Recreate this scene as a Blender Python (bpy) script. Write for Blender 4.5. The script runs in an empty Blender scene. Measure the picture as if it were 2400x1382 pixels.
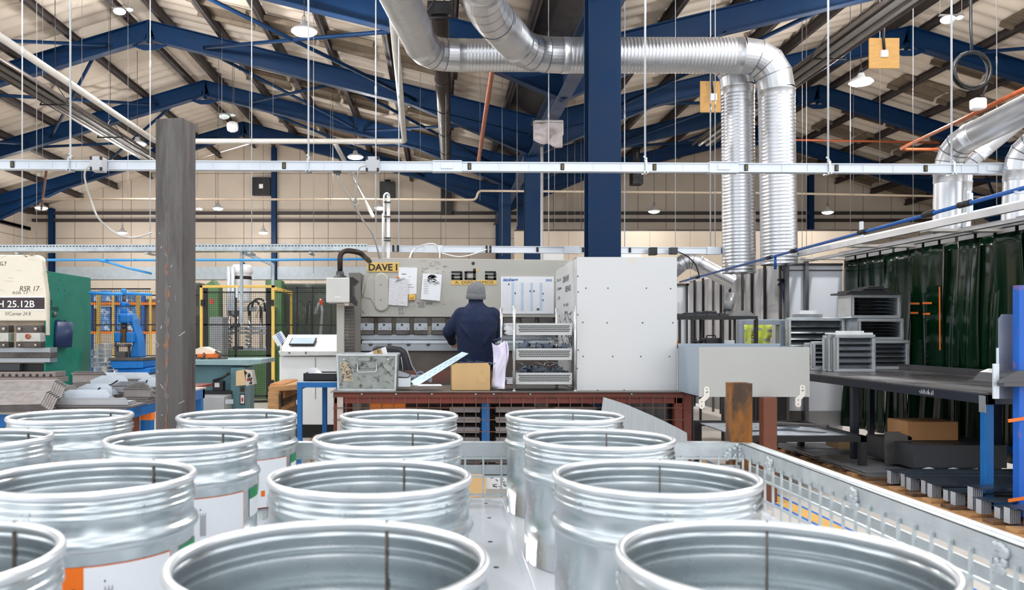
import bpy, bmesh, math, random
from mathutils import Vector, Matrix, Euler, Quaternion
random.seed(7)
C = bpy.context.scene
COL = C.collection
# ------------------------------------------------------------------ camera, sky, exposure
F, CX, CY, H = 1900.0, 1030.0, 778.0, 1.27      # focal length in px, vanishing point, eye height
cam = bpy.data.cameras.new('camera'); cam_o = bpy.data.objects.new('camera', cam); COL.objects.link(cam_o)
cam.sensor_fit = 'HORIZONTAL'; cam.sensor_width = 36; cam.lens = F / 2400 * 36
cam.shift_x = (1200 - CX) / 2400; cam.shift_y = (CY - 691) / 2400
cam.clip_start = .05; cam.clip_end = 200
cam_o.location = (0, 0, H); cam_o.rotation_euler = (math.pi / 2, 0, 0)
cam.dof.use_dof = True; cam.dof.focus_distance = 6.5; cam.dof.aperture_fstop = 8
C.camera = cam_o
W = bpy.data.worlds.new('sky'); C.world = W; W.use_nodes = True
bg = W.node_tree.nodes['Background']; bg.inputs[1].default_value = SKY_W = 1.0        # invented broken cloud, added as fill and for metal reflections through the open front
_n = W.node_tree.nodes; _l = W.node_tree.links
_tc = _n.new('ShaderNodeTexCoord'); _nz = _n.new('ShaderNodeTexNoise'); _nz.inputs['Scale'].default_value = 2.6; _nz.inputs['Detail'].default_value = 3
_mr = _n.new('ShaderNodeMapRange'); _mr.inputs[1].default_value = .44; _mr.inputs[2].default_value = .6
_mx = _n.new('ShaderNodeMix'); _mx.data_type = 'RGBA'; _mx.inputs[6].default_value = (.62, .68, .74, 1); _mx.inputs[7].default_value = (2.5, 2.53, 2.58, 1)
_l.new(_tc.outputs['Generated'], _nz.inputs['Vector']); _l.new(_nz.outputs[0], _mr.inputs[0]); _l.new(_mr.outputs[0], _mx.inputs[0]); _l.new(_mx.outputs[2], bg.inputs[0])
C.view_settings.view_transform = 'Standard'; C.view_settings.look = 'None'
C.view_settings.exposure = 0.0; C.view_settings.gamma = 1
C.cycles.use_denoising = True
C.cycles.max_bounces = 8; C.cycles.diffuse_bounces = 5; C.cycles.glossy_bounces = 4
C.cycles.sample_clamp_indirect = 6
LAMP_W = 210.0
# ------------------------------------------------------------------ materials
def lin(c):
    return tuple(((x / 255) / 12.92 if x / 255 <= .04045 else ((x / 255 + .055) / 1.055) ** 2.4) for x in c)
MATS = {}
def M(name, col, rough=.5, metal=0., var=.07, scale=6., bump=0., bscale=60., rvar=.1, stain=None, stain_amt=.5, stain_scale=3., spec=None, stretch=(1, 1, 1), emit=0):
    """principled material whose colour and roughness wander with object-space noise; stain = second colour in irregular patches"""
    if name in MATS: return MATS[name]
    m = bpy.data.materials.new(name); m.use_nodes = True; nt = m.node_tree; N = nt.nodes; L = nt.links
    b = N['Principled BSDF']; c = lin(col)
    tc = N.new('ShaderNodeTexCoord'); mp = N.new('ShaderNodeMapping'); mp.inputs['Scale'].default_value = stretch
    L.new(tc.outputs['Object'], mp.inputs[0])
    nz = N.new('ShaderNodeTexNoise'); nz.inputs['Scale'].default_value = scale; nz.inputs['Detail'].default_value = 5
    L.new(mp.outputs[0], nz.inputs['Vector'])
    mr = N.new('ShaderNodeMapRange'); mr.inputs[1].default_value = .3; mr.inputs[2].default_value = .7
    L.new(nz.outputs[0], mr.inputs[0])
    mx = N.new('ShaderNodeMix'); mx.data_type = 'RGBA'
    mx.inputs[6].default_value = (*[x * (1 - var) for x in c], 1); mx.inputs[7].default_value = (*[min(1, x * (1 + var)) for x in c], 1)
    L.new(mr.outputs[0], mx.inputs[0]); out = mx.outputs[2]
    if stain:
        n2 = N.new('ShaderNodeTexNoise'); n2.inputs['Scale'].default_value = stain_scale; n2.inputs['Detail'].default_value = 8; n2.inputs['Roughness'].default_value = .65
        L.new(mp.outputs[0], n2.inputs['Vector'])
        m2 = N.new('ShaderNodeMapRange'); m2.inputs[1].default_value = 1 - stain_amt - .06; m2.inputs[2].default_value = 1 - stain_amt + .06
        L.new(n2.outputs[0], m2.inputs[0])
        x2 = N.new('ShaderNodeMix'); x2.data_type = 'RGBA'; x2.inputs[7].default_value = (*lin(stain), 1)
        L.new(m2.outputs[0], x2.inputs[0]); L.new(out, x2.inputs[6]); out = x2.outputs[2]
    L.new(out, b.inputs['Base Color'])
    r2 = N.new('ShaderNodeMapRange'); r2.inputs[1].default_value = .3; r2.inputs[2].default_value = .7
    r2.inputs[3].default_value = max(.03, rough - rvar); r2.inputs[4].default_value = min(1, rough + rvar)
    L.new(nz.outputs[0], r2.inputs[0]); L.new(r2.outputs[0], b.inputs['Roughness'])
    b.inputs['Metallic'].default_value = metal
    if spec is not None: b.inputs['Specular IOR Level'].default_value = spec
    if bump:
        n3 = N.new('ShaderNodeTexNoise'); n3.inputs['Scale'].default_value = bscale; n3.inputs['Detail'].default_value = 3
        L.new(mp.outputs[0], n3.inputs['Vector'])
        bp = N.new('ShaderNodeBump'); bp.inputs['Strength'].default_value = bump; bp.inputs['Distance'].default_value = .01
        L.new(n3.outputs[0], bp.inputs['Height']); L.new(bp.outputs[0], b.inputs['Normal'])
    if emit:
        b.inputs['Emission Color'].default_value = (*c, 1); b.inputs['Emission Strength'].default_value = emit
    MATS[name] = m; return m
def panel_wall(name, col, joint, w, h, mortar=.02, var=.05):
    m = M(name, col, .7, 0, var, 1.5); nt = m.node_tree; N = nt.nodes; L = nt.links; b = N['Principled BSDF']
    src = b.inputs['Base Color'].links[0].from_socket
    tc = N.new('ShaderNodeTexCoord'); mp = N.new('ShaderNodeMapping'); mp.inputs['Rotation'].default_value = (math.pi / 2, 0, 0)
    sp = N.new('ShaderNodeSeparateXYZ'); cb = N.new('ShaderNodeCombineXYZ'); ad = N.new('ShaderNodeMath'); ad.operation = 'ADD'
    L.new(tc.outputs['Object'], sp.inputs[0]); L.new(sp.outputs[0], ad.inputs[0]); L.new(sp.outputs[1], ad.inputs[1])
    L.new(ad.outputs[0], cb.inputs[0]); L.new(sp.outputs[2], cb.inputs[1])
    bk = N.new('ShaderNodeTexBrick'); bk.offset = 0; bk.inputs['Scale'].default_value = 1
    bk.inputs['Brick Width'].default_value = w; bk.inputs['Row Height'].default_value = h; bk.inputs['Mortar Size'].default_value = mortar
    bk.inputs['Mortar Smooth'].default_value = .3
    L.new(cb.outputs[0], bk.inputs['Vector'])
    mx = N.new('ShaderNodeMix'); mx.data_type = 'RGBA'; mx.inputs[7].default_value = (*lin(joint), 1)
    L.new(bk.outputs['Fac'], mx.inputs[0]); L.new(src, mx.inputs[6]); L.new(mx.outputs[2], b.inputs['Base Color'])
    return m
galv = M('galvanised steel', (204, 211, 214), .27, .9, .05, 14, bump=.03, bscale=25, rvar=.06)
galv_rim = M('bright rolled steel', (236, 238, 240), .34, .75, .04, 14, rvar=.05)
zinc = M('dull zinc', (194, 200, 202), .42, .55, .1, 22, bump=.06, bscale=90, stain=(150, 152, 150), stain_amt=.3, stain_scale=6)
ductm = M('spiral duct steel', (214, 216, 220), .34, .9, .03, 8, rvar=.04)
steel = M('mill steel sheet', (172, 178, 184), .38, .7, .08, 10)
steel_d = M('dark worn steel', (98, 94, 92), .45, .55, .15, 14, stain=(70, 64, 60), stain_amt=.4)
steel_l = M('bright bent sheet', (214, 222, 230), .35, .45, .05, 8)
alu = M('aluminium busbar housing', (214, 220, 228), .38, .45, .04, 4)
chrome = M('polished tube', (200, 202, 204), .18, .95, .03, 6)
navy = M('dark blue painted steel', (0, 41, 78), .58, 0, .1, 3, stain=(0, 33, 64), stain_amt=.35, stain_scale=1.2, spec=.25)
navy_l = M('blue grey painted steel', (52, 74, 108), .5, 0, .08, 3)
purl = M('brown black purlin', (58, 50, 50), .6, 0, .15, 4)
roofm = M('cream fibre sheet', (218, 205, 190), .85, 0, .06, 2, stain=(206, 191, 174), stain_amt=.36, stain_scale=.8)
skyl = M('weathered rooflight', (118, 104, 88), .7, 0, .18, 8)
blk = M('black paint', (26, 26, 28), .45, 0, .1, 9)
blk_s = M('black satin tube', (62, 54, 52), .4, .7, .1, 5)
grey_d = M('dark grey plastic', (56, 58, 62), .5, 0, .08, 9)
white = M('white paint', (248, 249, 250), .45, 0, .03, 5)
paper = M('white paper', (240, 242, 246), .8, 0, .03, 9)
ink = M('black ink', (30, 30, 34), .7, 0, .1, 20)
ink_b = M('blue ink', (34, 92, 178), .6, 0, .1, 20)
ink_f = M('faded pencil', (128, 124, 120), .8, 0, .1, 20)
pressg = M('machine grey paint', (184, 182, 174), .5, 0, .05, 3, stain=(170, 167, 158), stain_amt=.34, stain_scale=2.5)
guardg = M('pale grey sheet', (206, 207, 208), .42, .2, .03, 1.4)
trayg = M('warm grey sheet', (176, 177, 174), .4, .2, .03, 3)
trayb = M('blue grey sheet', (160, 174, 186), .4, .2, .03, 3)
cream = M('cream machine paint', (232, 224, 206), .5, 0, .04, 4, stain=(212, 200, 180), stain_amt=.3, stain_scale=5)
greenp = M('green machine paint', (0, 112, 94), .42, 0, .08, 3)
greenm = M('mid green machine paint', (84, 122, 80), .5, 0, .12, 4)
teal = M('teal machine paint', (92, 130, 138), .5, 0, .12, 5, stain=(66, 92, 98), stain_amt=.36, stain_scale=5)
blue = M('bright blue paint', (0, 100, 170), .42, 0, .1, 8)
blue_f = M('press blue paint', (0, 112, 190), .4, 0, .1, 8, stain=(0, 84, 150), stain_amt=.36)
redox = M('red oxide paint', (122, 54, 44), .55, 0, .12, 7, stain=(84, 44, 38), stain_amt=.4)
brownp = M('brown painted post', (110, 62, 42), .55, 0, .1, 9)
rust = M('rusty tube', (140, 88, 34), .75, .2, .25, 18, bump=.25, bscale=70, stain=(74, 56, 42), stain_amt=.46, stain_scale=12, stretch=(1, 1, .5))
postm = M('bare mill scale tube', (104, 99, 97), .42, .35, .2, 9, stain=(72, 66, 64), stain_amt=.47, stain_scale=9, stretch=(1, 1, .12), bump=.06)
orange = M('orange plastic', (250, 138, 16), .45, 0, .05, 9)
orange_p = M('orange print', (246, 116, 10), .6, 0, .05, 9)
green_p = M('green print', (16, 142, 82), .6, 0, .05, 9)
yellow = M('yellow plate', (224, 186, 104), .5, 0, .06, 12, stain=(200, 160, 84), stain_amt=.32)
yel_f = M('yellow fence paint', (226, 190, 96), .5, 0, .05, 8)
copper = M('copper pipe', (186, 98, 62), .4, .5, .15, 9)
wood = M('pale pallet wood', (182, 138, 92), .8, 0, .2, 7, stretch=(1, 1, 6), stain=(150, 104, 64), stain_amt=.4)
wood_d = M('aged pallet wood', (112, 82, 58), .85, 0, .22, 7, stain=(64, 46, 36), stain_amt=.45)
ply = M('plywood', (200, 156, 94), .75, 0, .1, 5, stretch=(1, 1, 5))
card = M('cardboard', (200, 166, 118), .85, 0, .05, 5, stain=(186, 152, 104), stain_amt=.35)
curt = M('green welding curtain', (3, 36, 17), .15, 0, .35, 3, rvar=.05, spec=.32, stretch=(1, 3, .25))
gcurt = M('grey curtain sheet', (182, 182, 184), .4, .0, .12, 2, stretch=(3, 3, .2))
conc = M('pale concrete', (196, 190, 182), .6, 0, .07, 1.2, stain=(178, 170, 160), stain_amt=.38, stain_scale=.9)
skin = M('skin', (214, 160, 136), .5, 0, .05, 20)
fleece = M('navy fleece', (17, 32, 64), .9, 0, .12, 30, bump=.25, bscale=220)
denim = M('dark blue work cloth', (24, 36, 66), .9, 0, .1, 40)
knit = M('grey marl knit', (122, 124, 128), .95, 0, .35, 130, bump=.6, bscale=160)
lampm = M('lamp diffuser', (255, 255, 255), .5, 0, 0, 1, emit=26)
lampg = M('pale lamp diffuser', (226, 240, 238), .3, 0, .02, 3)
wallm = panel_wall('cream wall panels', (206, 192, 176), (138, 122, 108), 1.0, 2.3, .014)
wallr = panel_wall('partition panels', (226, 210, 190), (198, 180, 160), 1.2, 6, .014)
blockw = panel_wall('pale block wall', (218, 206, 190), (186, 172, 156), .9, .45, .012)
tote = M('scuffed galvanised tote', (148, 154, 150), .5, .4, .14, 12, bump=.25, bscale=40, stain=(82, 82, 78), stain_amt=.42, stain_scale=17)
hivis = M('high visibility yellow cloth', (222, 234, 112), .8, 0, .06, 12)
lilac = M('crumpled white sheet', (222, 218, 236), .75, 0, .04, 9)
frost = M('pale blue plastic sheet', (206, 228, 236), .3, 0, .04, 7)
blueb = M('dark blue steel parts', (52, 72, 100), .35, .5, .15, 12)
leather = M('black leather', (34, 34, 42), .42, 0, .15, 15)
plate = M('pale floor sheet', (228, 230, 234), .2, .15, .03, 3)
orng_c = M('orange tape', (240, 120, 40), .5, 0, .05, 9)
rackb = M('rack blue paint', (40, 98, 176), .5, 0, .1, 6)
scr = M('tablet screen', (206, 226, 238), .15, 0, .03, 3)
# ------------------------------------------------------------------ mesh building
def X(px, Y): return (px - CX) / F * Y
def Z(py, Y): return H + (CY - py) / F * Y
def P(px, py, Y): return Vector((X(px, Y), Y, Z(py, Y)))
class MB:
    def __init__(s): s.v = []; s.f = []; s.sm = []
    def add(s, vs, fs, smooth=False):
        o = len(s.v); s.v += [Vector(v) for v in vs]; s.f += [tuple(i + o for i in f) for f in fs]; s.sm += [smooth] * len(fs); return s
    def box(s, x0, x1, y0, y1, z0, z1):
        return s.add([(x, y, z) for z in (z0, z1) for y in (y0, y1) for x in (x0, x1)],
                     [(0, 2, 3, 1), (4, 5, 7, 6), (0, 1, 5, 4), (2, 6, 7, 3), (0, 4, 6, 2), (1, 3, 7, 5)])
    def pb(s, x0, x1, y0, y1, Y, d):      # box whose front face stands at depth Y
        return s.box(X(x0, Y), X(x1, Y), Y, Y + d, Z(y1, Y), Z(y0, Y))
    def ob(s, c, size, rot=(0, 0, 0)):
        R = Euler(rot).to_matrix(); c = Vector(c); a, b, d = [q / 2 for q in size]
        t = MB().box(-a, a, -b, b, -d, d)
        return s.add([R @ v + c for v in t.v], t.f)
    def bar(s, p, q, w, h, up=(0, 0, 1)):
        p, q = Vector(p), Vector(q); d = (q - p).normalized(); up = Vector(up)
        if abs(d.dot(up)) > .99: up = Vector((0, 1, 0))
        a = d.cross(up).normalized() * w / 2; b = a.cross(d).normalized() * h / 2
        vs = [e + i * a + j * b for e in (p, q) for i, j in ((-1, -1), (1, -1), (1, 1), (-1, 1))]
        return s.add(vs, [(3, 2, 1, 0), (4, 5, 6, 7), (0, 1, 5, 4), (1, 2, 6, 5), (2, 3, 7, 6), (3, 0, 4, 7)])
    def ibeam(s, p, q, d, w, t=.016, up=(0, 0, 1)):   # p, q on the top surface
        p, q = Vector(p), Vector(q); dr = (q - p).normalized(); a = dr.cross(Vector(up)).normalized(); u = a.cross(dr).normalized()
        s.bar(p - u * t / 2, q - u * t / 2, w, t, u); s.bar(p - u * (d - t / 2), q - u * (d - t / 2), w, t, u)
        return s.bar(p - u * d / 2, q - u * d / 2, t, d - 2 * t, u)
    def tube(s, pts, r, n=12, cap=True, smooth=True):
        pts = [Vector(p) for p in pts]; m = len(pts); rs = r if isinstance(r, (list, tuple)) else [r] * m
        tg = [(pts[min(i + 1, m - 1)] - pts[max(i - 1, 0)]).normalized() for i in range(m)]
        a = tg[0].orthogonal().normalized(); vs = []
        for i in range(m):
            if i: a = (tg[i - 1].rotation_difference(tg[i]) @ a); a = (a - tg[i] * a.dot(tg[i])).normalized()
            b = tg[i].cross(a); k = 1
            if 0 < i < m - 1:
                c = (pts[i] - pts[i - 1]).normalized().dot(tg[i]); k = 1
            vs += [pts[i] + (a * math.cos(2 * math.pi * j / n) + b * math.sin(2 * math.pi * j / n)) * rs[i] * k for j in range(n)]
        fs = [(i * n + j, i * n + (j + 1) % n, (i + 1) * n + (j + 1) % n, (i + 1) * n + j) for i in range(m - 1) for j in range(n)]
        s.add(vs, fs, smooth)
        if cap:
            s.add(vs[:n], [tuple(range(n))[::-1]]); s.add(vs[-n:], [tuple(range(n))])
        return s
    def lathe(s, prof, n=32, c=(0, 0, 0), smooth=True, closed=False, axis='z', a0=0, a1=None):
        c = Vector(c); full = a1 is None; a1 = 2 * math.pi if full else a1; m = n if full else n + 1; vs = []
        for r, z in prof:
            for j in range(m):
                t = a0 + (a1 - a0) * j / n; q = (r * math.cos(t), r * math.sin(t), z)
                if axis == 'y': q = (q[0], q[2], q[1])
                if axis == 'x': q = (q[2], q[0], q[1])
                vs.append(Vector(q) + c)
        k = len(prof); fs = []
        for i in range(k if closed else k - 1):
            for j in range(n):
                j2 = (j + 1) % m; fs.append((i * m + j, i * m + j2, ((i + 1) % k) * m + j2, ((i + 1) % k) * m + j))
        return s.add(vs, fs, smooth)
    def disc(s, c, r, n=24, axis='z'):
        vs = []
        for j in range(n):
            t = 2 * math.pi * j / n; q = {'z': (r * math.cos(t), r * math.sin(t), 0), 'y': (r * math.cos(t), 0, r * math.sin(t)), 'x': (0, r * math.cos(t), r * math.sin(t))}[axis]
            vs.append(Vector(c) + Vector(q))
        return s.add(vs, [tuple(range(n))])
    def cyl(s, p, q, r, n=16, smooth=True): return s.tube([p, q], r, n, True, smooth)
    def prism(s, poly, axis, a, b, smooth=False):
        f = {'y': lambda u, w, t: (u, t, w), 'x': lambda u, w, t: (t, u, w), 'z': lambda u, w, t: (u, w, t)}[axis]
        n = len(poly); vs = [f(u, w, t) for t in (a, b) for u, w in poly]
        s.add(vs, [tuple(range(n))[::-1], tuple(range(n, 2 * n))])
        return s.add(vs, [(i, (i + 1) % n, n + (i + 1) % n, n + i) for i in range(n)], smooth)
    def pp(s, poly, Y, d): return s.prism([(X(a, Y), Z(b, Y)) for a, b in poly], 'y', Y, Y + d)
    def grid(s, fn, nu, nv, smooth=True):
        vs = [fn(i / nu, j / nv) for j in range(nv + 1) for i in range(nu + 1)]; m = nu + 1
        return s.add(vs, [(j * m + i, j * m + i + 1, (j + 1) * m + i + 1, (j + 1) * m + i) for j in range(nv) for i in range(nu)], smooth)
    def ell(s, c, rx, ry, rz, n=16, k=10, rot=None):
        vs = []; c = Vector(c); R = Euler(rot).to_matrix() if rot else Matrix.Identity(3)
        for i in range(k + 1):
            t = math.pi * (i / k if 0 < i < k else (.002 if i == 0 else .998))
            for j in range(n):
                u = 2 * math.pi * j / n
                vs.append(c + R @ Vector((rx * math.sin(t) * math.cos(u), ry * math.sin(t) * math.sin(u), rz * math.cos(t))))
        fs = [(i * n + j, (i + 1) * n + j, (i + 1) * n + (j + 1) % n, i * n + (j + 1) % n) for i in range(k) for j in range(n)]
        s.add(vs, fs, True); s.add(vs[:n], [tuple(range(n))], True); return s.add(vs[-n:], [tuple(range(n))[::-1]], True)
    def loft(s, rings, n=24, cap=True):   # rings: (cx, cy, cz, rx, ry)
        vs = [(x + a * math.cos(2 * math.pi * j / n), y + b * math.sin(2 * math.pi * j / n), z) for x, y, z, a, b in rings for j in range(n)]
        k = len(rings); s.add(vs, [(i * n + j, i * n + (j + 1) % n, (i + 1) * n + (j + 1) % n, (i + 1) * n + j) for i in range(k - 1) for j in range(n)], True)
        if cap: s.add(vs[:n], [tuple(range(n))[::-1]], True); s.add(vs[-n:], [tuple(range(n))], True)
        return s
    def bounds(s):
        return [(min(v[i] for v in s.v), max(v[i] for v in s.v)) for i in range(3)]
ROOT = {}
def O(mb, name, mat, parent=None, bevel=0, seg=2, mods=(), fix=True, solid=0):
    """links what was collected in mb as ONE mesh object"""
    me = bpy.data.meshes.new(name)
    if parent is not None:
        base = ROOT[parent.name]
    else:
        b = mb.bounds(); base = Vector(((b[0][0] + b[0][1]) / 2, (b[1][0] + b[1][1]) / 2, b[2][0]))
    me.from_pydata([v - base for v in mb.v], [], mb.f)
    me.polygons.foreach_set('use_smooth', mb.sm)
    if fix:
        bm = bmesh.new(); bm.from_mesh(me); bmesh.ops.remove_doubles(bm, verts=bm.verts, dist=1e-5); bmesh.ops.recalc_face_normals(bm, faces=bm.faces); bm.to_mesh(me); bm.free()
    me.materials.append(mat)
    o = bpy.data.objects.new(name, me); COL.objects.link(o)
    if parent is not None: o.parent = parent
    else: o.location = base
    ROOT[o.name] = base
    if solid:
        md = o.modifiers.new('thickness', 'SOLIDIFY'); md.thickness = solid; md.offset = 0
    if bevel:
        md = o.modifiers.new('bevel', 'BEVEL'); md.width = bevel; md.segments = seg; md.limit_method = 'ANGLE'; md.angle_limit = .7; md.harden_normals = False
    for k, kw in mods:
        md = o.modifiers.new(k.lower(), k)
        for a, v in kw.items(): setattr(md, a, v)
    return o
def tag(o, label, cat, group=None):
    o['label'] = label; o['category'] = cat
    if group: o['group'] = group
    return o
def T(name, label, cat, base, group=None):
    o = bpy.data.objects.new(name, None); o.empty_display_size = .1; COL.objects.link(o); o.location = base
    ROOT[o.name] = Vector(base); return tag(o, label, cat, group)
def S(o):
    o['kind'] = 'structure'; return o
def one(mb, name, mat, label, cat, group=None, **k): return tag(O(mb, name, mat, **k), label, cat, group)
def dup(root, loc, label, rotz=None):
    def cp(o, par):
        c = o.copy(); COL.objects.link(c)
        if par is not None: c.parent = par
        ROOT[c.name] = ROOT.get(o.name)
        for ch in o.children: cp(ch, c)
        return c
    r = cp(root, None); r.location = loc; r['label'] = label; ROOT[r.name] = Vector(loc)
    if rotz is not None: r.rotation_euler = (0, 0, rotz)
    return r
def text(s, x0, x1, y0, y1, Y, mat, parent, name='lettering', th=.001, bold=0., world=None, tilt=0, slant=0):
    """lettering fitted to a px box on the plane at depth Y, facing the aisle; world = (origin, right, up, width, height) for other planes"""
    cu = bpy.data.curves.new('t', 'FONT'); cu.body = s; cu.extrude = .02; cu.offset = bold; cu.resolution_u = 3; cu.shear = slant
    ob = bpy.data.objects.new('t', cu); COL.objects.link(ob); bpy.context.view_layer.update()
    me = bpy.data.meshes.new_from_object(ob.evaluated_get(bpy.context.evaluated_depsgraph_get()))
    vs = [v.co.copy() for v in me.vertices]; fs = [tuple(p.vertices) for p in me.polygons]
    bpy.data.objects.remove(ob); bpy.data.meshes.remove(me); bpy.data.curves.remove(cu)
    ax, bx = min(v.x for v in vs), max(v.x for v in vs); ay, by = min(v.y for v in vs), max(v.y for v in vs)
    mb = MB()
    if world: o, r, u, w, h = world; o, r, u = Vector(o), Vector(r), Vector(u)
    else:
        o = Vector((X(x0, Y), Y, Z(y1, Y))); r, u = Vector((1, 0, 0)), Vector((0, 0, 1)); w, h = X(x1, Y) - X(x0, Y), Z(y0, Y) - Z(y1, Y)
        if tilt: q = Matrix.Rotation(tilt, 3, 'Y'); r, u = q @ r, q @ u
    nrm = r.cross(u)
    mb.add([o + r * ((v.x - ax) / max(bx - ax, 1e-6) * w) + u * ((v.y - ay) / max(by - ay, 1e-6) * h) + nrm * (th * (1 if v.z > 0 else -.2)) for v in vs], fs)
    return O(mb, name, mat, parent, fix=False)
def scribble(mb, x0, x1, y0, y1, Y, n, w=.004, seed=1, long=.25):
    rnd = random.Random(seed)
    for _ in range(n):
        a, b = rnd.uniform(x0, x1), rnd.uniform(y0, y1); k = rnd.uniform(.3, 1) * long * (x1 - x0); t = rnd.uniform(-.9, .9)
        p = Vector((X(a, Y), Y, Z(b, Y))); q = Vector((X(a + k * math.cos(t), Y), Y, Z(b + k * math.sin(t) * .7, Y)))
        mb.bar(p, q, .0012, w * rnd.uniform(.4, 1), (0, 0, 1))
    return mb
def baked(o):
    """replace a helper object by the finished mesh of its modifiers"""
    bpy.context.view_layer.update()
    me = bpy.data.meshes.new_from_object(o.evaluated_get(bpy.context.evaluated_depsgraph_get()))
    o.modifiers.clear(); o.data = me; return o
def fillet(pts, r, k=6):
    pts = [Vector(p) for p in pts]; out = [pts[0]]
    for i in range(1, len(pts) - 1):
        a, b, c = pts[i - 1], pts[i], pts[i + 1]; d1 = (a - b); d2 = (c - b); q = min(r, d1.length * .49, d2.length * .49)
        s, e = b + d1.normalized() * q, b + d2.normalized() * q
        out += [(s * (1 - t) + b * t) * (1 - t) + (b * (1 - t) + e * t) * t for t in [j / k for j in range(k + 1)]]
    return out + [pts[-1]]
# ------------------------------------------------------------------ the hall: floor, walls, roof, steelwork
YW = 28.8; XL, XA, XV, XB, XR = -14.4, -6.19, 2.0, 10.0, 18.3
ZE, ZA, ZV, ZB, ZR = 5.44, 7.9, 5.87, 7.78, 5.22
SEG = [(XL, ZE, XA, ZA), (XA, ZA, XV, ZV), (XV, ZV, XB, ZB), (XB, ZB, XR, ZR)]
def rz(x):
    for a, za, b, zb in SEG:
        if a <= x <= b: return za + (zb - za) * (x - a) / (b - a)
    return ZE
FR = [8.95, 13.1, 17.3, 21.4, 25.6]
m = MB(); m.box(XL - .5, XR + .5, -4, YW + .4, -.12, 0); S(O(m, 'floor', conc))
def gable(x0, x1):
    xs = [x for x in (XA, XV, XB) if x0 < x < x1]
    return [(x0, 0), (x1, 0), (x1, rz(x1) + .2)] + [(x, rz(x) + .2) for x in reversed(xs)] + [(x0, rz(x0) + .2)]
m = MB(); m.prism(gable(XL - .42, XR + .42), 'y', YW, YW + .2); S(O(m, 'wall_back', wallm))
m = MB(); m.box(XL - .42, XL - .22, 9, YW + .1, 0, ZE + .3); S(O(m, 'wall_left', wallm))
m = MB(); m.box(XR + .22, XR + .42, 9, YW + .1, 0, ZR + .3); S(O(m, 'wall_right', wallm))
for a, za, b, zb in SEG:      # corrugated sheets run down each slope
    m = MB(); pitch = .42; n = int((YW - 6.3) / pitch * 6)
    L = math.hypot(b - a, zb - za); nx, nzv = -(zb - za) / L, (b - a) / L
    def fn(u, v):
        y = 6.3 + (YW - 6.3) * v; w = .03 * math.sin(2 * math.pi * y / pitch) + .215
        lap = .012 * math.floor(u * 4.999)
        return (a + (b - a) * u + nx * w, y, za + (zb - za) * u + nzv * w + lap)
    m.grid(fn, 5, n); S(O(m, 'ceiling', roofm, fix=False, solid=.02))
for ax, az in ((XA, ZA), (XB, ZB)):
    m = MB(); m.prism([(ax - .3, az + .13), (ax, az + .2), (ax + .3, az + .13), (ax + .3, az + .34), (ax, az + .42), (ax - .3, az + .34)], 'y', 6.3, YW + .1); S(O(m, 'ridge_cap', roofm))
for x, z in ((XL - .3, ZE), (XR + .3, ZR)):
    m = MB(); m.box(x - .3, x + .32, 6.3, YW + .1, z + .02, z + .35); S(O(m, 'eaves_closure', purl))
for a, za, b, zb in SEG:      # purlins
    for k in range(7):
        t = (k + .28) / 6.75 if zb < za else 1 - (k + .28) / 6.75
        x, z = a + (b - a) * t, za + (zb - za) * t
        s = (zb - za) / (b - a); up = Vector((-s, 0, 1)).normalized()
        p, q = Vector((x, 6.4, z)) + up * .09, Vector((x, YW - .05, z)) + up * .09
        m = MB(); m.bar(p, q, .03, .19, up); m.bar(p + up * .085, q + up * .085, .1, .02, up); m.bar(p - up * .085, q - up * .085, .1, .02, up)
        S(O(m, 'purlin', purl))
for y in FR:                  # portal frames: one per bay and span, haunched at valley and eaves
    for i, (a, za, b, zb) in enumerate(SEG):
        m = MB(); m.ibeam((a, y, za), (b, y, zb), .4, .2, .018, (0, 0, 1))
        lowx, lowz, d = (a, za, 1) if zb > za else (b, zb, -1); L = 2.6; hx = lowx + d * L; s = abs((zb - za) / (b - a)); hz = lowz + s * L
        m.prism([(lowx, lowz - .39), (hx, hz - .39), (lowx, lowz - .86)], 'y', y - .012, y + .012)
        m.bar((lowx, y, lowz - .86), (hx, y, hz - .4), .2, .018)
        S(O(m, 'portal_rafter', navy))
    for ax, az in ((XA, ZA), (XB, ZB)):
        m = MB(); m.box(ax - .02, ax + .02, y - .12, y + .12, az - .48, az - .02); m.prism([(ax - .45, az - .5), (ax + .45, az - .5), (ax + .12, az - .62), (ax - .12, az - .62)], 'y', y - .01, y + .01)
        S(O(m, 'apex_plate', navy))
def column(x, y, w, d, z1, mt=navy, z0=0):
    m = MB(); m.box(x - w / 2, x + w / 2, y, y + .022, z0, z1); m.box(x - w / 2, x + w / 2, y + d - .022, y + d, z0, z1); m.box(x - .012, x + .012, y + .022, y + d - .022, z0, z1)
    if z0 == 0: m.box(x - w / 2 - .06, x + w / 2 + .06, y - .06, y + d + .06, 0, .02)
    return S(O(m, 'column', mt, bevel=.004))
column(X(1418, 8.95), 8.95, .355, .3, ZV - .1)
column(X(1250, 17.3), 17.3, .34, .3, ZV - .2)
column(X(1184, 21.4), 21.4, .3, .3, ZV - .2)
column(X(1224, 25.6), 25.6, .3, .3, ZV - .2)
for x in (XL + .02, XR - .02):
    for y in FR[1:]: column(x, y, .22, .3, rz(x) - .2)
for px in (118, 641, 1168, 1903):
    x = X(px, YW - .3); column(x, YW - .3, .17, .2, rz(x) - .02)
m = MB()
for dx in (-1, 1):
    m.prism([(XV, ZV + .02), (XV + dx * .62, ZV + .3), (XV + dx * .62, ZV + .34), (XV, ZV + .06)], 'y', 6.3, YW)
S(O(m, 'valley_gutter', M('dark gutter lining', (52, 48, 48), .6)))
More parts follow.
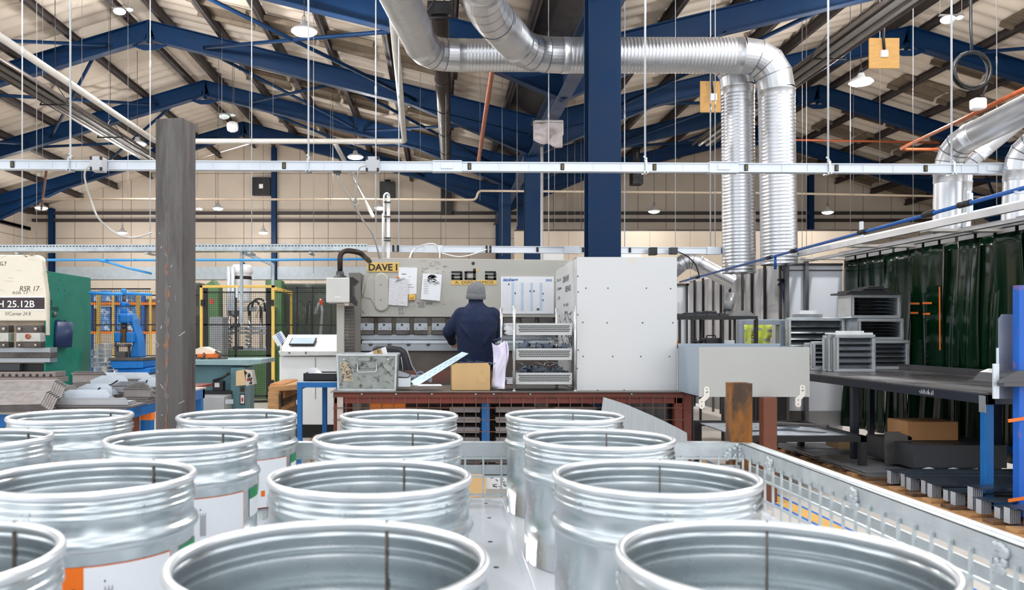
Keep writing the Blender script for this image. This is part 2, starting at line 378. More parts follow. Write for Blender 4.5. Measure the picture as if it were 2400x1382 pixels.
m = MB(); m.ibeam((XV, 8.95, ZV - .42), (XV, YW - .3, ZV - .42), .42, .22); S(O(m, 'valley_beam', navy_l))
# bracing between the frames
def brace(p, q, r=.038):
    m = MB(); m.tube([p, q], r, 8); S(O(m, 'roof_brace', navy))
for b0, b1 in ((1, 2), (2, 3), (3, 4)):
    y0, y1 = FR[b0], FR[b1]
    spans = [(XL + 1.4, XL + 3.6), (XL + 4.2, XA - 1.2), (XA + 1.2, XA + 4.0), (XA + 4.2, XV - .7)] if b0 == 2 else [(XL + 3.4, XA - .8), (XA + 1.2, XV - 2.5)]
    spans += [(XB + 1.0, XB + 4.0), (XV + 1.5, XV + 4.5)] if b0 == 1 else [(XB + 4.2, XR - .7), (XV + 2.5, XB - .6)]
    for xa, xb in spans:
        brace((xa, y0 + .1, rz(xa) - .3), (xb, y1 - .1, rz(xb) - .3)); brace((xb, y0 + .1, rz(xb) - .3), (xa, y1 - .1, rz(xa) - .3))
# slatted weathered rooflights under the sheets on the right hand slopes
for (a, za, b, zb) in (SEG[1], SEG[3]):
    s = (zb - za) / (b - a)
    for y0, y1 in zip([9.2] + FR[1:], FR[1:] + [YW]):
        for f0, f1 in ((.16, .34), (.6, .78)):
            for t0, t1 in ((.16, .3), (.31, .45), (.46, .6), (.66, .8)):
                xa, xb = a + (b - a) * t0, a + (b - a) * t1; ya, yb = y0 + (y1 - y0) * f0, y0 + (y1 - y0) * f1
                m = MB(); k = 7
                for j in range(k):
                    yy = ya + (yb - ya) * (j + .5) / k
                    m.bar((xa, yy, rz(xa) + .17), (xb, yy, rz(xb) + .17), (yb - ya) / k * .86, .02, (-s, 0, 1))
                for yy in (ya, yb): m.bar((xa, yy, rz(xa) + .13), (xb, yy, rz(xb) + .13), .05, .1, (-s, 0, 1))
                S(O(m, 'rooflight', skyl))
# wall rails, lower cladding, partition
for py in (500, 517):
    z = Z(py, YW); m = MB(); m.box(XL, XR, YW - .16, YW - .01, z - .05, z + .05); S(O(m, 'wall_rail', purl))
m = MB(); m.box(XL, X(1160, YW), YW - .1, YW - .02, Z(655, YW), Z(625, YW)); S(O(m, 'trim_1', M('pale blue grey band', (186, 198, 206), .5)))
m = MB(); m.box(X(200, YW), X(1160, YW), YW - .12, YW - .02, 0, Z(657, YW)); S(O(m, 'wall_lower', blockw))
YP = 24.0
m = MB(); m.box(X(1206, YP), X(2020, YP), YP, YP + .12, 0, Z(541, YP)); S(O(m, 'wall_partition', wallr))
m = MB(); m.box(X(1206, YP), X(2020, YP), YP - .03, YP + .15, Z(541, YP), Z(538, YP)); S(O(m, 'trim_2', purl))
m = MB(); m.box(XL - .21, XL - .12, 20, YW, Z(540, YW), Z(540, YW) + .1); m.box(XL - .21, XL - .12, 20, YW, 4.9, 5.0); S(O(m, 'wall_rail', purl))
for a, b, k in ((1266, 1321, 'left of the thick blue column'), (1456, 1502, 'right of the thick blue column')):
    m = MB(); m.box(X(a, YP - .1), X(b, YP - .1), YP - .1, YP - .001, 2.6, Z(592, YP - .1)); one(m, 'window_patch', white, 'white sheet for a bright window patch on the partition, ' + k, 'board')  # flat white sheets standing in for bright window patches
# ------------------------------------------------------------------ wire stillage full of steel drums
ZS = H - .452                                    # sheet the drums stand on
BX0, BX1, BY0, BY1 = -1.75, .833, .2, 2.245
st = T('wire_stillage', 'galvanised wire stillage holding the open steel drums', 'stillage', ((BX0 + BX1) / 2, 1.2, .0))
zr = Z(1037, BY1)
m = MB(); m.box(BX0, BX1, BY1, BY1 + .004, zr - .04, zr); m.box(BX0, BX1, BY1, BY1 + .034, zr - .004, zr); O(m, 'rail', zinc, st, bevel=.001)
m = MB(); m.box(BX0, BX1, BY1 + .002, BY1 + .006, zr - .088, zr - .062); O(m, 'slat', zinc, st)
m = MB(); m.box(BX1, BX1 + .004, BY0, BY1, zr - .04, zr); m.box(BX1, BX1 + .036, BY0, BY1, zr - .004, zr); O(m, 'rail', zinc, st, bevel=.001)
m = MB(); m.box(BX1 + .026, BX1 + .03, BY0, BY1, zr - .088, zr - .062); O(m, 'slat', zinc, st)
wirem = M('galvanised wire', (200, 208, 210), .35, .6, .06, 20)
m = MB(); zb = ZS - .28
for k in range(52):
    x = BX1 - .012 - k * .05
    if x > BX0: m.bar((x, BY1 - .004, zb), (x, BY1 - .004, zr - .036), .005, .005)
for k in range(9):
    z = zr - .042 - k * .05; m.bar((BX0, BY1 - .008, z), (BX1, BY1 - .008, z), .005, .005)
O(m, 'wire_panel', wirem, st)
m = MB()
for k in range(41):
    y = BY1 - .03 - k * .05
    m.bar((BX1 - .004, y, zb), (BX1 - .004, y, zr - .03), .005, .005)
for k in range(9):
    z = zr - .042 - (k + .6) * .05; m.bar((BX1 - .008, BY0, z), (BX1 - .008, BY1, z), .005, .005)
O(m, 'wire_panel', wirem, st)
rnd = random.Random(3)
for y in (2.04, 1.62, 1.2, .8):
    m = MB()
    for _ in range(16): m.ell((BX1 - .003, y + rnd.uniform(-.014, .014), zr - .034 + rnd.uniform(-.014, .022)), .005, .0065, .008, 8, 5)
    O(m, 'weld_seam', zinc, st)
m = MB()
for _ in range(26): m.ell((BX1 - .02 + rnd.uniform(-.03, .03), BY1 - .002, zr - .03 + rnd.uniform(-.02, .025)), .006, .005, .006, 8, 5)
O(m, 'weld_seam', zinc, st)
m = MB(); m.box(BX0, BX1, BY0, BY1, zb - .03, zb); O(m, 'base', zinc, st)
for x in (BX0 + .05, BX1 - .05):
    for y in (BY0 + .05, BY1 - .05): m = MB(); m.box(x - .04, x + .04, y - .04, y + .04, 0, zb - .03); O(m, 'foot', zinc, st)
m = MB()
px0, px1 = X(1711, 2.27), X(1757, 2.27); w = (px1 - px0); zt = Z(897, 2.27)
for a, b, c, d in ((px0, px1, 2.25, 2.254), (px0, px1, 2.25 + w - .004, 2.25 + w), (px0, px0 + .004, 2.25, 2.25 + w), (px1 - .004, px1, 2.25, 2.25 + w)): m.box(a, b, c, d, zb, zt)
o = O(m, 'corner_post', rust, st, bevel=.0015); o['label'] = 'rusty square corner post'
m = MB(); m.box(BX0 + .01, BX1 - .01, BY0 + .01, BY1 - .012, zb, ZS - .003); one(m, 'sheet_stack', plate, 'stack of flat pale sheets filling the stillage under the drums', 'sheet stack')
sh = T('floor_sheet', 'flat pale sheet with a row of dark holes, between the two right drum rows', 'sheet', (-.8, 1.2, ZS - .003))
m = MB(); m.prism([(BX0 + .02, BY0 + .02), (.15, BY0 + .02), (.158, 2.1), (.14, 2.2), (-.1, 2.215), (BX0 + .02, 2.215)], 'z', ZS - .003, ZS); O(m, 'panel', plate, sh, bevel=.0008)
m = MB()
for px, py in ((1147, 1213), (1139, 1179), (1149, 1269), (1163, 1329)):
    Y = (H - ZS) * F / (py - CY); m.tube([(X(px, Y), Y, ZS - .001), (X(px, Y), Y, ZS + .0004)], .0055, 14)
O(m, 'hole', blk, sh)
m = MB(); m.prism([(.166, BY0 + .02), (.8, BY0 + .02), (.8, 2.2), (.17, 2.2)], 'z', ZS - .003, ZS - .0005); one(m, 'floor_sheet', plate, 'flat pale sheet under the right hand drum row', 'sheet', bevel=.0006)
# one drum, then copies
DZ = H - .209 - ZS; R = .15
def drum_meshes():
    t = T('steel_drum', 'open galvanised drum', 'drum', (0, 0, 0), 'open steel drums')
    out = [(.1468, 0), (.146, DZ * .5), (.1464, DZ - .083), (.1476, DZ - .081), (.1515, DZ - .0775), (.1535, DZ - .072), (.1515, DZ - .0665), (.1476, DZ - .063), (.1462, DZ - .061),
           (.1460, DZ - .0415), (.1475, DZ - .0395), (.1492, DZ - .0365), (.1475, DZ - .0335), (.1455, DZ - .032), (.1468, DZ - .0302), (.1484, DZ - .0272), (.1468, DZ - .0242), (.1450, DZ - .0225), (.1462, DZ - .019), (.1464, DZ - .012)]
    inn = [((.1444 + (r - .146) * .35 if z < DZ - .023 else .1446) if z > .01 else r - .0016, z) for r, z in reversed(out)]
    m = MB(); m.lathe([(0, .0005)] + [(.1468, .0005)] + out + inn[:-1] + [(.1452, .003), (0, .003)], 96); O(m, 'shell', galv, t, fix=False)
    rim = [(.1455 + .0052 * math.cos(a), DZ - .006 + .006 * math.sin(a)) for a in [2 * math.pi * k / 14 for k in range(14)]]
    m = MB(); m.lathe(rim, 96, closed=True); O(m, 'rolled_rim', galv_rim, t, fix=False)
    a = math.radians(72); u = Vector((math.cos(a), math.sin(a), 0)); v = Vector((-u.y, u.x, 0))
    m = MB(); m.bar(u * .1442 + Vector((0, 0, .005)), u * .1430 + Vector((0, 0, DZ - .012)), .0022, .0024, u); m.ell(u * .1455 + Vector((0, 0, DZ - .0001)), .0045, .0012, .0006, 8, 5, (0, 0, math.radians(72)))
    O(m, 'weld_seam', M('browned weld', (120, 108, 98), .5, .5, .3, 80), t)
    m = MB()
    for d0 in (20, 98, 168, 215, 262, 318):          # crimps where the beads were joined
        q = math.radians(d0); u = Vector((math.cos(q), math.sin(q), 0))
        for z in (DZ - .0272, DZ - .0365, DZ - .072): m = MB(); m.ell(u * (.1476 if z > DZ - .05 else .151) + Vector((0, 0, z)), .0016, .0075, .0038, 10, 8, (0, 0, q)); O(m, 'crimp', galv, t)
    def patch(nm, d0, d1, z0, z1, r, mt, lab=None, par=None):
        m = MB(); m.grid(lambda s_, q: ((.1466 + r) * math.cos(math.radians(d0 + (d1 - d0) * s_ - 90)), (.1466 + r) * math.sin(math.radians(d0 + (d1 - d0) * s_ - 90)), z0 + (z1 - z0) * q), 10, 1)
        o = O(m, nm, mt, par or t, fix=False)
        return o
    zl = DZ - .098
    lb = patch('sticker', 8, 68, zl - .115, zl, .0006, orange_p); ROOT[lb.name] = Vector((0, 0, 0))
    patch('sticker_face', 20, 67.2, zl - .114, zl - .0012, .0009, paper, par=lb)
    patch('logo', 36, 40, zl - .088, zl - .074, .0012, orange_p, par=lb)
    m = MB(); rr = random.Random(5)
    for k in range(5):
        a0 = math.radians(30 + k * .9 - 90); m.bar((.148 * math.cos(a0), .148 * math.sin(a0), zl - .07), (.148 * math.cos(a0), .148 * math.sin(a0), zl - .028 - .004 * (k % 2)), .0006, .0004)
    m.ell((.148 * math.cos(math.radians(-60)), .148 * math.sin(math.radians(-60)), zl - .021), .001, .001, .0018, 8, 5)
    for k in range(9):
        a0 = math.radians(10 + rr.uniform(0, 9) - 90); zz = zl - rr.uniform(.03, .06); m.ell((.1478 * math.cos(a0), .1478 * math.sin(a0), zz), .0012, .0025, rr.uniform(.002, .005), 8, 5, (0, 0, a0))
    O(m, 'lettering', ink, lb)
    g = patch('sticker', 76, 102, zl - .055, zl + .0, .0006, paper); ROOT[g.name] = Vector((0, 0, 0))
    patch('sticker_face', 76, 102, zl - .02, zl, .0009, green_p, par=g)
    return t
proto = drum_meshes()
SXS = [(x, '') for x in (-1.355, -.938, -.515, -.103, .318)]
SY = [2.065, 1.624, 1.197, .76]
NAMES = {(1, 0): 'back row drum in front of the stacked bent sheets', (1, 1): 'drum cut by the left edge, second row from the back', (2, 0): 'back row drum in front of the teal saw table',
 (2, 1): 'drum directly in front of the bare steel post, stickered on its right', (2, 2): 'drum with an orange and white sticker, in the lower left',
 (2, 3): 'drum of the front row cut off by the bottom left corner', (3, 0): 'back row drum in front of the orange crates', (3, 1): 'drum in the second row from the back, below the cardboard box',
 (3, 2): 'drum third from the back in the middle row, below the worker', (3, 3): 'nearest drum in the middle row, cut by the lower edge', (4, 0): 'back row drum below the three tier letter rack', (4, 1): 'drum in front of the curved grey sheet',
 (4, 2): 'drum third from the back beside the right wire panel', (4, 3): 'nearest drum beside the right wire panel, cut by the lower edge'}
first = True
for i, (x, _) in enumerate(SXS):
    for j, y in enumerate(SY):
        if (i, j) not in NAMES: continue
        lab = 'open ' + NAMES[(i, j)]
        if first: proto.location = (x, y, ZS); proto['label'] = lab; first = False
        else: dup(proto, (x, y, ZS), lab)
# bare box-section post behind the drums
YP_ = 2.62; m = MB(); w, ang = .098, -.22; c = Vector((X(398, YP_), YP_ + .06, 0)); zt = Z(275, YP_)
R2 = Matrix.Rotation(ang, 2)
def q2(a, b): v = R2 @ Vector((a, b)); return (c.x + v.x, c.y + v.y)
oct_ = []
for sx, sy in ((-1, -1), (1, -1), (1, 1), (-1, 1)):
    for k in range(4):
        t = math.atan2(sy, sx) + (k - 1.5) / 3 * math.pi / 2; oct_.append(q2(sx * (w / 2 - .012) + .012 * math.cos(t), sy * (w / 2 - .012) + .012 * math.sin(t)))
m.prism(oct_, 'z', 0, zt)
gp = T('steel_post', 'tall bare steel box-section post standing behind the drums', 'post', (c.x, c.y, 0)); O(m, 'tube', postm, gp)
m = MB(); rnd = random.Random(11)
for k in range(16):
    z = rnd.uniform(1.0, zt - .04); a = rnd.uniform(-.04, .04); p0 = q2(a, -w / 2 - .0004); m.bar((p0[0], p0[1], z), (p0[0] + rnd.uniform(-.012, .02), p0[1] , z + rnd.uniform(-.012, .02)), .0008, rnd.uniform(.001, .003), (0, 0, 1))
O(m, 'scratch', M('bright scratch', (190, 188, 186), .3, .6), gp)
rw = [rnd.uniform(.001, .011) * (1 if 8 < k < 44 else .4) for k in range(62)]; rc = [rnd.uniform(-.004, .004) for k in range(62)]
m = MB(); m.grid(lambda u, v: (*q2(-.004 + rc[int(v * 60.5)] + (u - .5) * 2 * rw[int(v * 60.5)], -w / 2 - .0006), .95 + .75 * v), 2, 60); O(m, 'rust_run', M('rust bloom', (150, 98, 52), .8, 0, .3, 30, stain=(112, 104, 100), stain_amt=.55, stain_scale=26), gp, fix=False)
# ------------------------------------------------------------------ press brake behind the worker
YB = 8.5
pr = T('press_brake', 'grey press brake with a wide upper beam, behind the worker', 'machine', (X(1100, YB), YB + .5, 0))
m = MB()
pl = [(875, 604), (1352, 609), (1352, 744), (846, 742), (846, 700), (849, 664), (856, 636), (864, 614), (869, 607)]
m.pp(pl, YB, .06); O(m, 'ram', pressg, pr, bevel=.006)
def caps(cx, y0, y1, r, n=10):
    a = [(cx + r * math.cos(math.pi + math.pi * k / n), y0 - r * math.sin(math.pi * k / n)) for k in range(n + 1)]
    return a + [(cx + r * math.cos(math.pi * k / n), y1 + r * math.sin(math.pi * k / n)) for k in range(n + 1)]
m = MB(); m.pp(caps(894, 655, 713, 17), YB - .035, .04); cv = O(m, 'cover', pressg, pr, bevel=.02, seg=3)
m = MB(); m.pp([(868, 640), (880, 650), (884, 700), (893, 724), (880, 720), (868, 700), (850, 697), (856, 668)], YB - .012, .02); O(m, 'cover', pressg, pr, bevel=.01)
m = MB()
for py in (667, 702): m.tube([P(892, py, YB - .04), P(892, py, YB - .03)], .005, 8)
O(m, 'screw', blk, cv)
for px in range(844, 1300, 42):
    g = MB(); a = px; g.pb(a, a + 32, 745, 757, YB - .05, .1); cl = O(g, 'tool_clamp', steel_d, pr, bevel=.004)
    g = MB(); g.pb(a, a + 32, 757, 774, YB - .07, .12); O(g, 'plate', steel, cl, bevel=.003)
    g = MB(); g.pb(a, a + 32, 774, 784, YB - .06, .11); O(g, 'jaw', steel_d, cl, bevel=.003)
    g = MB()
    for dx, dy, r in ((14, 761, .012), (6, 769, .005), (27, 769, .005)): g.tube([P(a + dx, dy, YB - .073), P(a + dx, dy, YB - .068)], r, 10)
    O(g, 'bolt', blk, cl)
m = MB(); m.pb(838, 1352, 744, 800, YB + .06, .06); O(m, 'backing', M('oily brown grey', (150, 142, 128), .5, .1, .15, 6, stain=(110, 92, 70), stain_amt=.4), pr)
m = MB(); m.pb(1000, 1011, 764, 783, YB - .02, .03); m.pb(1300, 1310, 764, 783, YB - .02, .03); O(m, 'perforated_strip', M('perforated strip', (168, 160, 144), .5, .3, .4, 300), pr)
m = MB(); m.pb(846, 1352, 784, 796, YB - .02, .07); m.pp([(850, 796), (1352, 796), (1350, 799), (852, 799)], YB, .04); O(m, 'punch', steel, pr, bevel=.004)
m = MB(); m.pb(848, 1352, 798, 805, YB - .03, .1); O(m, 'die', steel_l, pr, bevel=.003)
m = MB(); m.pb(846, 1352, 805, 822, YB - .02, .12); O(m, 'die_rail', steel, pr, bevel=.003)
m = MB()
for px in (868, 912, 957, 1003): m.tube([P(px - 3, 806, YB - .035), P(px, 808, YB - .035), P(px + 4, 806, YB - .03)], .012, 8)
O(m, 'rail_clamp', steel_d, pr)
m = MB(); m.box(X(846, YB), X(1352, YB), YB + .02, YB + .14, .12, Z(820, YB)); O(m, 'bed', M('brown grey bed', (104, 96, 90), .5, .2, .15, 6), pr, bevel=.004)
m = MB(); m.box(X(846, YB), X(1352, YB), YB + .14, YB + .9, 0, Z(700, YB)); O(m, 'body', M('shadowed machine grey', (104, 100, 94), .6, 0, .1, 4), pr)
for px in (820, 1356):
    m = MB(); m.box(X(px, YB), X(px, YB) + .12, YB - .1, YB + 1.2, 0, Z(640, YB)); O(m, 'side_frame', M('side frame grey', (120, 116, 110), .5, .1, .1, 4), pr, bevel=.004)
m = MB(); m.pb(789, 806, 712, 846, YB - .5, .1); m.box(X(789, 8), X(806, 8), 8.0, 8.1, 0, Z(840, 8)); O(m, 'guard_post', pressg, pr, bevel=.003)
m = MB()
for k in range(34): m.pb(807, 829, 716 + k * 3.8, 716 + k * 3.8 + 3.2, YB - .45 + .012 * (k % 2), .12)
O(m, 'bellows', M('grey brown bellows', (104, 100, 96), .6, .1, .1, 9), pr)
sc_ = MB(); scribble(sc_, 985, 1040, 612, 640, YB - .001, 24, .004, 3, .2); scribble(sc_, 985, 1060, 640, 720, YB - .001, 16, .003, 4, .1); scribble(sc_, 920, 970, 705, 716, YB - .001, 12, .006, 5, .2); scribble(sc_, 1285, 1345, 660, 735, YB - .001, 14, .005, 8, .2)
O(sc_, 'scratch', M('chipped dark mark', (112, 108, 102), .8), pr, fix=False)
text('517', 934, 945, 722, 729, YB, ink, pr, 'pen_mark'); text('515', 935, 946, 731, 737, YB, ink, pr, 'pen_mark')
text('M/2.5 16MM', 978, 1013, 708, 714, YB, ink, pr, 'pen_mark'); text('24.520', 980, 995, 715, 721, YB, ink, pr, 'pen_mark')
text('B1B WS', 847, 864, 690, 701, YB, ink, pr, 'pen_mark', tilt=-.5); text('L', 850, 855, 727, 734, YB, ink, pr, 'pen_mark')
m = MB(); m.tube([P(1109, 617, YB - .003), P(1109, 617, YB)], .018, 18); O(m, 'grommet', grey_d, pr)
m = MB(); m.tube([P(1086, 731, YB - .02), P(1076, 735, YB - .02)], .01, 8); m.tube([P(1152, 731, YB - .02), P(1164, 735, YB - .02)], .01, 8); O(m, 'bolt', rust, pr)
# badge letters: a d a with the middle letters lost, gold strip under them
m = MB(); Yl = YB - .006
def a_(x0):
    for r in ((0, 25, 635, 640), (20, 26, 638, 656), (0, 26, 651, 656), (0, 6, 643, 654), (0, 24, 643, 647)): m.pb(x0 + r[0], x0 + r[1], r[2], r[3], Yl, .008)
a_(1058); a_(1137)
for r in ((1089, 1115, 635, 640), (1089, 1095, 637, 654), (1089, 1115, 651, 656), (1109, 1115, 629, 656)): m.pb(*r, Yl, .008)
O(m, 'badge_letter', blk, pr)
m = MB(); m.pp([(1116, 630), (1122, 628), (1121, 634), (1116, 638)], Yl, .008); O(m, 'badge_letter', yellow, pr)
m = MB(); m.pb(1057, 1164, 656, 667, Yl, .008); bs = O(m, 'badge_strip', yellow, pr, bevel=.002)
text('A. DIAS RAMOS', 1066, 1156, 658, 664.5, Yl, M('brown lettering', (96, 70, 36), .6), bs)
# loose things hung or stuck on the press
np_ = T('name_plate', 'yellow plate with black lettering at the upper left of the press', 'sign', P(898, 638, YB - .02))
m = MB(); m.pb(861, 935, 615, 637, YB - .015, .01); O(m, 'plate', yellow, np_, bevel=.004)
text('DAVE I', 864, 931, 618, 634, YB - .0155, ink, np_, bold=.02, th=.002)
def sheet(name, poly, Y, d, label, marks=(), mt=paper, mm=ink_f):
    xs = [p[0] for p in poly]; ys = [p[1] for p in poly]
    t = T(name, label, 'paper', P(sum(xs) / len(xs), max(ys), Y)); g = MB(); g.pp(poly, Y, d); O(g, 'page', mt, t)
    if marks:
        g = MB()
        for a in marks: g.pb(*a, Y - .0012, .0012)
        O(g, 'print', mm, t)
    return t
pa = sheet('paper_sheet', [(934, 626), (978, 627), (976, 688), (955, 689), (934, 650)], YB - .012, .006, 'white paper hung behind the plastic wallet on the press', [(941, 952, 641, 643), (958, 962, 648, 649), (941, 966, 666, 667), (941, 970, 672, 673)])
pb_ = sheet('plastic_wallet', [(912, 651), (958, 654), (955, 717), (910, 714)], YB - .03, .012, 'clear crinkled plastic wallet of papers with clips, right of the cover', (), M('crinkled clear film', (220, 220, 224), .18, 0, .08, 40, bump=.8, bscale=60))
g = MB(); g.tube([P(927, 660, YB - .036), P(951, 651, YB - .036)], .004, 8); g.tube([P(929, 657, YB - .036), P(946, 649, YB - .04)], .003, 8); O(g, 'clip', steel, pb_)
g = MB(); g.ell(P(933, 650, YB - .036), .016, .008, .01); O(g, 'clip', orng_c, pb_)
pc = sheet('paper_pad', [(991, 640), (1036, 643), (1031, 705), (986, 701)], YB - .06, .05, 'white drawing pad with a black scribble, hung on the press', [(993, 1004, y, y + .7) for y in range(655, 690, 4)])
g = MB(); scribble(g, 1002, 1018, 645, 656, YB - .062, 60, .007, 9, .5); O(g, 'scribble', ink, pc, fix=False)
g = MB(); scribble(g, 1000, 1026, 656, 666, YB - .062, 26, .004, 10, .5); O(g, 'shading', ink_f, pc, fix=False)
t = T('stop_button', 'yellow button box below the hung paper on the press', 'button', P(966, 703, YB - .03)); g = MB(); g.pb(958, 973, 689, 703, YB - .03, .03); O(g, 'box', yellow, t, bevel=.003)
g = MB(); g.ell(P(965.5, 696, YB - .034), .016, .012, .016); O(g, 'knob', M('yellow button', (246, 176, 24), .4), t)
yc = YB - .01
wc = T('wall_calendar', 'large white year calendar with blue columns, on the press beam', 'calendar', P(1236, 735, yc)); g = MB(); g.pb(1174, 1298, 648, 735, yc, .006); O(g, 'sheet', paper, wc)
g = MB()
for px in (1199, 1221, 1243, 1265): g.pb(px, px + 6, 662, 728, yc - .001, .001)
O(g, 'column', M('pale blue print', (196, 214, 234), .7), wc)
g = MB()
for k in range(22): g.pb(1180, 1294, 662.5 + k * 3, 663 + k * 3, yc - .0006, .0006)
for k in range(13): g.pb(1180 + k * 9.5, 1180.4 + k * 9.5, 662, 728, yc - .0006, .0006)
O(g, 'ruling', M('pale grey print', (232, 234, 238), .7), wc)
g = MB()
for a in ((1241, 680), (1250, 680), (1206, 685), (1271, 686), (1271, 701), (1191, 664)): g.pb(a[0], a[0] + 3, a[1], a[1] + 4, yc - .0016, .001)
g.pb(1258, 1264, 722, 727, yc - .0016, .001); O(g, 'mark', M('dark print', (84, 84, 92), .7), wc)
text('lenham', 1179, 1214, 651, 658, yc, ink_b, wc, bold=.025, slant=.25); g = MB(); g.pb(1179, 1206, 657.5, 658.6, yc - .001, .001); O(g, 'underline', ink_b, wc); text('2025', 1279, 1294, 654, 659, yc, ink_b, wc, bold=.03)
# control pendant on a swan neck tube
cp = T('control_pendant', 'pale grey control box hanging from a curved tube beside the press', 'control box', P(802, 711, 7.9)); Yc = 7.75
m = MB(); m.pb(764, 819, 650, 709, Yc, .2); O(m, 'housing', M('pale control grey', (208, 208, 202), .5, 0, .04, 5), cp, bevel=.012, seg=3)
m = MB(); m.pp([(817, 650), (826, 648), (838, 657), (827, 668), (827, 690), (834, 706), (832, 716), (820, 706), (816, 690)], Yc + .02, .2); O(m, 'bracket', blk, cp, bevel=.004)
m = MB(); m.tube(fillet([P(797, 637, Yc + .1), P(797, 585, Yc + .1), P(842, 590, Yc + .15), P(866, 612, Yc + .5)], .12, 8), .026, 16); O(m, 'arm', blk_s, cp)
m = MB(); m.lathe([(.07, 0), (.06, .012), (.042, .02), (.036, .055), (.034, .06)], 20, P(797, 650, Yc + .1)); O(m, 'collar', grey_d, cp)
m = MB(); m.pb(784, 799, 695, 696.5, Yc - .001, .002); O(m, 'badge', white, cp)
# ------------------------------------------------------------------ bench in front of the press
Y0 = 6.62; ZT = Z(917, Y0); bx0, bx1 = X(781, Y0), X(1642, 6.2)
wb = T('workbench', 'long red oxide steel bench with mesh front, before the press', 'bench', ((bx0 + bx1) / 2, 7.0, 0))
m = MB(); m.box(bx0 - .02, bx1, Y0 - .03, 7.45, ZT - .006, ZT); O(m, 'worktop', M('worn steel worktop', (122, 114, 108), .45, .3, .14, 5, stain=(150, 142, 136), stain_amt=.3), wb)
m = MB(); m.box(bx0, bx1, Y0, Y0 + .05, ZT - .012, ZT - .06 + .006); m.box(bx0, bx1, Y0 + .02, Y0 + .06, ZT - .1, ZT - .006); O(m, 'rail', redox, wb, bevel=.003)
m = MB(); m.box(bx0, bx1, 7.38, 7.43, ZT - .1, ZT - .006); O(m, 'rail', redox, wb)
m = MB(); m.box(X(930, 7.5), X(1060, 7.5) + .6, 7.48, 7.5, 0, Z(868, 7.5)); one(m, 'backing_panel', M('red brown upstand', (120, 74, 62), .6, 0, .15, 6, stain=(92, 84, 82), stain_amt=.5), 'low red brown panel along the back of the bench', 'panel')
for x in (bx0 + .035, X(1606, 6.7), bx1 - .04):
    for y in (Y0 + .02, 7.36): m = MB(); m.box(x - .035, x + .035, y, y + .07, 0, ZT - .01); O(m, 'leg', redox, wb, bevel=.003)
m = MB(); m.pb(790, 804, 930, 1040, Y0 - .01, .01); O(m, 'flat_bar', M('pale weathered bar', (188, 172, 162), .6, .1, .15, 9), wb)
m = MB(); m.box(bx0, bx1, Y0 + .05, 7.4, .2, .22); O(m, 'shelf', steel_d, wb)
mesh_m = M('brown mesh wire', (106, 76, 60), .5, .2, .15, 20)
m = MB(); yz0, yz1 = .18, ZT - .035
for k in range(33):
    x = X(784 + k * 27.6, Y0)
    if x < bx1: m.bar((x, Y0 - .012, yz0), (x, Y0 - .012, yz1), .006, .006)
for k in range(7): m.bar((bx0, Y0 - .018, yz1 - k * .097), (bx1, Y0 - .018, yz1 - k * .097), .006, .006)
O(m, 'wire_panel', mesh_m, wb)
m = MB(); xq = bx1 + .01
for k in range(14): m.bar((xq, Y0 + k * .06, yz0), (xq, Y0 + k * .06, yz1), .005, .005)
for k in range(12): m.bar((xq + .006, Y0, yz1 - k * .06), (xq + .006, 7.4, yz1 - k * .06), .005, .005)
O(m, 'wire_panel', mesh_m, wb)
m = MB(); rnd = random.Random(4)
for px in (848, 928, 1012, 1115, 1157, 1243, 1480): m.ell(P(px, 923, Y0 - .012), .012, .01, .008, 8, 5)
O(m, 'weld_seam', zinc, wb)
# under the bench: orange crates, bundles of grey sheet parts, blue trestle legs
for k, px in enumerate((867, 895.5, 923)):
    t = T('plastic_crate', 'orange plastic crate under the bench, %s of three' % ('leftmost', 'middle', 'rightmost')[k], 'crate', P(px + 13, 990, 6.9), 'orange crates under the bench')
    g = MB(); Yk = 6.8; zb = Z(985, Yk); g.box(X(px, Yk), X(px + 26.5, Yk), Yk, Yk + .3, zb, Z(938, Yk)); O(g, 'body', orange, t, bevel=.006)
    g = MB(); g.box(X(px, Yk) - .001, X(px + 26.5, Yk) + .001, Yk - .008, Yk + .31, Z(942, Yk), Z(938, Yk) + .001); O(g, 'rim', orange, t)
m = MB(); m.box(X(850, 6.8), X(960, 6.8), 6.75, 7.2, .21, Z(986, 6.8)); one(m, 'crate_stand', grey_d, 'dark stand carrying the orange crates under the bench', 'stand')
names = ('topmost', 'second from top', 'third from top', 'third from bottom', 'second from bottom', 'lowest')
bundle_m = M('stacked sheet parts', (150, 146, 148), .5, .4, .22, 60, stretch=(1, 1, 9))
for gx0, gx1, gname in ((1052, 1128, 'left of the blue leg'), (1160, 1262, 'right of the blue leg'), (1300, 1400, 'behind the curved sheet')):
    for k in range(6):
        t = MB(); Yk = 6.78; y0 = 952 + k * 24; rnd = random.Random(k + gx0)
        z = Z(y0 + 14, Yk)
        for j in range(7): t.box(X(gx0 + rnd.uniform(0, 3), Yk), X(gx1 - rnd.uniform(0, 5), Yk), Yk + rnd.uniform(0, .01), Yk + .4, z + j * .0066, z + j * .0066 + .0058)
        one(t, 'sheet_bundle', bundle_m, 'grey sheet bundle under the bench %s, %s' % (gname, names[k]), 'bundle', 'sheet bundles under the bench')
for k, (px, py1, lab) in enumerate(((1129, 1148, 'blue steel upright behind the mesh under the bench, right of the worker'), (800, 806, 'narrow blue upright behind the left end of the bench mesh'), (1606, 1616, 'blue upright behind the right end of the bench mesh'))):
    g = MB(); Yk = 6.74 if k == 0 else 7.2; g.box(X(px, Yk), X(py1, Yk), Yk, Yk + .05, 0 if k != 0 else .22, Z(935, Yk)); one(g, 'steel_upright', blue, lab, 'post', bevel=.003)
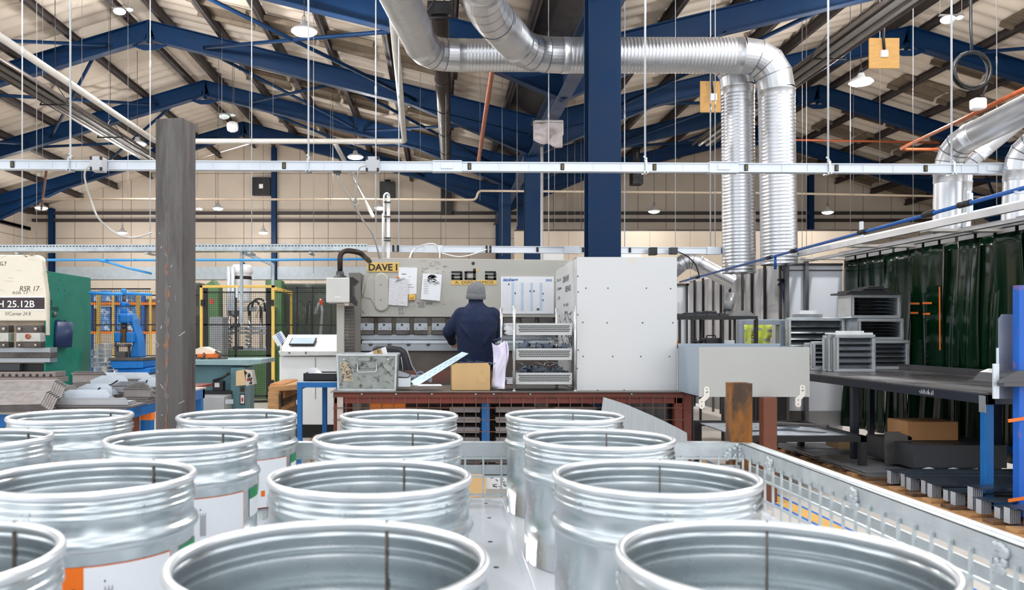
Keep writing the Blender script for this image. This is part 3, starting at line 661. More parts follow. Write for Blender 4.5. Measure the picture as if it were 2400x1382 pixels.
g = MB(); g.box(X(1410, 6.74), X(1600, 6.74), 6.74, 6.78, Z(1040, 6.74), Z(938, 6.74)); one(g, 'film_panel', M('black film', (40, 40, 44), .2, 0, .4, 6), 'black glossy sheet behind the mesh at the right of the bench', 'panel')
g = MB(); g.ob(P(1100, 1132, 5.6), (.16, .3, .13), (0, 0, .2)); g.box(X(1100, 5.6) - .07, X(1100, 5.6) + .07, 5.5, 5.7, 0, .2); one(g, 'cardboard_bundle', card, 'brown cardboard bundle low behind the wire panel, beside the printed sheet', 'cardboard')
t = T('printed_sheet', 'grey sheet with black pen marks behind the wire panel', 'sheet', P(1155, 1150, 5.5)); g = MB(); g.pp([(1125, 1118), (1196, 1116), (1196, 1145), (1138, 1145)], 5.5, .01); O(g, 'sheet', guardg, t)
g = MB(); scribble(g, 1148, 1190, 1120, 1140, 5.498, 16, .006, 2, .3); O(g, 'pen_mark', ink, t, fix=False)
# curved grey sheet leaning against the bench
Yk = 6.3; cs = T('curved_sheet', 'curved dull grey sheet leaning in front of the bench mesh', 'sheet metal', P(1500, 1060, Yk))
top = [(1414, 930), (1440, 938), (1470, 948), (1500, 961), (1530, 974), (1560, 988), (1590, 1003), (1610, 1014)]
g = MB(); g.pp(top + [(1616, 1160), (1385, 1160)], Yk, .004); O(g, 'panel', M('streaked dull sheet', (170, 176, 180), .45, .5, .1, 5, stretch=(14, 1, .6)), cs)
# ------------------------------------------------------------------ things standing on the bench
def seat(z=ZT): return z
# tall guard box
Yg = 6.7; gx0, gx1 = X(1352, Yg), X(1587, Yg); gz1 = Z(602, Yg)
gb = T('guard_cabinet', 'tall pale grey sheet metal guard standing on the bench', 'cabinet', ((gx0 + gx1) / 2, 7.3, ZT))
m = MB(); m.box(gx0, gx1, Yg, Yg + .012, ZT, gz1); O(m, 'front_panel', guardg, gb, bevel=.003)
m = MB(); m.prism([(Yg, ZT), (7.9, ZT + .02), (7.9, gz1 - .02), (Yg + .02, gz1)], 'x', gx0, gx0 + .008); sp = O(m, 'side_panel', guardg, gb)
m = MB(); m.box(gx1 - .008, gx1, Yg + .012, 7.6, ZT, gz1); O(m, 'side_panel', trayb, gb)
m = MB(); m.box(gx0, gx1, Yg + .01, 7.6, gz1 - .006, gz1); O(m, 'lid', guardg, gb)
m = MB(); rnd = random.Random(6)
for px, py in ((1373, 675), (1425, 675), (1515, 675), (1572, 676), (1366, 755), (1423, 756), (1506, 756), (1577, 756), (1367, 835), (1436, 835), (1502, 835), (1569, 835), (1354, 647), (1355, 684), (1354, 737), (1355, 820), (1353, 863), (1401, 914), (1463, 914)): m.tube([P(px, py, Yg - .003), P(px, py, Yg)], .006, 10)
O(m, 'fixing', steel_d, gb)
m = MB(); m.pp([(1470, 606), (1490, 604), (1487, 622), (1478, 614)], Yg - .0006, .0005); O(m, 'tape_mark', M('pale tape residue', (220, 214, 200), .7), gb)
def side_text(s, y0, y1, z0, z1):
    text(s, 0, 0, 0, 0, 0, M('grey marker', (84, 84, 88), .7), gb, 'pen_mark', world=((gx0 - .001, y1, z0), (0, -1, 0), (0, 0, 1), (y1 - y0) * .85, (z1 - z0) * .72))
for s, a, b, c, d in (('DRAW', 7.05, 7.45, 1.72, 1.8), ('BEND', 6.95, 7.3, 1.63, 1.7), ('R.6', 7.55, 7.8, 1.75, 1.79), ('1.5mm', 7.5, 7.82, 1.67, 1.71), ('2.0', 7.6, 7.8, 1.58, 1.62), ('R 4.0', 7.1, 7.4, 1.5, 1.54), ('W16', 7.15, 7.35, 1.43, 1.47)): side_text(s, a, b, c, d)
m = MB(); rnd = random.Random(12); py_, pz_ = 7.8, 1.42
for k in range(40):
    a, b = 7.3 + rnd.uniform(-.3, .4) , 1.1 + rnd.uniform(0, .35); m.bar((gx0 - .001, a, b), (gx0 - .001, a - rnd.uniform(.02, .2), b - rnd.uniform(-.04, .1)), .001, .006, (1, 0, 0))
O(m, 'scribble', ink, gb, fix=False)
# tray box hanging over the bench end
Yt = 6.14; tx0, tx1 = X(1638, Yt), X(1898, Yt); tz0, tz1 = Z(930, Yt), Z(813, Yt); ty1 = 6.68
tb = T('tray_box', 'open grey sheet metal tray at the right end of the bench', 'tray', ((tx0 + tx1) / 2, 6.4, tz0))
m = MB(); m.box(tx0, tx1, Yt, Yt + .006, tz0, tz1); O(m, 'front_panel', trayg, tb, bevel=.002)
m = MB(); m.box(tx0, tx0 + .006, Yt + .006, ty1, tz0, tz1); O(m, 'side_panel', trayb, tb)
m = MB(); m.box(tx1 - .006, tx1, Yt + .006, ty1, tz0, tz1); O(m, 'side_panel', trayb, tb)
m = MB(); m.box(tx0, tx1, ty1 - .006, ty1, tz0, tz1 + .02); O(m, 'back_panel', trayb, tb)
m = MB(); m.box(tx0, tx1, Yt + .006, ty1, tz0, tz0 + .006); O(m, 'floor', trayg, tb)
def rnd_tab(cx, y0, y1, r, up):
    a = [(cx + r * math.cos(math.pi * (1 + k / 8)), (y0 + r) + r * math.sin(math.pi * (1 + k / 8))) for k in range(9)] if up else [(cx + r * math.cos(math.pi * k / 8), (y1 - r) + r * math.sin(math.pi * k / 8)) for k in range(9)]
    return a
for ux, lx, dy in ((1656.5, 1645, 0), (1881, 1871, -4)):
    g = MB(); Yq = Yt - .006
    up_ = rnd_tab(ux, 905 + dy, 0, 6.8, True); lo_ = rnd_tab(lx, 0, 958 + dy, 7, False)
    g.pp(up_ + [(ux + 6.8, 928 + dy), (ux + 2, 935 + dy), (lx + 7, 940 + dy)] + lo_ + [(lx - 7, 937 + dy), (ux - 6.8, 928 + dy)], Yq, .004)
    br = O(g, 'bracket', M('worn white bracket', (226, 222, 214), .5, .1, .06, 30), tb, bevel=.001)
    g = MB()
    for a, b in ((ux, 911 + dy), (ux - 1, 919 + dy), (ux + 2, 918 + dy), (lx, 941 + dy), (lx, 951 + dy)): g.tube([P(a, b, Yq - .0025), P(a, b, Yq)], .0042, 8)
    O(g, 'screw', steel_d, br)
for px, Yq in ((1808, 6.05),):
    g = MB(); g.box(X(1790, Yq), X(1822, Yq), Yq, Yq + .09, 0, Z(929, Yq + .1)); one(g, 'square_post', brownp, 'brown square post below the right end of the grey tray', 'post', bevel=.004)
# steel tote
Yo = 6.66; to = T('steel_tote', 'scuffed dark galvanised tote with wire handle, at the bench left end', 'box', (X(858, Yo), 6.9, ZT))
z0, z1 = ZT, Z(832, Yo); x0, x1 = X(790, Yo), X(929, Yo)
m = MB(); ty = .5
def taper(a, b, t0, t1, f=.012):
    return m
m.prism([(x0 + .012, z0), (x1 - .012, z0), (x1, z1), (x0, z1)], 'y', Yo, Yo + .004); m.prism([(x0 + .012, z0), (x1 - .012, z0), (x1, z1), (x0, z1)], 'y', Yo + ty, Yo + ty + .004)
m.add([(x0 + .012, Yo, z0), (x0 + .012, Yo + ty, z0), (x0, Yo + ty, z1), (x0, Yo, z1)], [(0, 1, 2, 3)]); m.add([(x1 - .012, Yo, z0), (x1 - .012, Yo + ty, z0), (x1, Yo + ty, z1), (x1, Yo, z1)], [(0, 1, 2, 3)])
m.box(x0 + .012, x1 - .012, Yo, Yo + ty, z0, z0 + .004); O(m, 'shell', tote, to, fix=False)
m = MB()
for a, b in (((x0, Yo, z1), (x1, Yo, z1)), ((x0, Yo + ty, z1), (x1, Yo + ty, z1)), ((x0, Yo, z1), (x0, Yo + ty, z1)), ((x1, Yo, z1), (x1, Yo + ty, z1)), ((x0, Yo, z1), (x0 + .012, Yo, z0)), ((x1, Yo, z1), (x1 - .012, Yo, z0)), ((x0 + .01, Yo, z0 + .008), (x1 - .01, Yo, z0 + .008))): m.bar(a, b, .018, .018, (0, 0, 1))
O(m, 'rim', zinc, to, bevel=.004)
m = MB(); m.tube(fillet([P(838, 848, Yo - .006), P(838, 872, Yo - .025), P(882, 871, Yo - .025), P(882, 848, Yo - .006)], .015), .005, 8); O(m, 'handle', zinc, to)
m = MB(); m.pb(840, 880, 838, 846, Yo - .016, .016); O(m, 'handle_strap', tote, to, bevel=.003)
m = MB()
for a, b in (((830, 862), (812, 845)), ((884, 862), (908, 843)), ((830, 862), (884, 862))): m.tube([P(*a, Yo - .004), P(*b, Yo - .004)], .006, 6)
O(m, 'pressed_rib', tote, to)
m = MB(); m.pp([(796, 850), (816, 845), (828, 893), (806, 893)], Yo - .004, .003); tg_ = O(m, 'tag', M('dirty cream tag', (176, 162, 138), .8, 0, .15, 30, stain=(120, 106, 88), stain_amt=.3, stain_scale=40), to)
for k, s in enumerate(('STORED', 'RIOS & PARTS')): text(s, 0, 0, 0, 0, 0, ink, tg_, 'lettering', world=(P(812 - k * 9, 849 + k, Yo - .0045), Vector((.26, 0, -.97)), Vector((.97, 0, .26)), .14, .022 if k == 0 else .014)) if False else None
m = MB(); scribble(m, 799, 822, 852, 888, Yo - .0045, 40, .006, 21, .3); O(m, 'pen_mark', ink, tg_, fix=False)
m = MB(); m.tube([P(806, 842, Yo - .006), P(806, 842, Yo)], .008, 10); m.tube([P(910, 842, Yo - .006), P(910, 842, Yo)], .008, 10); O(m, 'rivet', zinc, to)
t = T('card_note', 'white card with a tan label sticking out of the steel tote', 'card', P(880, 832, 6.8)); g = MB(); g.pp([(846, 832), (904, 812), (910, 836), (880, 845), (850, 845)], 6.8, .004); O(g, 'card', paper, t)
g = MB(); g.pp([(874, 822), (893, 816), (897, 829), (876, 832)], 6.798, .002); lb = O(g, 'label', card, t); text('B1', 886, 892, 820, 827, 6.797, ink, lb, tilt=-.3)
# dark padded leather case, gloves, scales, clipboard
t = T('leather_chair', 'black padded leather chair back behind the bench, right of the tote', 'chair', P(920, 890, 7.7))
g = MB(); g.pp([(872, 815), (880, 811), (915, 810), (938, 813), (952, 822), (958, 838), (966, 866), (978, 884), (990, 896), (900, 900), (872, 880)], 7.5, .16); O(g, 'backrest', leather, t, bevel=.05, seg=4)
g = MB(); g.tube([P(952, 818, 7.49), P(957, 830, 7.48), P(965, 856, 7.48), (P(982, 884, 7.48)), P(992, 892, 7.48)], .006, 8); g.tube([P(940, 836, 7.49), P(944, 862, 7.48), P(942, 884, 7.48)], .004, 8); O(g, 'piping', M('grey piping', (150, 150, 154), .6), t)
g = MB(); g.cyl((X(920, 7.6), 7.6, .12), (X(920, 7.6), 7.6, Z(895, 7.6)), .03); O(g, 'column', grey_d, t)
g = MB()
for k in range(5): a = k * 1.2566; g.bar((X(920, 7.6), 7.6, .1), (X(920, 7.6) + .28 * math.cos(a), 7.6 + .28 * math.sin(a), .04), .05, .04)
O(g, 'base', grey_d, t)
t = T('steel_block', 'small bright steel block between the tote and the clipboard', 'block', P(948, 906, 6.7)); g = MB(); g.pb(933, 962, 884, 906, 6.7, .14); O(g, 'body', steel_l, t, bevel=.002); g = MB(); g.pp([(933, 866), (962, 878), (962, 884), (933, 882)], 6.74, .1); O(g, 'lid', steel, t); g = MB(); g.tube(fillet([P(933, 866, 6.7), P(962, 876, 6.68), P(958, 884, 6.68), P(934, 884, 6.7)], .01), .004, 6); O(g, 'wire', blk, t)
t = T('clipboard', 'pale blue plastic sheet leaning up from the bench toward the cardboard box', 'board', P(965, 905, 6.75))
g = MB(); pts = [P(962, 893, 6.72), P(1083, 824, 6.95), P(1099, 828, 6.96), P(975, 906, 6.7)]; nrm = Vector((.2, -1, .2)).normalized() * .012
g.add(pts + [p - nrm for p in pts], [(0, 1, 2, 3), (7, 6, 5, 4), (0, 4, 5, 1), (1, 5, 6, 2), (2, 6, 7, 3), (3, 7, 4, 0)]); O(g, 'sheet', frost, t, bevel=.003)
g = MB(); d = (pts[1] - pts[0]).normalized()
for k in range(16): q = pts[0].lerp(pts[1], .12 + k * .05) + (pts[3] - pts[0]) * (.3 + .25 * (k % 2)) + nrm * .06; g.bar(q, q + d * .03, .003, .001, nrm)
O(g, 'print', M('faint blue print', (160, 186, 206), .5), t)
t = T('work_glove', 'grey and blue work glove under the tilted pale blue sheet', 'glove', P(985, 893, 6.85)); g = MB(); g.ell(P(985, 886, 6.87), .07, .05, .03); g.ell(P(968, 884, 6.87), .05, .04, .022); g.tube([P(1000, 890, 6.83), P(1010, 893, 6.8)], .014, 8); g.tube([P(996, 885, 6.83), P(1012, 886, 6.8)], .013, 8); O(g, 'palm', M('grey knit', (140, 140, 150), .9, 0, .2, 60), t, mods=(('REMESH', dict(mode='VOXEL', voxel_size=.006)),)); baked(t.children[0])
g = MB(); g.lathe([(.03, 0), (.036, .01), (.036, .03), (.03, .035)], 16, P(985, 880, 6.8), axis='y'); O(g, 'cuff', M('blue cuff', (70, 140, 196), .8), t)
g = MB(); g.ob(P(1006, 902, 6.72) + Vector((0, 0, .0)), (.2, .14, .006), (0, 0, .1)); g.ob(P(985, 901, 6.74), (.12, .1, .004), (0, 0, -.2)); one(g, 'paper_sheet', paper, 'loose white papers lying on the bench below the tilted sheet', 'paper')
# cardboard box with blue parts
Yx = 6.72; t = T('cardboard_box', 'open cardboard box of dark blue parts, on the bench behind the drums', 'box', (X(1104, Yx), 6.9, ZT)); x0, x1, zc = X(1057, Yx), X(1150, Yx), Z(856, Yx)
g = MB(); g.box(x0, x1, Yx, Yx + .004, ZT, zc); g.box(x0, x1, Yx + .3, Yx + .304, ZT, zc); g.box(x0, x0 + .004, Yx, Yx + .3, ZT, zc); g.box(x1 - .004, x1, Yx, Yx + .3, ZT, zc); g.box(x0, x1, Yx, Yx + .3, ZT, ZT + .004); O(g, 'body', card, t)
g = MB(); g.prism([(x0 + .02, zc), (x1 - .01, zc), (x1 - .02, zc + .02), (x0 + .04, zc + .016)], 'y', Yx + .004, Yx + .05); O(g, 'flap', card, t)
for k, (px, an) in enumerate(((1086, .1), (1096, -.2), (1106, .3), (1116, -.3), (1126, .45), (1136, .2), (1144, -.1))):
    g = MB(); c = P(px, 852, Yx + .12); g.ob(c, (.05, .16, .004), (0, .5 + an, .3)); g.ob(c + Vector((.02, 0, -.01)), (.004, .16, .05), (0, .5 + an, .3)); g.box(c.x - .012, c.x + .012, c.y - .05, c.y + .05, ZT + .006, c.z)
    one(g, 'bent_bracket', blueb, 'dark blue folded steel part in the cardboard box, %s from the left' % ('first', 'second', 'third', 'fourth', 'fifth', 'sixth', 'seventh')[k], 'bracket', 'folded parts in the cardboard box')
for k in range(5):
    g = MB(); c = P(1164 - k * 1.5, 795 + k * 18, 7.0); g.ob(c, (.055, .09, .003), (0, -.25, .2)); g.ob(c + Vector((.026, 0, .008)), (.003, .09, .02), (0, -.1, .2)); g.box(c.x - .002, c.x + .002, c.y, c.y + .004, c.z - .075, c.z)
    one(g, 'bent_bracket', blueb, 'small folded steel part behind the white sheets, %s from the top' % ('first', 'second', 'third', 'fourth', 'fifth')[k], 'bracket', 'folded parts behind the white sheets')
# crumpled bundle of white sheets
t = T('paper_bundle', 'curled bundle of large white sheets between cardboard box and letter rack', 'paper', P(1172, 915, 6.75))
for k in range(4):
    g = MB(); o_ = k * 7
    def pf(u, v):
        px = 1153 + o_ * .5 + u * (30 - k * 3) + 6 * math.sin(v * 3 + k) * (1 - v) + (5 * math.sin(v * 5) if k % 2 else 0); py = 803 + k * 3 + v * (108 - k * 7) + 6 * math.sin(u * 4 + k) * (1 - v)
        return P(px, min(py, 913), 6.72 + .03 * k + .06 * math.sin(u * 3.1 + v * 2.2 + k) + .03 * math.sin(v * 7 + u * 3))
    g.grid(pf, 10, 16); O(g, 'sheet', lilac, t, fix=False, solid=.002)
# three tier letter rack
Yr = 6.62; t = T('letter_rack', 'three tier perforated steel letter rack standing on the bench', 'rack', (X(1278, Yr), 6.8, ZT))
for k, (ya, yb) in enumerate(((757, 785), (816, 844), (873, 901))):
    yr = Yr + .06; g = MB(); x0, x1 = X(1209, yr), X(1341, yr); zb, zt_ = Z(yb, yr), Z(ya, yr); dp = .34
    g.box(x0, x1, yr, yr + .003, zb, zt_); g.box(x0, x0 + .003, yr, yr + dp, zb, zt_); g.box(x1 - .003, x1, yr, yr + dp, zb, zt_); g.box(x0, x1, yr, yr + dp, zb, zb + .003); g.box(x0, x1, yr + dp - .003, yr + dp, zb, zt_)
    tr = O(g, 'tray', M('satin rack steel', (188, 190, 190), .4, .3, .04, 6), t, bevel=.001)
    g = MB()
    for i in range(31):
        for j in range(4):
            px = 1217 + i * 3.9 + (1.95 if j % 2 else 0); py = ya + 6.5 + j * 4.2
            if px < 1335: g.disc(P(px, py, yr - .0006), .0062, 8, 'y')
    O(g, 'perforation', blk, tr, fix=False)
for px, y0, yq in ((1205, 717, Yr + .02), (1348, 717, Yr + .02), (1175, 722, 6.98), (1305, 724, 6.98)):
    g = MB(); g.cyl((X(px, yq), yq, ZT), (X(px, yq), yq, Z(y0, yq)), .0115, 14); g.ell((X(px, yq), yq, Z(y0, yq)), .0115, .0115, .006, 14, 6); g.lathe([(.0, 0), (.02, 0), (.016, .008), (.011, .012)], 14, (X(px, yq), yq, ZT)); O(g, 'pole', chrome, t)
for k, (py, lab) in enumerate(((757, 'upper'), (902, 'lower'))):
    g = MB(); rnd = random.Random(k)
    for j in range(9 if k == 0 else 4): g.ob((X(1245, 6.85) + rnd.uniform(-.01, .01), 6.86 + rnd.uniform(-.01, .01), Z(785 if k == 0 else 901, Yr + .06) + .006 + j * .011), (.42, .26, .008), (0, 0, rnd.uniform(-.03, .03)))
    one(g, 'paper_pile', paper, 'pile of papers in the %s tray of the letter rack' % lab, 'paper')
for k, (ya, seed) in enumerate(((812, 5), (869, 9))):
    rnd = random.Random(seed)
    for j in range(9):
        x = X(1222 + j * 12.5, 6.8); z = Z(844 if k == 0 else 901, Yr + .06) + .004
        g = MB(); hgt = rnd.uniform(.1, .16); an = rnd.uniform(-.5, .5); c = Vector((x, 6.8 + rnd.uniform(-.03, .08), z + hgt / 2))
        g.ob(c, (.035, .03, hgt), (0, an * .3, an)); g.ob(c + Vector((.01, -.016, hgt * .3)), (.06, .003, .03), (0, an, an)); g.ob(c + Vector((-.01, -.016, -hgt * .1)), (.05, .003, .02), (0, -an, an))
        one(g, 'clamp_part', M('bright dark steel part', (92, 100, 112), .22, .8, .4, 30), 'small dark shiny steel part in the %s tray, %s from the left' % (('middle', 'bottom')[k], ('first', 'second', 'third', 'fourth', 'fifth', 'sixth', 'seventh', 'eighth', 'ninth')[j]), 'steel part', 'steel parts in the letter rack')
    g = MB(); rnd = random.Random(seed + 1)
    for j in range(16):
        a = P(1214 + rnd.uniform(0, 105), ya - 2 - rnd.uniform(2, 26), 6.72); b = a + Vector((rnd.uniform(-.1, .12), rnd.uniform(0, .05), rnd.uniform(-.03, .03))); g.tube([a, (a + b) / 2 + Vector((0, 0, .01)), b], .0022, 5)
    one(g, 'wire_tangle', chrome, 'tangle of thin bright wires lying over the %s tray of the letter rack' % ('middle', 'bottom')[k], 'wire')
# ------------------------------------------------------------------ the worker, back to the camera
wk = T('person', 'person in a navy fleece and grey knitted hat, bending over the press', 'person', (.36, 7.8, 0))
SH_L, EL_L, WR_L = Vector((.205, 7.79, 1.44)), Vector((.088, 7.83, 1.275)), Vector((.125, 8.07, 1.185))
SH_R, EL_R, WR_R = Vector((.515, 7.79, 1.44)), Vector((.535, 7.9, 1.23)), Vector((.45, 8.1, 1.16))
def limb(m, pts, rs, n=14):
    q, r = [], []
    for i in range(len(pts) - 1):
        for k in range(6): q.append(pts[i].lerp(pts[i + 1], k / 6)); r.append(rs[i] + (rs[i + 1] - rs[i]) * k / 6)
    m.tube(q + [pts[-1]], r + [rs[-1]], n)
    for p, s in zip(pts, rs): m.ell(p, s, s, s, 12, 8)
def hand(m, wr, d, side, up=Vector((0, 0, 1))):
    d = d.normalized(); s = d.cross(up).normalized() * side; n = s.cross(d).normalized()
    if n.z < 0: n = -n
    c = wr + d * .045
    for k in range(5): m.ell(wr + d * (.012 + .017 * k), .036, .022, .02, 10, 6)
    for i, (o, L) in enumerate(((-.03, .068), (-.01, .078), (.011, .074), (.03, .058))):
        b = wr + d * .082 + s * o; k1 = b + d * L * .45 - n * .006; k2 = b + d * L * .75 - n * .022; k3 = b + d * L * .9 - n * .04
        m.tube([b - d * .02, b, k1, k2, k3], [.0095, .009, .0085, .008, .0065], 8); m.ell(k3, .0065, .0065, .0065, 8, 6)
    b = wr + d * .03 - s * .03; m.tube([b, b - s * .02 + d * .025, b - s * .018 + d * .055 - n * .012], [.013, .0105, .008], 8); m.ell(b - s * .018 + d * .055 - n * .012, .008, .008, .008, 8, 6)
hx, hy = .352, 7.855
m = MB()
m.loft([(.355, 7.79, .82, .15, .1), (.355, 7.78, 1.0, .145, .1), (.355, 7.78, 1.25, .17, .11), (.355, 7.79, 1.4, .175, .1), (.355, 7.81, 1.47, .13, .08), (.352, 7.83, 1.52, .062, .06), (.352, 7.84, 1.62, .056, .06)])
m.ell((hx, hy, 1.655), .076, .092, .098, 20, 14); m.ell((hx, hy + .045, 1.6), .052, .055, .062, 16, 10)       # skull, jaw
m.ell((hx, hy + .098, 1.625), .012, .018, .02, 10, 8); m.ell((hx, hy + .096, 1.588), .022, .008, .007, 10, 6)     # nose, mouth
for s in (-1, 1): m.ell((hx + s * .077, hy + .005, 1.632), .01, .02, .033, 10, 8); m.ell((hx + s * .03, hy + .084, 1.655), .013, .008, .009, 10, 6)
limb(m, [SH_L, EL_L, WR_L], [.05, .042, .028]); limb(m, [SH_R, EL_R, WR_R], [.05, .042, .028])
hand(m, WR_L, Vector((.25, 1, -.25)), 1); hand(m, WR_R, Vector((-.2, 1, -.25)), -1)
for s in (-1, 1): limb(m, [Vector((.355 + s * .09, 7.79, .86)), Vector((.355 + s * .11, 7.8, .48)), Vector((.355 + s * .12, 7.83, .1))], [.085, .058, .042]); m.ell((.355 + s * .125, 7.88, .05), .045, .12, .04, 12, 8)
body = O(m, 'body', skin, wk, mods=(('REMESH', dict(mode='VOXEL', voxel_size=.0065)), ('SMOOTH', dict(iterations=3, factor=.5)))); baked(body)
m = MB()
m.loft([(.355, 7.79, .80, .178, .128), (.356, 7.78, .88, .182, .13), (.354, 7.775, 1.0, .178, .126), (.352, 7.77, 1.14, .182, .13), (.352, 7.765, 1.27, .194, .136), (.355, 7.77, 1.38, .2, .13), (.356, 7.785, 1.45, .19, .112), (.355, 7.8, 1.495, .145, .092), (.353, 7.82, 1.53, .09, .078), (.352, 7.83, 1.56, .07, .07)], 32)
limb(m, [SH_L + Vector((.01, 0, -.01)), EL_L, WR_L], [.083, .062, .044], 18); limb(m, [SH_R + Vector((-.01, 0, -.01)), EL_R, WR_R], [.083, .062, .044], 18)
for k, (a, b) in enumerate((((.2, 7.66, 1.33), (.3, 7.64, 1.2)), ((.25, 7.65, 1.0), (.4, 7.645, .93)), ((.5, 7.66, 1.3), (.42, 7.64, 1.15)), ((.3, 7.65, .9), (.46, 7.65, .96)))): m.tube([Vector(a), (Vector(a) + Vector(b)) / 2 + Vector((0, -.004, 0)), Vector(b)], [.008, .014, .008], 8)
jk = O(m, 'jacket', fleece, wk, mods=(('REMESH', dict(mode='VOXEL', voxel_size=.011)), ('SMOOTH', dict(iterations=5, factor=.5)))); baked(jk)
for p in jk.data.polygons: p.use_smooth = True
for p in body.data.polygons: p.use_smooth = True
m = MB(); m.lathe([(.07, 0), (.071, .02), (.067, .05), (.063, .052), (.062, .03), (.064, 0)], 28, (.352, 7.838, 1.553)); O(m, 'collar', fleece, jk)
m = MB(); m.lathe([(.0455, -.02), (.047, 0), (.0455, .02)], 18, (0, 0, 0));  R_ = (WR_L - EL_L).normalized().to_track_quat('Z', 'Y').to_matrix(); m.v = [R_ @ v + WR_L for v in m.v]; O(m, 'cuff', fleece, jk)
m = MB(); dm = [(.089, .0), (.0925, .012), (.0925, .04), (.09, .05)]; m.lathe(dm + [(.0905, .052), (.091, .075), (.0865, .105), (.077, .13), (.06, .15), (.038, .163), (.016, .169), (.0, .17)], 48, (0, 0, 0))
for v in m.v:
    t = math.atan2(v.y, v.x); v.x *= 1 + .012 * math.sin(t * 24); v.y *= 1.08 * (1 + .012 * math.sin(t * 24)); v.z += .006 * math.sin(t * 3 + 1) * (v.z / .17)
m.v = [Vector((hx, hy - .006, 1.588)) + Euler((.06, .03, 0)).to_matrix() @ v for v in m.v]; ht = O(m, 'hat', knit, wk)
m = MB(); m.lathe([(.09, 0), (.0955, .006), (.0965, .042), (.0935, .05), (.09, .044)], 48, (0, 0, 0))
for v in m.v: t = math.atan2(v.y, v.x); k = 1 + .012 * math.sin(t * 40); v.x *= k; v.y *= 1.08 * k
m.v = [Vector((hx, hy - .006, 1.588)) + Euler((.06, .03, 0)).to_matrix() @ v for v in m.v]; O(m, 'hat_cuff', knit, ht)
m = MB(); m.loft([(.355, 7.79, .7, .165, .118), (.355, 7.79, .84, .17, .12), (.355, 7.785, .95, .16, .115)])
for s in (-1, 1): limb(m, [Vector((.355 + s * .09, 7.79, .8)), Vector((.355 + s * .11, 7.8, .48)), Vector((.355 + s * .12, 7.83, .07))], [.1, .078, .07])
tr = O(m, 'trousers', denim, wk, mods=(('REMESH', dict(mode='VOXEL', voxel_size=.014)), ('SMOOTH', dict(iterations=3, factor=.5)))); baked(tr)
for p in tr.data.polygons: p.use_smooth = True
for s in (-1, 1): m = MB(); m.ell((.355 + s * .125, 7.89, .055), .055, .15, .055, 16, 10); m.v = [Vector((v.x, v.y, max(v.z, .0))) for v in m.v]; O(m, 'boot', leather, wk)
# ------------------------------------------------------------------ high bay lamps (each carries its own light)
def lamp(px, py, Y, r, label, watt=1.):
    c = P(px, py, Y); t = T('high_bay_lamp', label, 'lamp', c, 'lit high bay lamps')
    g = MB(); g.lathe([(0, .16), (.05, .155), (.07, .08), (r * .8, .05), (r, .012), (r, 0), (r * .96, -.004), (r * .9, .006)], 28, c); O(g, 'housing', M('lamp housing', (206, 208, 210), .4, .3), t, fix=False)
    g = MB(); g.lathe([(r * .93, .002), (r * .8, -.03), (r * .4, -.05), (0, -.055)], 28, c); O(g, 'diffuser', lampm, t, fix=False)
    g = MB(); g.tube([c + Vector((0, 0, .15)), (c.x, c.y, rz(c.x) + .23)], .006, 6); g.tube([c + Vector((.03 * math.cos(a), 0, .2 + .05 * math.sin(a))) for a in [k * .7 for k in range(10)]], .005, 5); O(g, 'cord', grey_d, t)
    l = bpy.data.lights.new('lamp_light', 'POINT'); l.energy = LAMP_W * watt; l.shadow_soft_size = r * .8; l.color = (1, .985, .97)
    lo = bpy.data.objects.new('lamp_light', l); COL.objects.link(lo); lo.parent = t; lo.location = (0, 0, -.16 - r * .3)
lamp(713, 74, 12.4, .2, 'large bright high bay lamp near the top, left of the silver ducts', 1.3)
lamp(322, 337, 19, .2, 'lit lamp just left of the bare steel post top')
lamp(833, 368, 20, .2, 'lit lamp touching the top of the busbar, left of the grey tap-off box')
lamp(97, 487, 24.6, .19, 'lit lamp at the far left beside the corner column', .5)
lamp(511, 488, 25, .16, 'lit lamp right of the bare steel post, below the wall rails', .45)
lamp(890, 487, 24, .16, 'lit lamp beside the top of the vertical white trunking', .45)
lamp(287, 545, 27, .16, 'small lit lamp left of the bare steel post, above the looping cable', .3)
lamp(617, 545, 27, .16, 'small lit lamp left of the thin blue wall column, above the cable tray', .3)
lamp(2018, 193, 14, .2, 'bright lamp in the right bay below the plywood board', 1.2)
lamp(1533, 495, 22.5, .16, 'lit lamp right of the thick blue column, above the partition', .35)
lamp(1940, 497, 22.5, .16, 'lit lamp right of the two vertical ducts', .35)
for px, py, Y, lab in ((285, 27, 15, 'unlit pale light fitting under the roof at the upper left'), (530, 273, 18.6, 'unlit pale light fitting right of the steel post, above the white globe'), (2228, 46, 13, 'unlit pale light fitting at the upper right')):
    c = P(px, py, Y); t = T('light_fitting', lab, 'lamp', c, 'unlit fittings'); g = MB(); g.box(c.x - .18, c.x + .2, c.y - .03, c.y + .03, c.z + .06, c.z + .075); O(g, 'bracket', steel_d, t)
    g = MB(); g.ell(c + Vector((-.04, 0, 0)), .12, .1, .06); g.ell(c + Vector((.15, 0, .03)), .06, .06, .03); O(g, 'bowl', lampg, t)
    g = MB(); g.cyl(c + Vector((-.17, 0, .07)), (c.x - .17, c.y, rz(c.x) + .2), .005, 6); g.cyl(c + Vector((.18, 0, .07)), (c.x + .18, c.y, rz(c.x + .18) + .2), .005, 6); O(g, 'wire', steel_d, t)
c = P(545, 297, 20); t = T('globe_speaker', 'white drum shaped fitting hung below the left ridge', 'speaker', c); g = MB(); g.lathe([(0, -.13), (.1, -.12), (.135, -.05), (.135, .05), (.1, .12), (0, .13)], 24, c, axis='x'); O(g, 'body', white, t); g = MB(); g.cyl(c + Vector((0, 0, .1)), (c.x, c.y, rz(c.x) + .2), .006, 6); O(g, 'wire', steel_d, t)
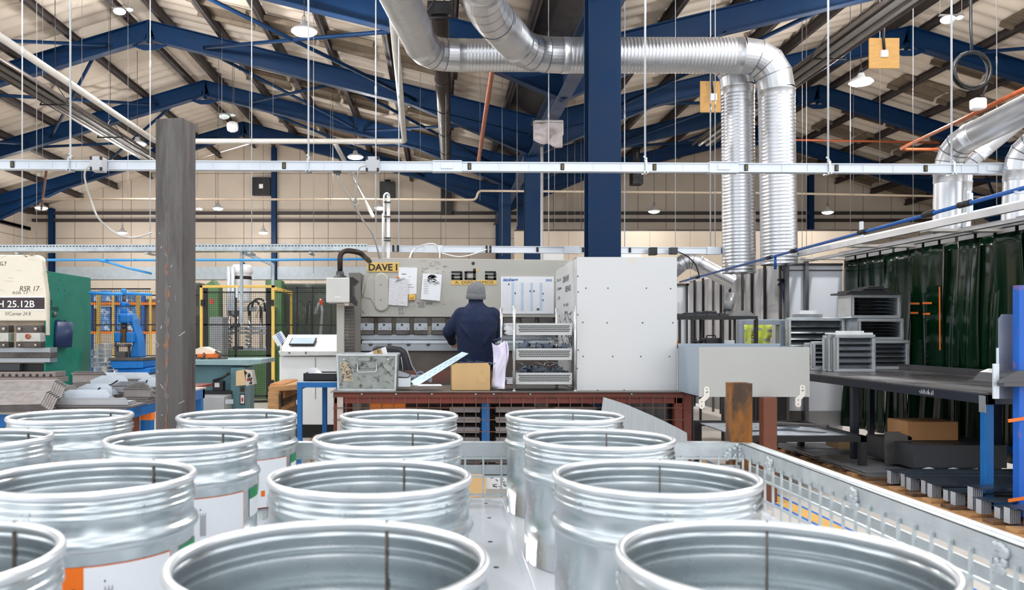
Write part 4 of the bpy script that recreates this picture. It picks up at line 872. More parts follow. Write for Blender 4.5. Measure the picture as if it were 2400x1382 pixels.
c = P(463, 490, 25); t = T('light_fitting', 'small unlit round lamp left of a lit lamp under the wall rails', 'lamp', c, 'unlit fittings'); g = MB(); g.lathe([(0, -.02), (.14, -.01), (.15, .01), (.05, .05), (0, .06)], 20, c); O(g, 'bowl', white, t); g = MB(); g.cyl(c, (c.x, c.y, rz(c.x) + .2), .005, 6); O(g, 'wire', steel_d, t)
for x, y, lab in ((-8.6, 9.6, 'unseen lamp added for fill over the cream press'), (-2.6, 8.0, 'unseen lamp added for fill over the red bench'), (5.2, 8.0, 'unseen lamp added for fill over the dark bench'), (7.6, 12.4, 'unseen lamp added for fill over the welding booth'), (-5.0, 13.6, 'unseen lamp added for fill over the saw')):
    z = rz(x) - .55; lamp(CX + F * x / y, CY - F * (z - H) / y, y, .2, lab, {5.2: 3., 7.6: .9}.get(x, 1.9))  # lamps out of view, added to brighten roof, press area and booth panels
# ------------------------------------------------------------------ busbar across the front
q0, q1 = P(-40, 386.5, 7.0), P(2352, 397, 7.18)
def bb(px, a=q0, b=q1):
    lo, hi = 0., 1.
    for _ in range(40):
        md = (lo + hi) / 2; p = a.lerp(b, md)
        if CX + F * p.x / p.y < px: lo = md
        else: hi = md
    return a.lerp(b, lo)
bus = T('busbar_trunking', 'long silver busbar trunking across the hall, in front of the thick blue column', 'busbar', (q0 + q1) / 2)
m = MB(); m.bar(q0, q1, .05, .066); m.bar(q0 + Vector((0, 0, .036)), q1 + Vector((0, 0, .036)), .075, .008); m.bar(q0 - Vector((0, 0, .036)), q1 - Vector((0, 0, .036)), .075, .008); O(m, 'body', alu, bus)
for px in (33, 455, 667, 1100, 1317, 1532, 1746, 1957, 2165):
    c = bb(px) + Vector((0, -.03, 0)); g = MB(); g.box(c.x - .016, c.x + .016, c.y - .006, c.y + .006, c.z - .028, c.z + .028); so = O(g, 'socket', blk, bus, bevel=.003)
    g = MB()
    for k in range(3): g.box(c.x - .004, c.x + .006, c.y - .008, c.y - .005, c.z - .018 + k * .014, c.z - .012 + k * .014)
    O(g, 'contact', M('brass contact', (190, 160, 70), .4, .5), so)
for a, b in ((1014, 1082), (1659, 1727), (2287, 2352)):
    p, q = bb(a) + Vector((0, -.004, 0)), bb(b) + Vector((0, -.004, 0)); g = MB(); g.bar(p, q, .07, .09); g.bar(p + Vector((0, -.01, .045)), q + Vector((0, -.01, .045)), .08, .008); g.bar(p + Vector((0, -.01, -.045)), q + Vector((0, -.01, -.045)), .08, .008); jc = O(g, 'joint_cover', alu, bus, bevel=.002)
    r = p.lerp(q, .28); s = p.lerp(q, .7); g = MB(); g.bar(r + Vector((0, -.04, 0)), s + Vector((0, -.04, 0)), .012, .045); O(g, 'joint_plate', M('pale joint plate', (226, 230, 236), .4, .2), jc, bevel=.002)
for px in (70, 125, 180, 300, 500, 560, 610, 760, 800, 950, 1170, 1240, 1390, 1455, 1600, 1830, 1890, 2020, 2090, 2250):
    c = bb(px) + Vector((0, -.027, 0)); g = MB(); g.box(c.x - .004, c.x + .004, c.y - .004, c.y + .004, c.z - .028, c.z + .028); O(g, 'stiffener', alu, bus)
for px in (165, 723, 1512, 1940, 2230):
    c = bb(px); g = MB(); g.box(c.x - .02, c.x + .02, c.y - .045, c.y + .045, c.z - .052, c.z - .042); g.box(c.x - .008, c.x + .008, c.y - .045, c.y - .036, c.z - .05, c.z + .06); g.tube([c + Vector((0, -.03, .06)), c + Vector((.012, 0, .08)), c + Vector((-.012, 0, .1)), c + Vector((0, 0, .11))], .008, 6); O(g, 'hanger', galv, bus)
def tapbox(x0, x1, y0, y1, Y, label, dp=.12):
    t = T('tap_off_box', label, 'junction box', P((x0 + x1) / 2, y1, Y)); g = MB(); g.pb(x0, x1, y0, y1, Y, dp); O(g, 'housing', M('light grey box', (190, 192, 196), .5, 0, .04), t, bevel=.008)
    g = MB()
    for a, b in ((x0, y0), (x1 - 5, y0), (x0, y1 - 8), (x1 - 5, y1 - 8)): g.pb(a, a + 5, b, b + 8, Y - .004, .02)
    O(g, 'latch', blk, t, bevel=.002); return t
tapbox(210, 238, 366, 399, 6.86, 'grey tap-off box on the busbar left of the bare steel post'); tapbox(857, 888, 366, 401, 6.9, 'grey tap-off box on the busbar above the press brake')
g = MB(); g.pb(780, 798, 399, 403, 6.95, .06); g.pb(788, 795, 402, 410, 6.95, .04); one(g, 'plug', grey_d, 'small grey plug hanging under the busbar left of the tap-off box', 'plug')
def cable(pts, r, mt, label, cat='cable', name='cable', n=8, grp=None):
    v = [P(*p) for p in pts]; o = []
    for i in range(len(v) - 1):
        a, b, c, d = v[max(i - 1, 0)], v[i], v[i + 1], v[min(i + 2, len(v) - 1)]
        for k in range(6):
            t = k / 6; o.append(.5 * ((2 * b) + (c - a) * t + (2 * a - 5 * b + 4 * c - d) * t * t + (3 * b - a - 3 * c + d) * t ** 3))
    g = MB(); g.tube(o + [v[-1]], r, n); return one(g, name, mt, label, cat, grp)
greyc = M('grey cable', (196, 194, 190), .5, 0, .04)
cable([(211, 388, 6.85), (201, 397, 6.85), (199, 420, 6.9), (213, 468, 7), (229, 508, 7), (254, 534, 7.1), (285, 553, 7.1), (318, 556, 7.2), (356, 545, 7.3)], .008, greyc, 'grey cable looping down from the left tap-off box to behind the post')
cable([(857, 388, 6.9), (843, 393, 6.9), (837, 420, 7), (834, 462, 7.2), (832, 478, 7.4), (848, 512, 7.7), (872, 545, 8), (884, 580, 8.3), (891, 604, 8.5)], .008, greyc, 'grey cable from the right tap-off box down to the press')
cable([(792, 410, 6.95), (794, 425, 7), (815, 455, 7.2), (829, 480, 7.4), (845, 510, 7.7), (868, 540, 8), (882, 575, 8.3), (888, 604, 8.52)], .007, greyc, 'grey cable from the hanging plug down to the press')
g = MB(); c = P(833, 473, 7.35); g.tube([c + Vector((.025 * math.cos(k * .5), .006 * k / 13, .028 * math.sin(k * .5))) for k in range(30)], .007, 6); one(g, 'cable_coil', greyc, 'small loop of grey cable tied where two cables meet', 'cable')
# ------------------------------------------------------------------ hanger rods and wires
rods = [(165, 372, 7.01, .009), (723, 375, 7.06, .009), (1512, 378, 7.12, .009), (1941, 380, 7.15, .009), (2230, 384, 7.17, .009), (52, 575, 10.2, .008), (86, 620, 12, .005), (352, 576, 10.2, .007), (590, 576, 10.2, .006), (735, 640, 14, .005), (881, 578, 10.2, .009), (935, 578, 10.2, .007),
 (1045, 585, 14, .004), (1177, 600, 14, .004), (1212, 530, 15, .005), (1286, 585, 10.4, .006), (1300, 540, 16, .004), (1330, 537, 17, .004), (1347, 537, 17.5, .004), (1362, 537, 18, .004), (1464, 578, 10.4, .006), (1583, 578, 10.4, .004), (1665, 585, 10.4, .008), (1676, 585, 10.5, .006), (1880, 590, 14, .005), (1890, 590, 15, .005), (1993, 545, 15, .006), (2062, 430, 13, .005), (2140, 540, 13, .005), (2336, 480, 11, .006),
 (100, 410, 15, .004), (192, 470, 16, .004), (255, 440, 17, .004), (300, 330, 16, .004), (585, 330, 18, .004), (640, 300, 18, .004), (985, 390, 17, .004), (775, 480, 18, .004), (520, 300, 17, .004), (1125, 470, 16, .004)]
order = ['first', 'second', 'third', 'fourth', 'fifth', 'sixth', 'seventh', 'eighth', 'ninth', 'tenth', 'eleventh', 'twelfth', 'thirteenth', 'fourteenth', 'fifteenth', 'sixteenth', 'seventeenth', 'eighteenth', 'nineteenth', 'twentieth']
order += ['twenty-' + x for x in order[:9]] + ['thirtieth'] + ['thirty-' + x for x in order[:9]] + ['fortieth']
near = sorted([r for r in rods if r[2] < 8]); mid = sorted([r for r in rods if 8 < r[2] < 10.6]); far = sorted([r for r in rods if r[2] > 10.6])
for lst, what in ((near, 'white hanger rod carrying the long front busbar, %s from the left'), (mid, 'thin hanger rod carrying the lower cable tray and busbar, %s from the left'), (far, 'thin wire hanging from the roof further back, %s from the left')):
    for k, (px, py, Y, r) in enumerate(lst):
        a = P(px, py, Y); g = MB(); g.cyl(a, (a.x, a.y, rz(a.x) + .23), r, 6)
        if r > .005: zc = a.z + (rz(a.x) - a.z) * .45; g.cyl((a.x, a.y, zc), (a.x, a.y, zc + .12), r * 1.6, 6)
        one(g, 'hanger_rod', M('bright rod', (224, 228, 232), .35, .4) if Y < 10.6 else M('dull wire', (150, 150, 150), .5, .3), what % order[k], 'rod', 'hanger rods')
# ------------------------------------------------------------------ lower tray, second busbar, trunking, pipes
Yl = 10.2
t = T('cable_tray', 'perforated galvanised cable tray across the left half at mid height', 'cable tray', P(430, 590, Yl)); g = MB()
a, b = P(-60, 583, Yl), P(862, 581, Yl); g.bar(a + Vector((0, 0, -.04)), b + Vector((0, 0, -.04)), .22, .004); g.bar(a + Vector((0, -.11, -.0)), b + Vector((0, -.11, 0)), .003, .08); g.bar(a + Vector((0, .11, 0)), b + Vector((0, .11, 0)), .003, .08); O(g, 'channel', galv, t)
g = MB()
for k in range(120): c = a.lerp(b, (k + .5) / 120) + Vector((0, -.113, .018)); g.box(c.x - .012, c.x + .012, c.y - .001, c.y + .001, c.z - .006, c.z + .006)
O(g, 'slot', grey_d, t, fix=False)
for px in (52, 352, 590, 730): c = bb(px, a, b); g = MB(); g.box(c.x - .02, c.x + .02, c.y - .14, c.y + .14, c.z - .08, c.z - .06); O(g, 'hanger', galv, t)
a2, b2 = P(862, 583, Yl), P(1740, 588, Yl + .1)
t = T('busbar_trunking', 'shorter silver busbar at mid height behind the press brake and guard', 'busbar', (a2 + b2) / 2); g = MB(); g.bar(a2, b2, .05, .07); g.bar(a2 + Vector((0, 0, .038)), b2 + Vector((0, 0, .038)), .07, .008); g.bar(a2 - Vector((0, 0, .038)), b2 - Vector((0, 0, .038)), .07, .008); O(g, 'body', alu, t)
for px in (1259, 1366, 1475, 1690): c = bb(px, a2, b2) + Vector((0, -.03, 0)); g = MB(); g.box(c.x - .015, c.x + .015, c.y - .006, c.y + .006, c.z - .03, c.z + .03); O(g, 'socket', blk, t)
for x0, x1 in ((995, 1037), (1322, 1356), (1655, 1688)): g = MB(); g.bar(bb(x0, a2, b2) + Vector((0, -.004, 0)), bb(x1, a2, b2) + Vector((0, -.004, 0)), .07, .095); O(g, 'joint_cover', alu, t, bevel=.002)
tapbox(919, 935, 574, 589, 10.1, 'small light grey box on the lower busbar right of the white trunking'); tapbox(1138, 1152, 575, 592, 10.1, 'grey box on the lower busbar left of the blue columns')
g = MB(); g.pb(1572, 1589, 579, 595, 10.1, .1); one(g, 'tap_off_box', grey_d, 'dark grey box on the lower busbar right of the guard cabinet', 'junction box', bevel=.006)
g = MB(); g.pb(1524, 1541, 579, 597, 10.08, .1); one(g, 'cable_clamp', blk, 'black clamp round the lower busbar above the guard cabinet', 'clamp', bevel=.004)
cable([(1589, 590, 10.1), (1610, 600, 10.2), (1630, 620, 10.4), (1640, 650, 10.6)], .008, blk, 'black cable from the dark box down toward the booth')
cable([(960, 604, 8.6), (970, 585, 9.4), (995, 573, 10), (1018, 572, 10.1), (1030, 585, 10.1), (1031, 604, 9.5)], .009, white, 'white cable arching over the lower busbar above the press')
cable([(1036, 593, 10.1), (1070, 601, 10.1), (1100, 598, 10.1), (1140, 584, 10.1)], .008, white, 'white cable sagging below the lower busbar left of the grey box')
t = T('wall_trunking', 'white vertical trunking with conduits rising behind the press beam', 'trunking', P(909, 604, 9.9)); g = MB(); g.pb(906, 914, 456, 606, 9.9, .05); O(g, 'body', white, t, bevel=.003)
g = MB(); g.tube(fillet([P(900, 604, 9.88), P(900, 456, 9.88), P(908, 451, 9.88), P(913, 458, 9.9)], .03), .012, 8); g.cyl(P(897, 604, 9.95), P(897, 500, 9.95), .01, 8); O(g, 'conduit', white, t)
g = MB()
for y in (472, 506, 556, 562): g.pb(899, 915, y, y + 1.6, 9.86, .1)
O(g, 'strap', blk, t)
t = T('steel_strut', 'slotted steel strut frame hanging under the cable tray', 'strut', P(600, 700, 10.4))
for k, (p, q) in enumerate(((P(566, 590, 10.3), P(566, 760, 10.3)), (P(570, 592, 10.3), P(640, 620, 10.5)), (P(640, 620, 10.5), P(640, 668, 10.5)))): g = MB(); g.bar(p, q, .035, .035); O(g, 'strut', galv, t)
g = MB(); g.tube(fillet([P(110, 609, 10), P(600, 609, 10), P(866, 607, 10)], .1), .016, 8); one(g, 'air_pipe', M('blue air pipe', (70, 160, 226), .35), 'straight pale blue air pipe across the left, below the cable tray', 'pipe')
g = MB(); g.tube([P(238, 610, 9.98), P(300, 628, 10), P(356, 641, 10.1)], .014, 8); g.tube([P(232, 609, 9.96), P(248, 611, 9.96)], .024, 8); one(g, 'air_pipe', M('blue air pipe', (70, 160, 226), .35), 'blue air pipe branch sloping down to the steel post', 'pipe')
g = MB(); g.tube(fillet([Vector((-5.85, 8.9, 5.2)), Vector((-5.85, 16.7, 5.2)), P(948, 331, 16.7), Vector((-.55, 8.8, 5.2))], .12), .055, 12); one(g, 'duct_pipe', M('pale grey pipe', (206, 202, 196), .4), 'pale grey pipe running under the roof in a long U', 'pipe')
g = MB(); g.tube(fillet([P(785, 335, 17.2), P(820, 400, 19), P(873, 505, 24)], .1), .05, 10); one(g, 'duct_pipe', M('pale grey pipe', (206, 202, 196), .4), 'pale grey pipe sloping down behind the right tap-off box', 'pipe')
g = MB(); g.tube(fillet([P(100, 466, 20), P(1116, 468, 20), P(1121, 447, 20), P(1800, 452, 20.2), P(2330, 462, 20.4)], .1), .028, 8); one(g, 'water_pipe', M('beige pipe', (226, 206, 182), .5), 'thin beige pipe across the back with a step up left of the blue columns', 'pipe')
for px, k in ((300, 'left of the steel post'), (780, 'right of the wall vent'), (1300, 'right of the second blue column'), (2000, 'right of the vertical ducts')): g = MB(); g.cyl(P(px, 466 if px < 1110 else 452 + (px - 1121) * .009, 20.02), (X(px, 20.02), 20.02, rz(X(px, 20)) + .23), .006, 6); one(g, 'hanger_rod', M('dull wire', (150, 150, 150), .5, .3), 'thin wire carrying the beige pipe, ' + k, 'rod', 'hanger rods')
g = MB(); g.tube([P(1180, 0, 9.9), P(1160, 118, 11.6), P(1122, 376, 19)], [.035, .04, .045], 8); one(g, 'copper_pipe', copper, 'copper coloured pipe sloping down left of the blue valley beam', 'pipe')
g = MB(); g.tube([P(1820, 327, 18), P(2200, 334, 18.2)], .025, 8); one(g, 'copper_pipe', copper, 'straight thin copper pipe right of the vertical ducts', 'pipe')
g = MB(); g.tube(fillet([P(2220, 350, 14), P(2108, 350, 14.5), P(2230, 292, 11.5), P(2440, 190, 9)], .2), .03, 8); one(g, 'copper_pipe', copper, 'copper pipe bent back along the smooth right hand duct', 'pipe')
g = MB(); g.tube([P(97, 490, 22), P(110, 320 + 70, 18), P(95, 385, 17.8)], .03, 8); one(g, 'copper_pipe', M('rust brown pipe', (112, 66, 50), .6), 'short rust brown pipe stub above the far left lamp', 'pipe')
# radiant heaters
def heater(x, z, y0, y1, label, r=.22, tube=False):
    t = T('radiant_heater', label, 'heater', (x, (y0 + y1) / 2, z), 'radiant tube heaters'); g = MB()
    if tube:
        g.tube([(x, y0, z), (x + .15, y1, z)], .125, 20); O(g, 'tube', blk_s, t)
        for k in range(5): f = (k + .6) / 5; g = MB(); yy = y0 + (y1 - y0) * f; g.tube([(x + .15 * f, yy - .02, z), (x + .15 * f, yy + .02, z)], .134, 20); O(g, 'collar', blk, t)
        g = MB(); g.tube([(x - .22, y0 - .05, z - .1), (x, y0 - .05, z + .22), (x + .22, y0 - .05, z - .1), (x - .22, y0 - .05, z - .1)], .015, 6); g.box(x - .16, x + .16, y0 - .06, y0, z - .05, z + .12); O(g, 'bracket', blk, t)
    else:
        a = [(r * math.cos(math.pi * (.02 + .96 * k / 10)), r * .8 * math.sin(math.pi * (.02 + .96 * k / 10))) for k in range(11)]; pr_ = a + [(u * .96, w * .94) for u, w in reversed(a)]
        g.prism([(x + u, z + w) for u, w in pr_], 'y', y0, y1, True); O(g, 'reflector', M('brown steel reflector', (92, 84, 80), .4, .5, .12, 4), t)
        g = MB(); g.cyl((x - .08, y0 + .1, z + .03), (x - .08, y1 - .1, z + .03), .05, 10); g.cyl((x + .08, y0 + .1, z + .03), (x + .08, y1 - .1, z + .03), .05, 10); O(g, 'tube', M('heater tube', (112, 108, 104), .45, .4), t)
        for yy in [y0 + .5 + k * 2.4 for k in range(int((y1 - y0) / 2.4))]:
            g = MB()
            g.tube([(x - r - .05, yy, z - .02), (x + r + .05, yy, z - .02)], .014, 6); g.tube([(x - r - .05, yy, z - .02), (x, yy, z + .35), (x + r + .05, yy, z - .02)], .01, 6); g.cyl((x, yy, z + .35), (x, yy, rz(x) + .2), .006, 6)
            O(g, 'hanger', blk, t)
    return t
heater(0, 5.5, 10.7, 19.5, 'dark tube heater hanging lengthways behind the silver ducts', tube=True)
heater(-6.78, 5.3, 9.0, 19.2, 'brown trough heater hanging along the left bay beside the white pipe'); heater(5.7, 5.3, 9.0, 17.6, 'brown trough heater hanging along the right bay behind the vertical ducts')
# ------------------------------------------------------------------ silver ducts
def duct(name, nodes, r, label, bend=.45, spiral=True, step=.042, gores=4):
    v = [Vector(n) for n in nodes]; t = T(name, label, 'duct', v[-1], 'silver ventilation ducts')
    cut = []
    for i in range(len(v)):
        if 0 < i < len(v) - 1:
            d1, d2 = (v[i - 1] - v[i]), (v[i + 1] - v[i]); q = min(bend, d1.length * .48, d2.length * .48); cut.append((v[i] + d1.normalized() * q, v[i] + d2.normalized() * q))
        else: cut.append((v[i], v[i]))
    for i in range(len(v) - 1):
        a, b = cut[i][1], cut[i + 1][0]; L = (b - a).length; g = MB()
        if spiral:
            n = max(2, int(L / step)); pts, rs = [], []
            for k in range(n):
                for f, rr in ((0, r), (.72, r), (.86, r + .0032)): pts.append(a.lerp(b, (k + f) / n)); rs.append(rr)
            g.tube(pts + [b], rs + [r], 36, False)
        else: g.tube([a, b], r, 36, False)
        O(g, 'spiral_section' if spiral else 'straight_section', ductm, t, fix=False)
        for e, s in ((a, 1), (b, -1)):
            if (e - v[0]).length > .01 and (e - v[-1]).length > .01: g = MB(); d = (b - a).normalized() * s; g.tube([e, e + d * .02, e + d * .022, e + d * .09, e + d * .1], [r + .007, r + .007, r + .004, r + .004, r], 36, False); O(g, 'joint_collar', ductm, t, fix=False)
        if i < len(v) - 2:
            s, c, e = cut[i + 1][0], v[i + 1], cut[i + 1][1]; pts = [(s * (1 - q) + c * q) * (1 - q) + (c * (1 - q) + e * q) * q for q in [k / gores for k in range(gores + 1)]]
            g = MB()
            for k in range(gores): g2 = MB(); g2.tube([pts[0]] * 0 + pts[k:k + 2], r, 36, False)
            g.tube(pts, r + .001, 36, False); me = O(g, 'elbow', ductm, t, fix=False)
            md = me.modifiers.new('edges', 'EDGE_SPLIT'); md.split_angle = math.radians(9 if gores < 6 else 60)
            g = MB()
            for k in range(1, gores): d = (pts[k + 1] - pts[k - 1]).normalized() * .004; g.tube([pts[k] - d, pts[k] + d], r + .005, 36, False)
            O(g, 'seam', M('duct seam', (120, 122, 126), .4, .7), me, fix=False)
    return t
duct('spiral_duct', [(-.7, 6.4, 4.75), (-.16, 10.2, 4.75), (X(1728, 10.2), 10.2, 4.75), (X(1732, 10.2), 10.2, Z(640, 10.2))], .2, 'rear spiral duct running right from the upper left, then down on the left', .4)
duct('spiral_duct', [(.36, 6.2, 4.6), (.43, 8.25, 4.6), (1.05, 9.76, 4.6), (X(1818, 9.76), 9.76, 4.6), (X(1826, 9.76), 9.76, Z(620, 9.76))], .208, 'front spiral duct with the double bend, then down on the right', .42)
duct('smooth_duct', [P(2620, 150, 6.0), P(2224, 345, 7.6), P(2220, 545, 7.6)], .12, 'smooth silver duct bending down behind the right end of the busbar', .24, False, gores=4)
duct('smooth_duct', [P(2420, 262, 7.5), P(2262, 390, 7.75), P(2258, 540, 7.75)], .062, 'thinner smooth duct just right of the first smooth duct', .14, False, gores=4)
duct('smooth_duct', [P(2600, 262, 6.4), P(2386, 345, 7.05), P(2378, 520, 7.05)], .1, 'smooth duct at the right edge of the photo, bending down', .2, False, gores=4)
duct('flexible_duct', [P(1570, 640, 11.6), P(1612, 604, 11.6), P(1720, 662, 11.4)], .11, 'low silver duct just right of the guard cabinet', .22, False, gores=4)
# ------------------------------------------------------------------ boards, cable coil, cloth, vents
for (x0, x1, y0, y1, Y, lab) in ((2037, 2108, 89, 160, 12, 'square plywood board with a white box, hung at the upper right'), (1641, 1700, 190, 263, 14, 'plywood board with a white box, half hidden by the vertical duct')):
    t = T('hanging_board', lab, 'board', P((x0 + x1) / 2, y1, Y)); g = MB(); g.pb(x0, x1, y0, y1, Y, .02); O(g, 'panel', ply, t); cx = (x0 + x1) / 2 + 2; cy = (y0 + y1) / 2
    g = MB(); g.pb(cx - 8, cx + 8, cy - 8, cy + 8, Y - .05, .05); O(g, 'box', white, t, bevel=.006); g = MB(); g.tube([P(cx - 2, cy - 8, Y - .03), P(cx - 4, y0 - 2, Y - .03), (X(cx - 4, Y), Y - .03, rz(X(cx, Y)) + .2)], .02, 8); O(g, 'cable', blk, t)
c = P(2278, 165, 9.6); t = T('cable_coil', 'coil of thick black cable hanging under the roof at the right', 'cable', c); g = MB()
g.tube([c + Vector((.215 * math.cos(k * .3) * (1 + .08 * math.sin(k * .071)), .02 * math.sin(k * .13), .215 * math.sin(k * .3) * (1 + .06 * math.cos(k * .083)))) for k in range(96)], .014, 8); O(g, 'loop', blk, t)
g = MB(); g.tube([c + Vector((0, 0, .2)), c + Vector((.0, .02, .5)), (c.x - .02, c.y, rz(c.x) + .2)], .016, 8); g.tube([c + Vector((.2, 0, -.05)), c + Vector((.17, 0, -.2)), P(2302, 228, 9.6)], .012, 8); O(g, 'lead', blk, t)
g = MB(); g.pb(2286, 2316, 227, 254, 9.55, .13); one(g, 'socket_box', white, 'white socket box hanging from the black cable coil', 'socket', bevel=.03, seg=3)
def cl(u, v):
    px = 1250 + 70 * u + (6 if v > .5 else -2) * math.sin(u * 6); py = 283 + v * (58 - 26 * abs(u - .5) * (1 if u < .5 else -.2)) + 4 * math.sin(u * 9)
    return P(px, py, 14.2 + .08 * math.sin(u * 11 + v * 3) * v + .05 * math.sin(v * 9 + u * 4))
g = MB(); g.grid(cl, 22, 16); one(g, 'plastic_cloth', M('grey white cloth', (182, 174, 174), .8, 0, .06, 12), 'grey white cloth hung under the blue valley beam', 'cloth', fix=False, solid=.006)
g = MB(); g.tube([P(1253, 284, 14.18), P(1320, 284, 14.18)], .02, 8); g.cyl(P(1270, 345, 14.5), (X(1270, 14.5), 14.5, 0), .026, 8); one(g, 'conduit', M('grey conduit', (176, 172, 172), .5, .2), 'grey conduit running down beside the second blue column below the cloth', 'conduit')
t = T('wall_vent', 'square black vent with a white centre on the far wall', 'vent', P(612, 457, YW - .1)); g = MB(); g.pb(591, 633, 415, 457, YW - .22, .2); O(g, 'frame', blk, t); g = MB(); g.pb(607, 616, 431, 441, YW - .26, .04); O(g, 'plate', white, t)
g = MB(); g.pb(604.5, 605.5, 416, 456, YW - .235, .02); g.pb(619.5, 620.5, 416, 456, YW - .235, .02); O(g, 'bar', grey_d, t)
for x0, x1, y0, y1, Y, lab in ((1034, 1059, 428, 500, 28.4, 'black flue box on the far wall left of the blue columns'), (1483, 1508, 395, 430, 23, 'black flue box right of the thick blue column'), (890, 925, 425, 463, 28.4, 'dark box on the far wall beside the vertical trunking')):
    g = MB(); g.pb(x0, x1, y0, y1, Y, .4); g.cyl(P((x0 + x1) / 2, y0, Y) + Vector((0, .2, 0)), Vector((X((x0 + x1) / 2, Y), Y + .2, Z(y0 - 6, Y) if Y > 25 else rz(X(x0, Y)) + .28)), .1, 10); one(g, 'flue_box', blk, lab, 'vent')
for px, py, k in ((1148, 479, 'left'), (1158, 481, 'right')):
    t = T('security_light', 'small twin floodlight on the far wall by the blue columns, %s head' % k, 'lamp', P(px, py, 26)); g = MB(); g.ell(P(px, py, 26.2), .07, .09, .07, 12, 8); O(g, 'head', white, t); g = MB(); g.cyl(P(px, py, 26.2), P(px, py, 28.8), .03, 8); O(g, 'bracket', blk, t)
# ------------------------------------------------------------------ cream press brake at the left edge
YL = 7.2
t = T('press_brake', 'cream press brake with black model strip, cut by the left edge', 'machine', (X(20, YL), 7.6, 0))
m = MB(); m.pp([(-120, 596), (86, 597), (94, 601), (98, 608), (102, 650), (108, 694), (108, 752), (-120, 752)], YL, .08); O(m, 'ram', cream, t, bevel=.012, seg=3)
m = MB(); m.pp([(98, 608), (103, 612), (113, 690), (113, 785), (107, 785), (108, 694)], YL + .01, .03); O(m, 'cheek', M('cream grey edge', (206, 196, 178), .5, 0, .06, 5), t)
m = MB(); m.pb(-120, 104, 697, 724, YL - .003, .003); ns = O(m, 'model_strip', M('dark brown strip', (56, 44, 50), .4, 0, .25, 9), t)
m = MB(); m.pb(-120, 104, 694, 697, YL - .004, .004); m.pb(-120, 104, 724, 727, YL - .004, .004); O(m, 'strip_edge', white, ns)
text('PH 25.12B', -17, 81, 704, 720, YL - .004, M('white lettering', (240, 240, 236), .5), ns, bold=.01)
text('RSR 17', 46, 93, 670, 682, YL - .001, M('brown pen', (92, 78, 70), .7), t, 'pen_mark', slant=.2); text('RSR 17', 30, 66, 683, 689, YL - .001, ink_f, t, 'pen_mark'); text('V/Corner 24 8', 12, 72, 730, 739, YL - .001, ink_f, t, 'pen_mark', slant=.2); text('G.7', 0, 15, 613, 622, YL - .001, ink, t, 'pen_mark')
m = MB(); scribble(m, 50, 75, 597, 599, YL - .001, 8, .008, 2, .5); scribble(m, -5, 100, 602, 690, YL - .001, 10, .002, 3, .2); O(m, 'scratch', M('faint tan scratch', (170, 156, 138), .7), t, fix=False)
m = MB(); m.pb(-120, 110, 752, 776, YL + .04, .1); O(m, 'lower_ram', M('oily beige', (170, 152, 132), .5, .1, .2, 8, stain=(128, 112, 96), stain_amt=.4), t)
for px in (-38, 37):
    g = MB(); g.pb(px, px + 58, 762, 779, YL - .05, .1); cl_ = O(g, 'tool_clamp', steel_d, t, bevel=.004); g = MB(); g.pb(px + 1, px + 57, 780, 800, YL - .08, .1); O(g, 'plate', M('pale clamp plate', (196, 196, 190), .4, .4, .1, 12), cl_, bevel=.003); g = MB(); g.pb(px, px + 58, 801, 814, YL - .06, .1); O(g, 'jaw', steel_d, cl_, bevel=.004)
    g = MB()
    for a, b, r in ((8, 770, .012), (46, 770, .012), (8, 808, .009), (46, 808, .009), (12, 797, .006), (48, 797, .006)): g.tube([P(px + a, b, YL - .09), P(px + a, b, YL - .04)], r, 12)
    O(g, 'bolt', M('bright bolt', (190, 176, 160), .3, .7), cl_); g = MB(); g.lathe([(.018, 0), (.024, -.01), (.014, -.02), (.01, -.005)], 16, P(px + 29, 788, YL - .08), axis='y'); O(g, 'hex_socket', copper, cl_)
for y0, y1, x1, mt, dp in ((814, 826, 117, steel, .02), (826, 838, 119, steel_d, .0), (838, 849, 117, steel, .02)): m = MB(); m.pb(-120, x1, y0, y1, YL - .02 + dp, .14); O(m, 'punch_rail', mt, t, bevel=.003)
m = MB(); m.pb(-120, 102, 851, 869, YL + .06, .1); O(m, 'tool_gap', blk, t)
m = MB(); m.pb(-120, 46, 852, 869, YL, .08); O(m, 'insert', grey_d, t, bevel=.003)
m = MB(); m.pb(-120, 130, 871, 883, YL - .06, .2); m.pb(-120, 134, 884, 896, YL - .07, .22); O(m, 'die_block', M('brown grey steel', (150, 138, 132), .4, .5, .1, 8), t, bevel=.004)
m = MB()
for k in range(14): m.tube([P(7 + (k - 6) * 16, 879, YL - .066), P(7 + (k - 6) * 16, 879, YL - .05)], .012, 10)
O(m, 'die_groove', blk, t)
m = MB(); m.box(X(-120, YL), X(100, YL), YL, YL + .9, 0, Z(896, YL)); O(m, 'bed', greenp, t)
gp_ = MB(); xg = X(105, YL); gp_.prism([(YL + .02, 0), (YL + .95, 0), (YL + .95, Z(651, YL + .93)), (YL + .9, Z(650, YL + .9)), (YL + .02, Z(634, YL))], 'x', xg - .02, xg); gpo = O(gp_, 'side_panel', greenp, t, bevel=.003)
m = MB()
for y_, z_, r in ((7.25, 1.72, .02), (7.25, 1.66, .035), (7.45, 1.66, .008), (7.58, 1.66, .008), (7.45, 1.38, .008), (7.58, 1.38, .008), (7.47, 1.75, .007)): m.tube([(xg - .001, y_, z_), (xg + .002, y_, z_)], r, 12)
O(m, 'hole', blk, gpo)
for s, a, b, c, d in (('BS', 7.26, 7.34, 1.51, 1.56), ('POWER', 7.26, 7.46, 1.46, 1.5)): text(s, 0, 0, 0, 0, 0, ink, gpo, 'pen_mark', world=((xg + .001, a, c), (0, 1, 0), (0, 0, 1), b - a, d - c))
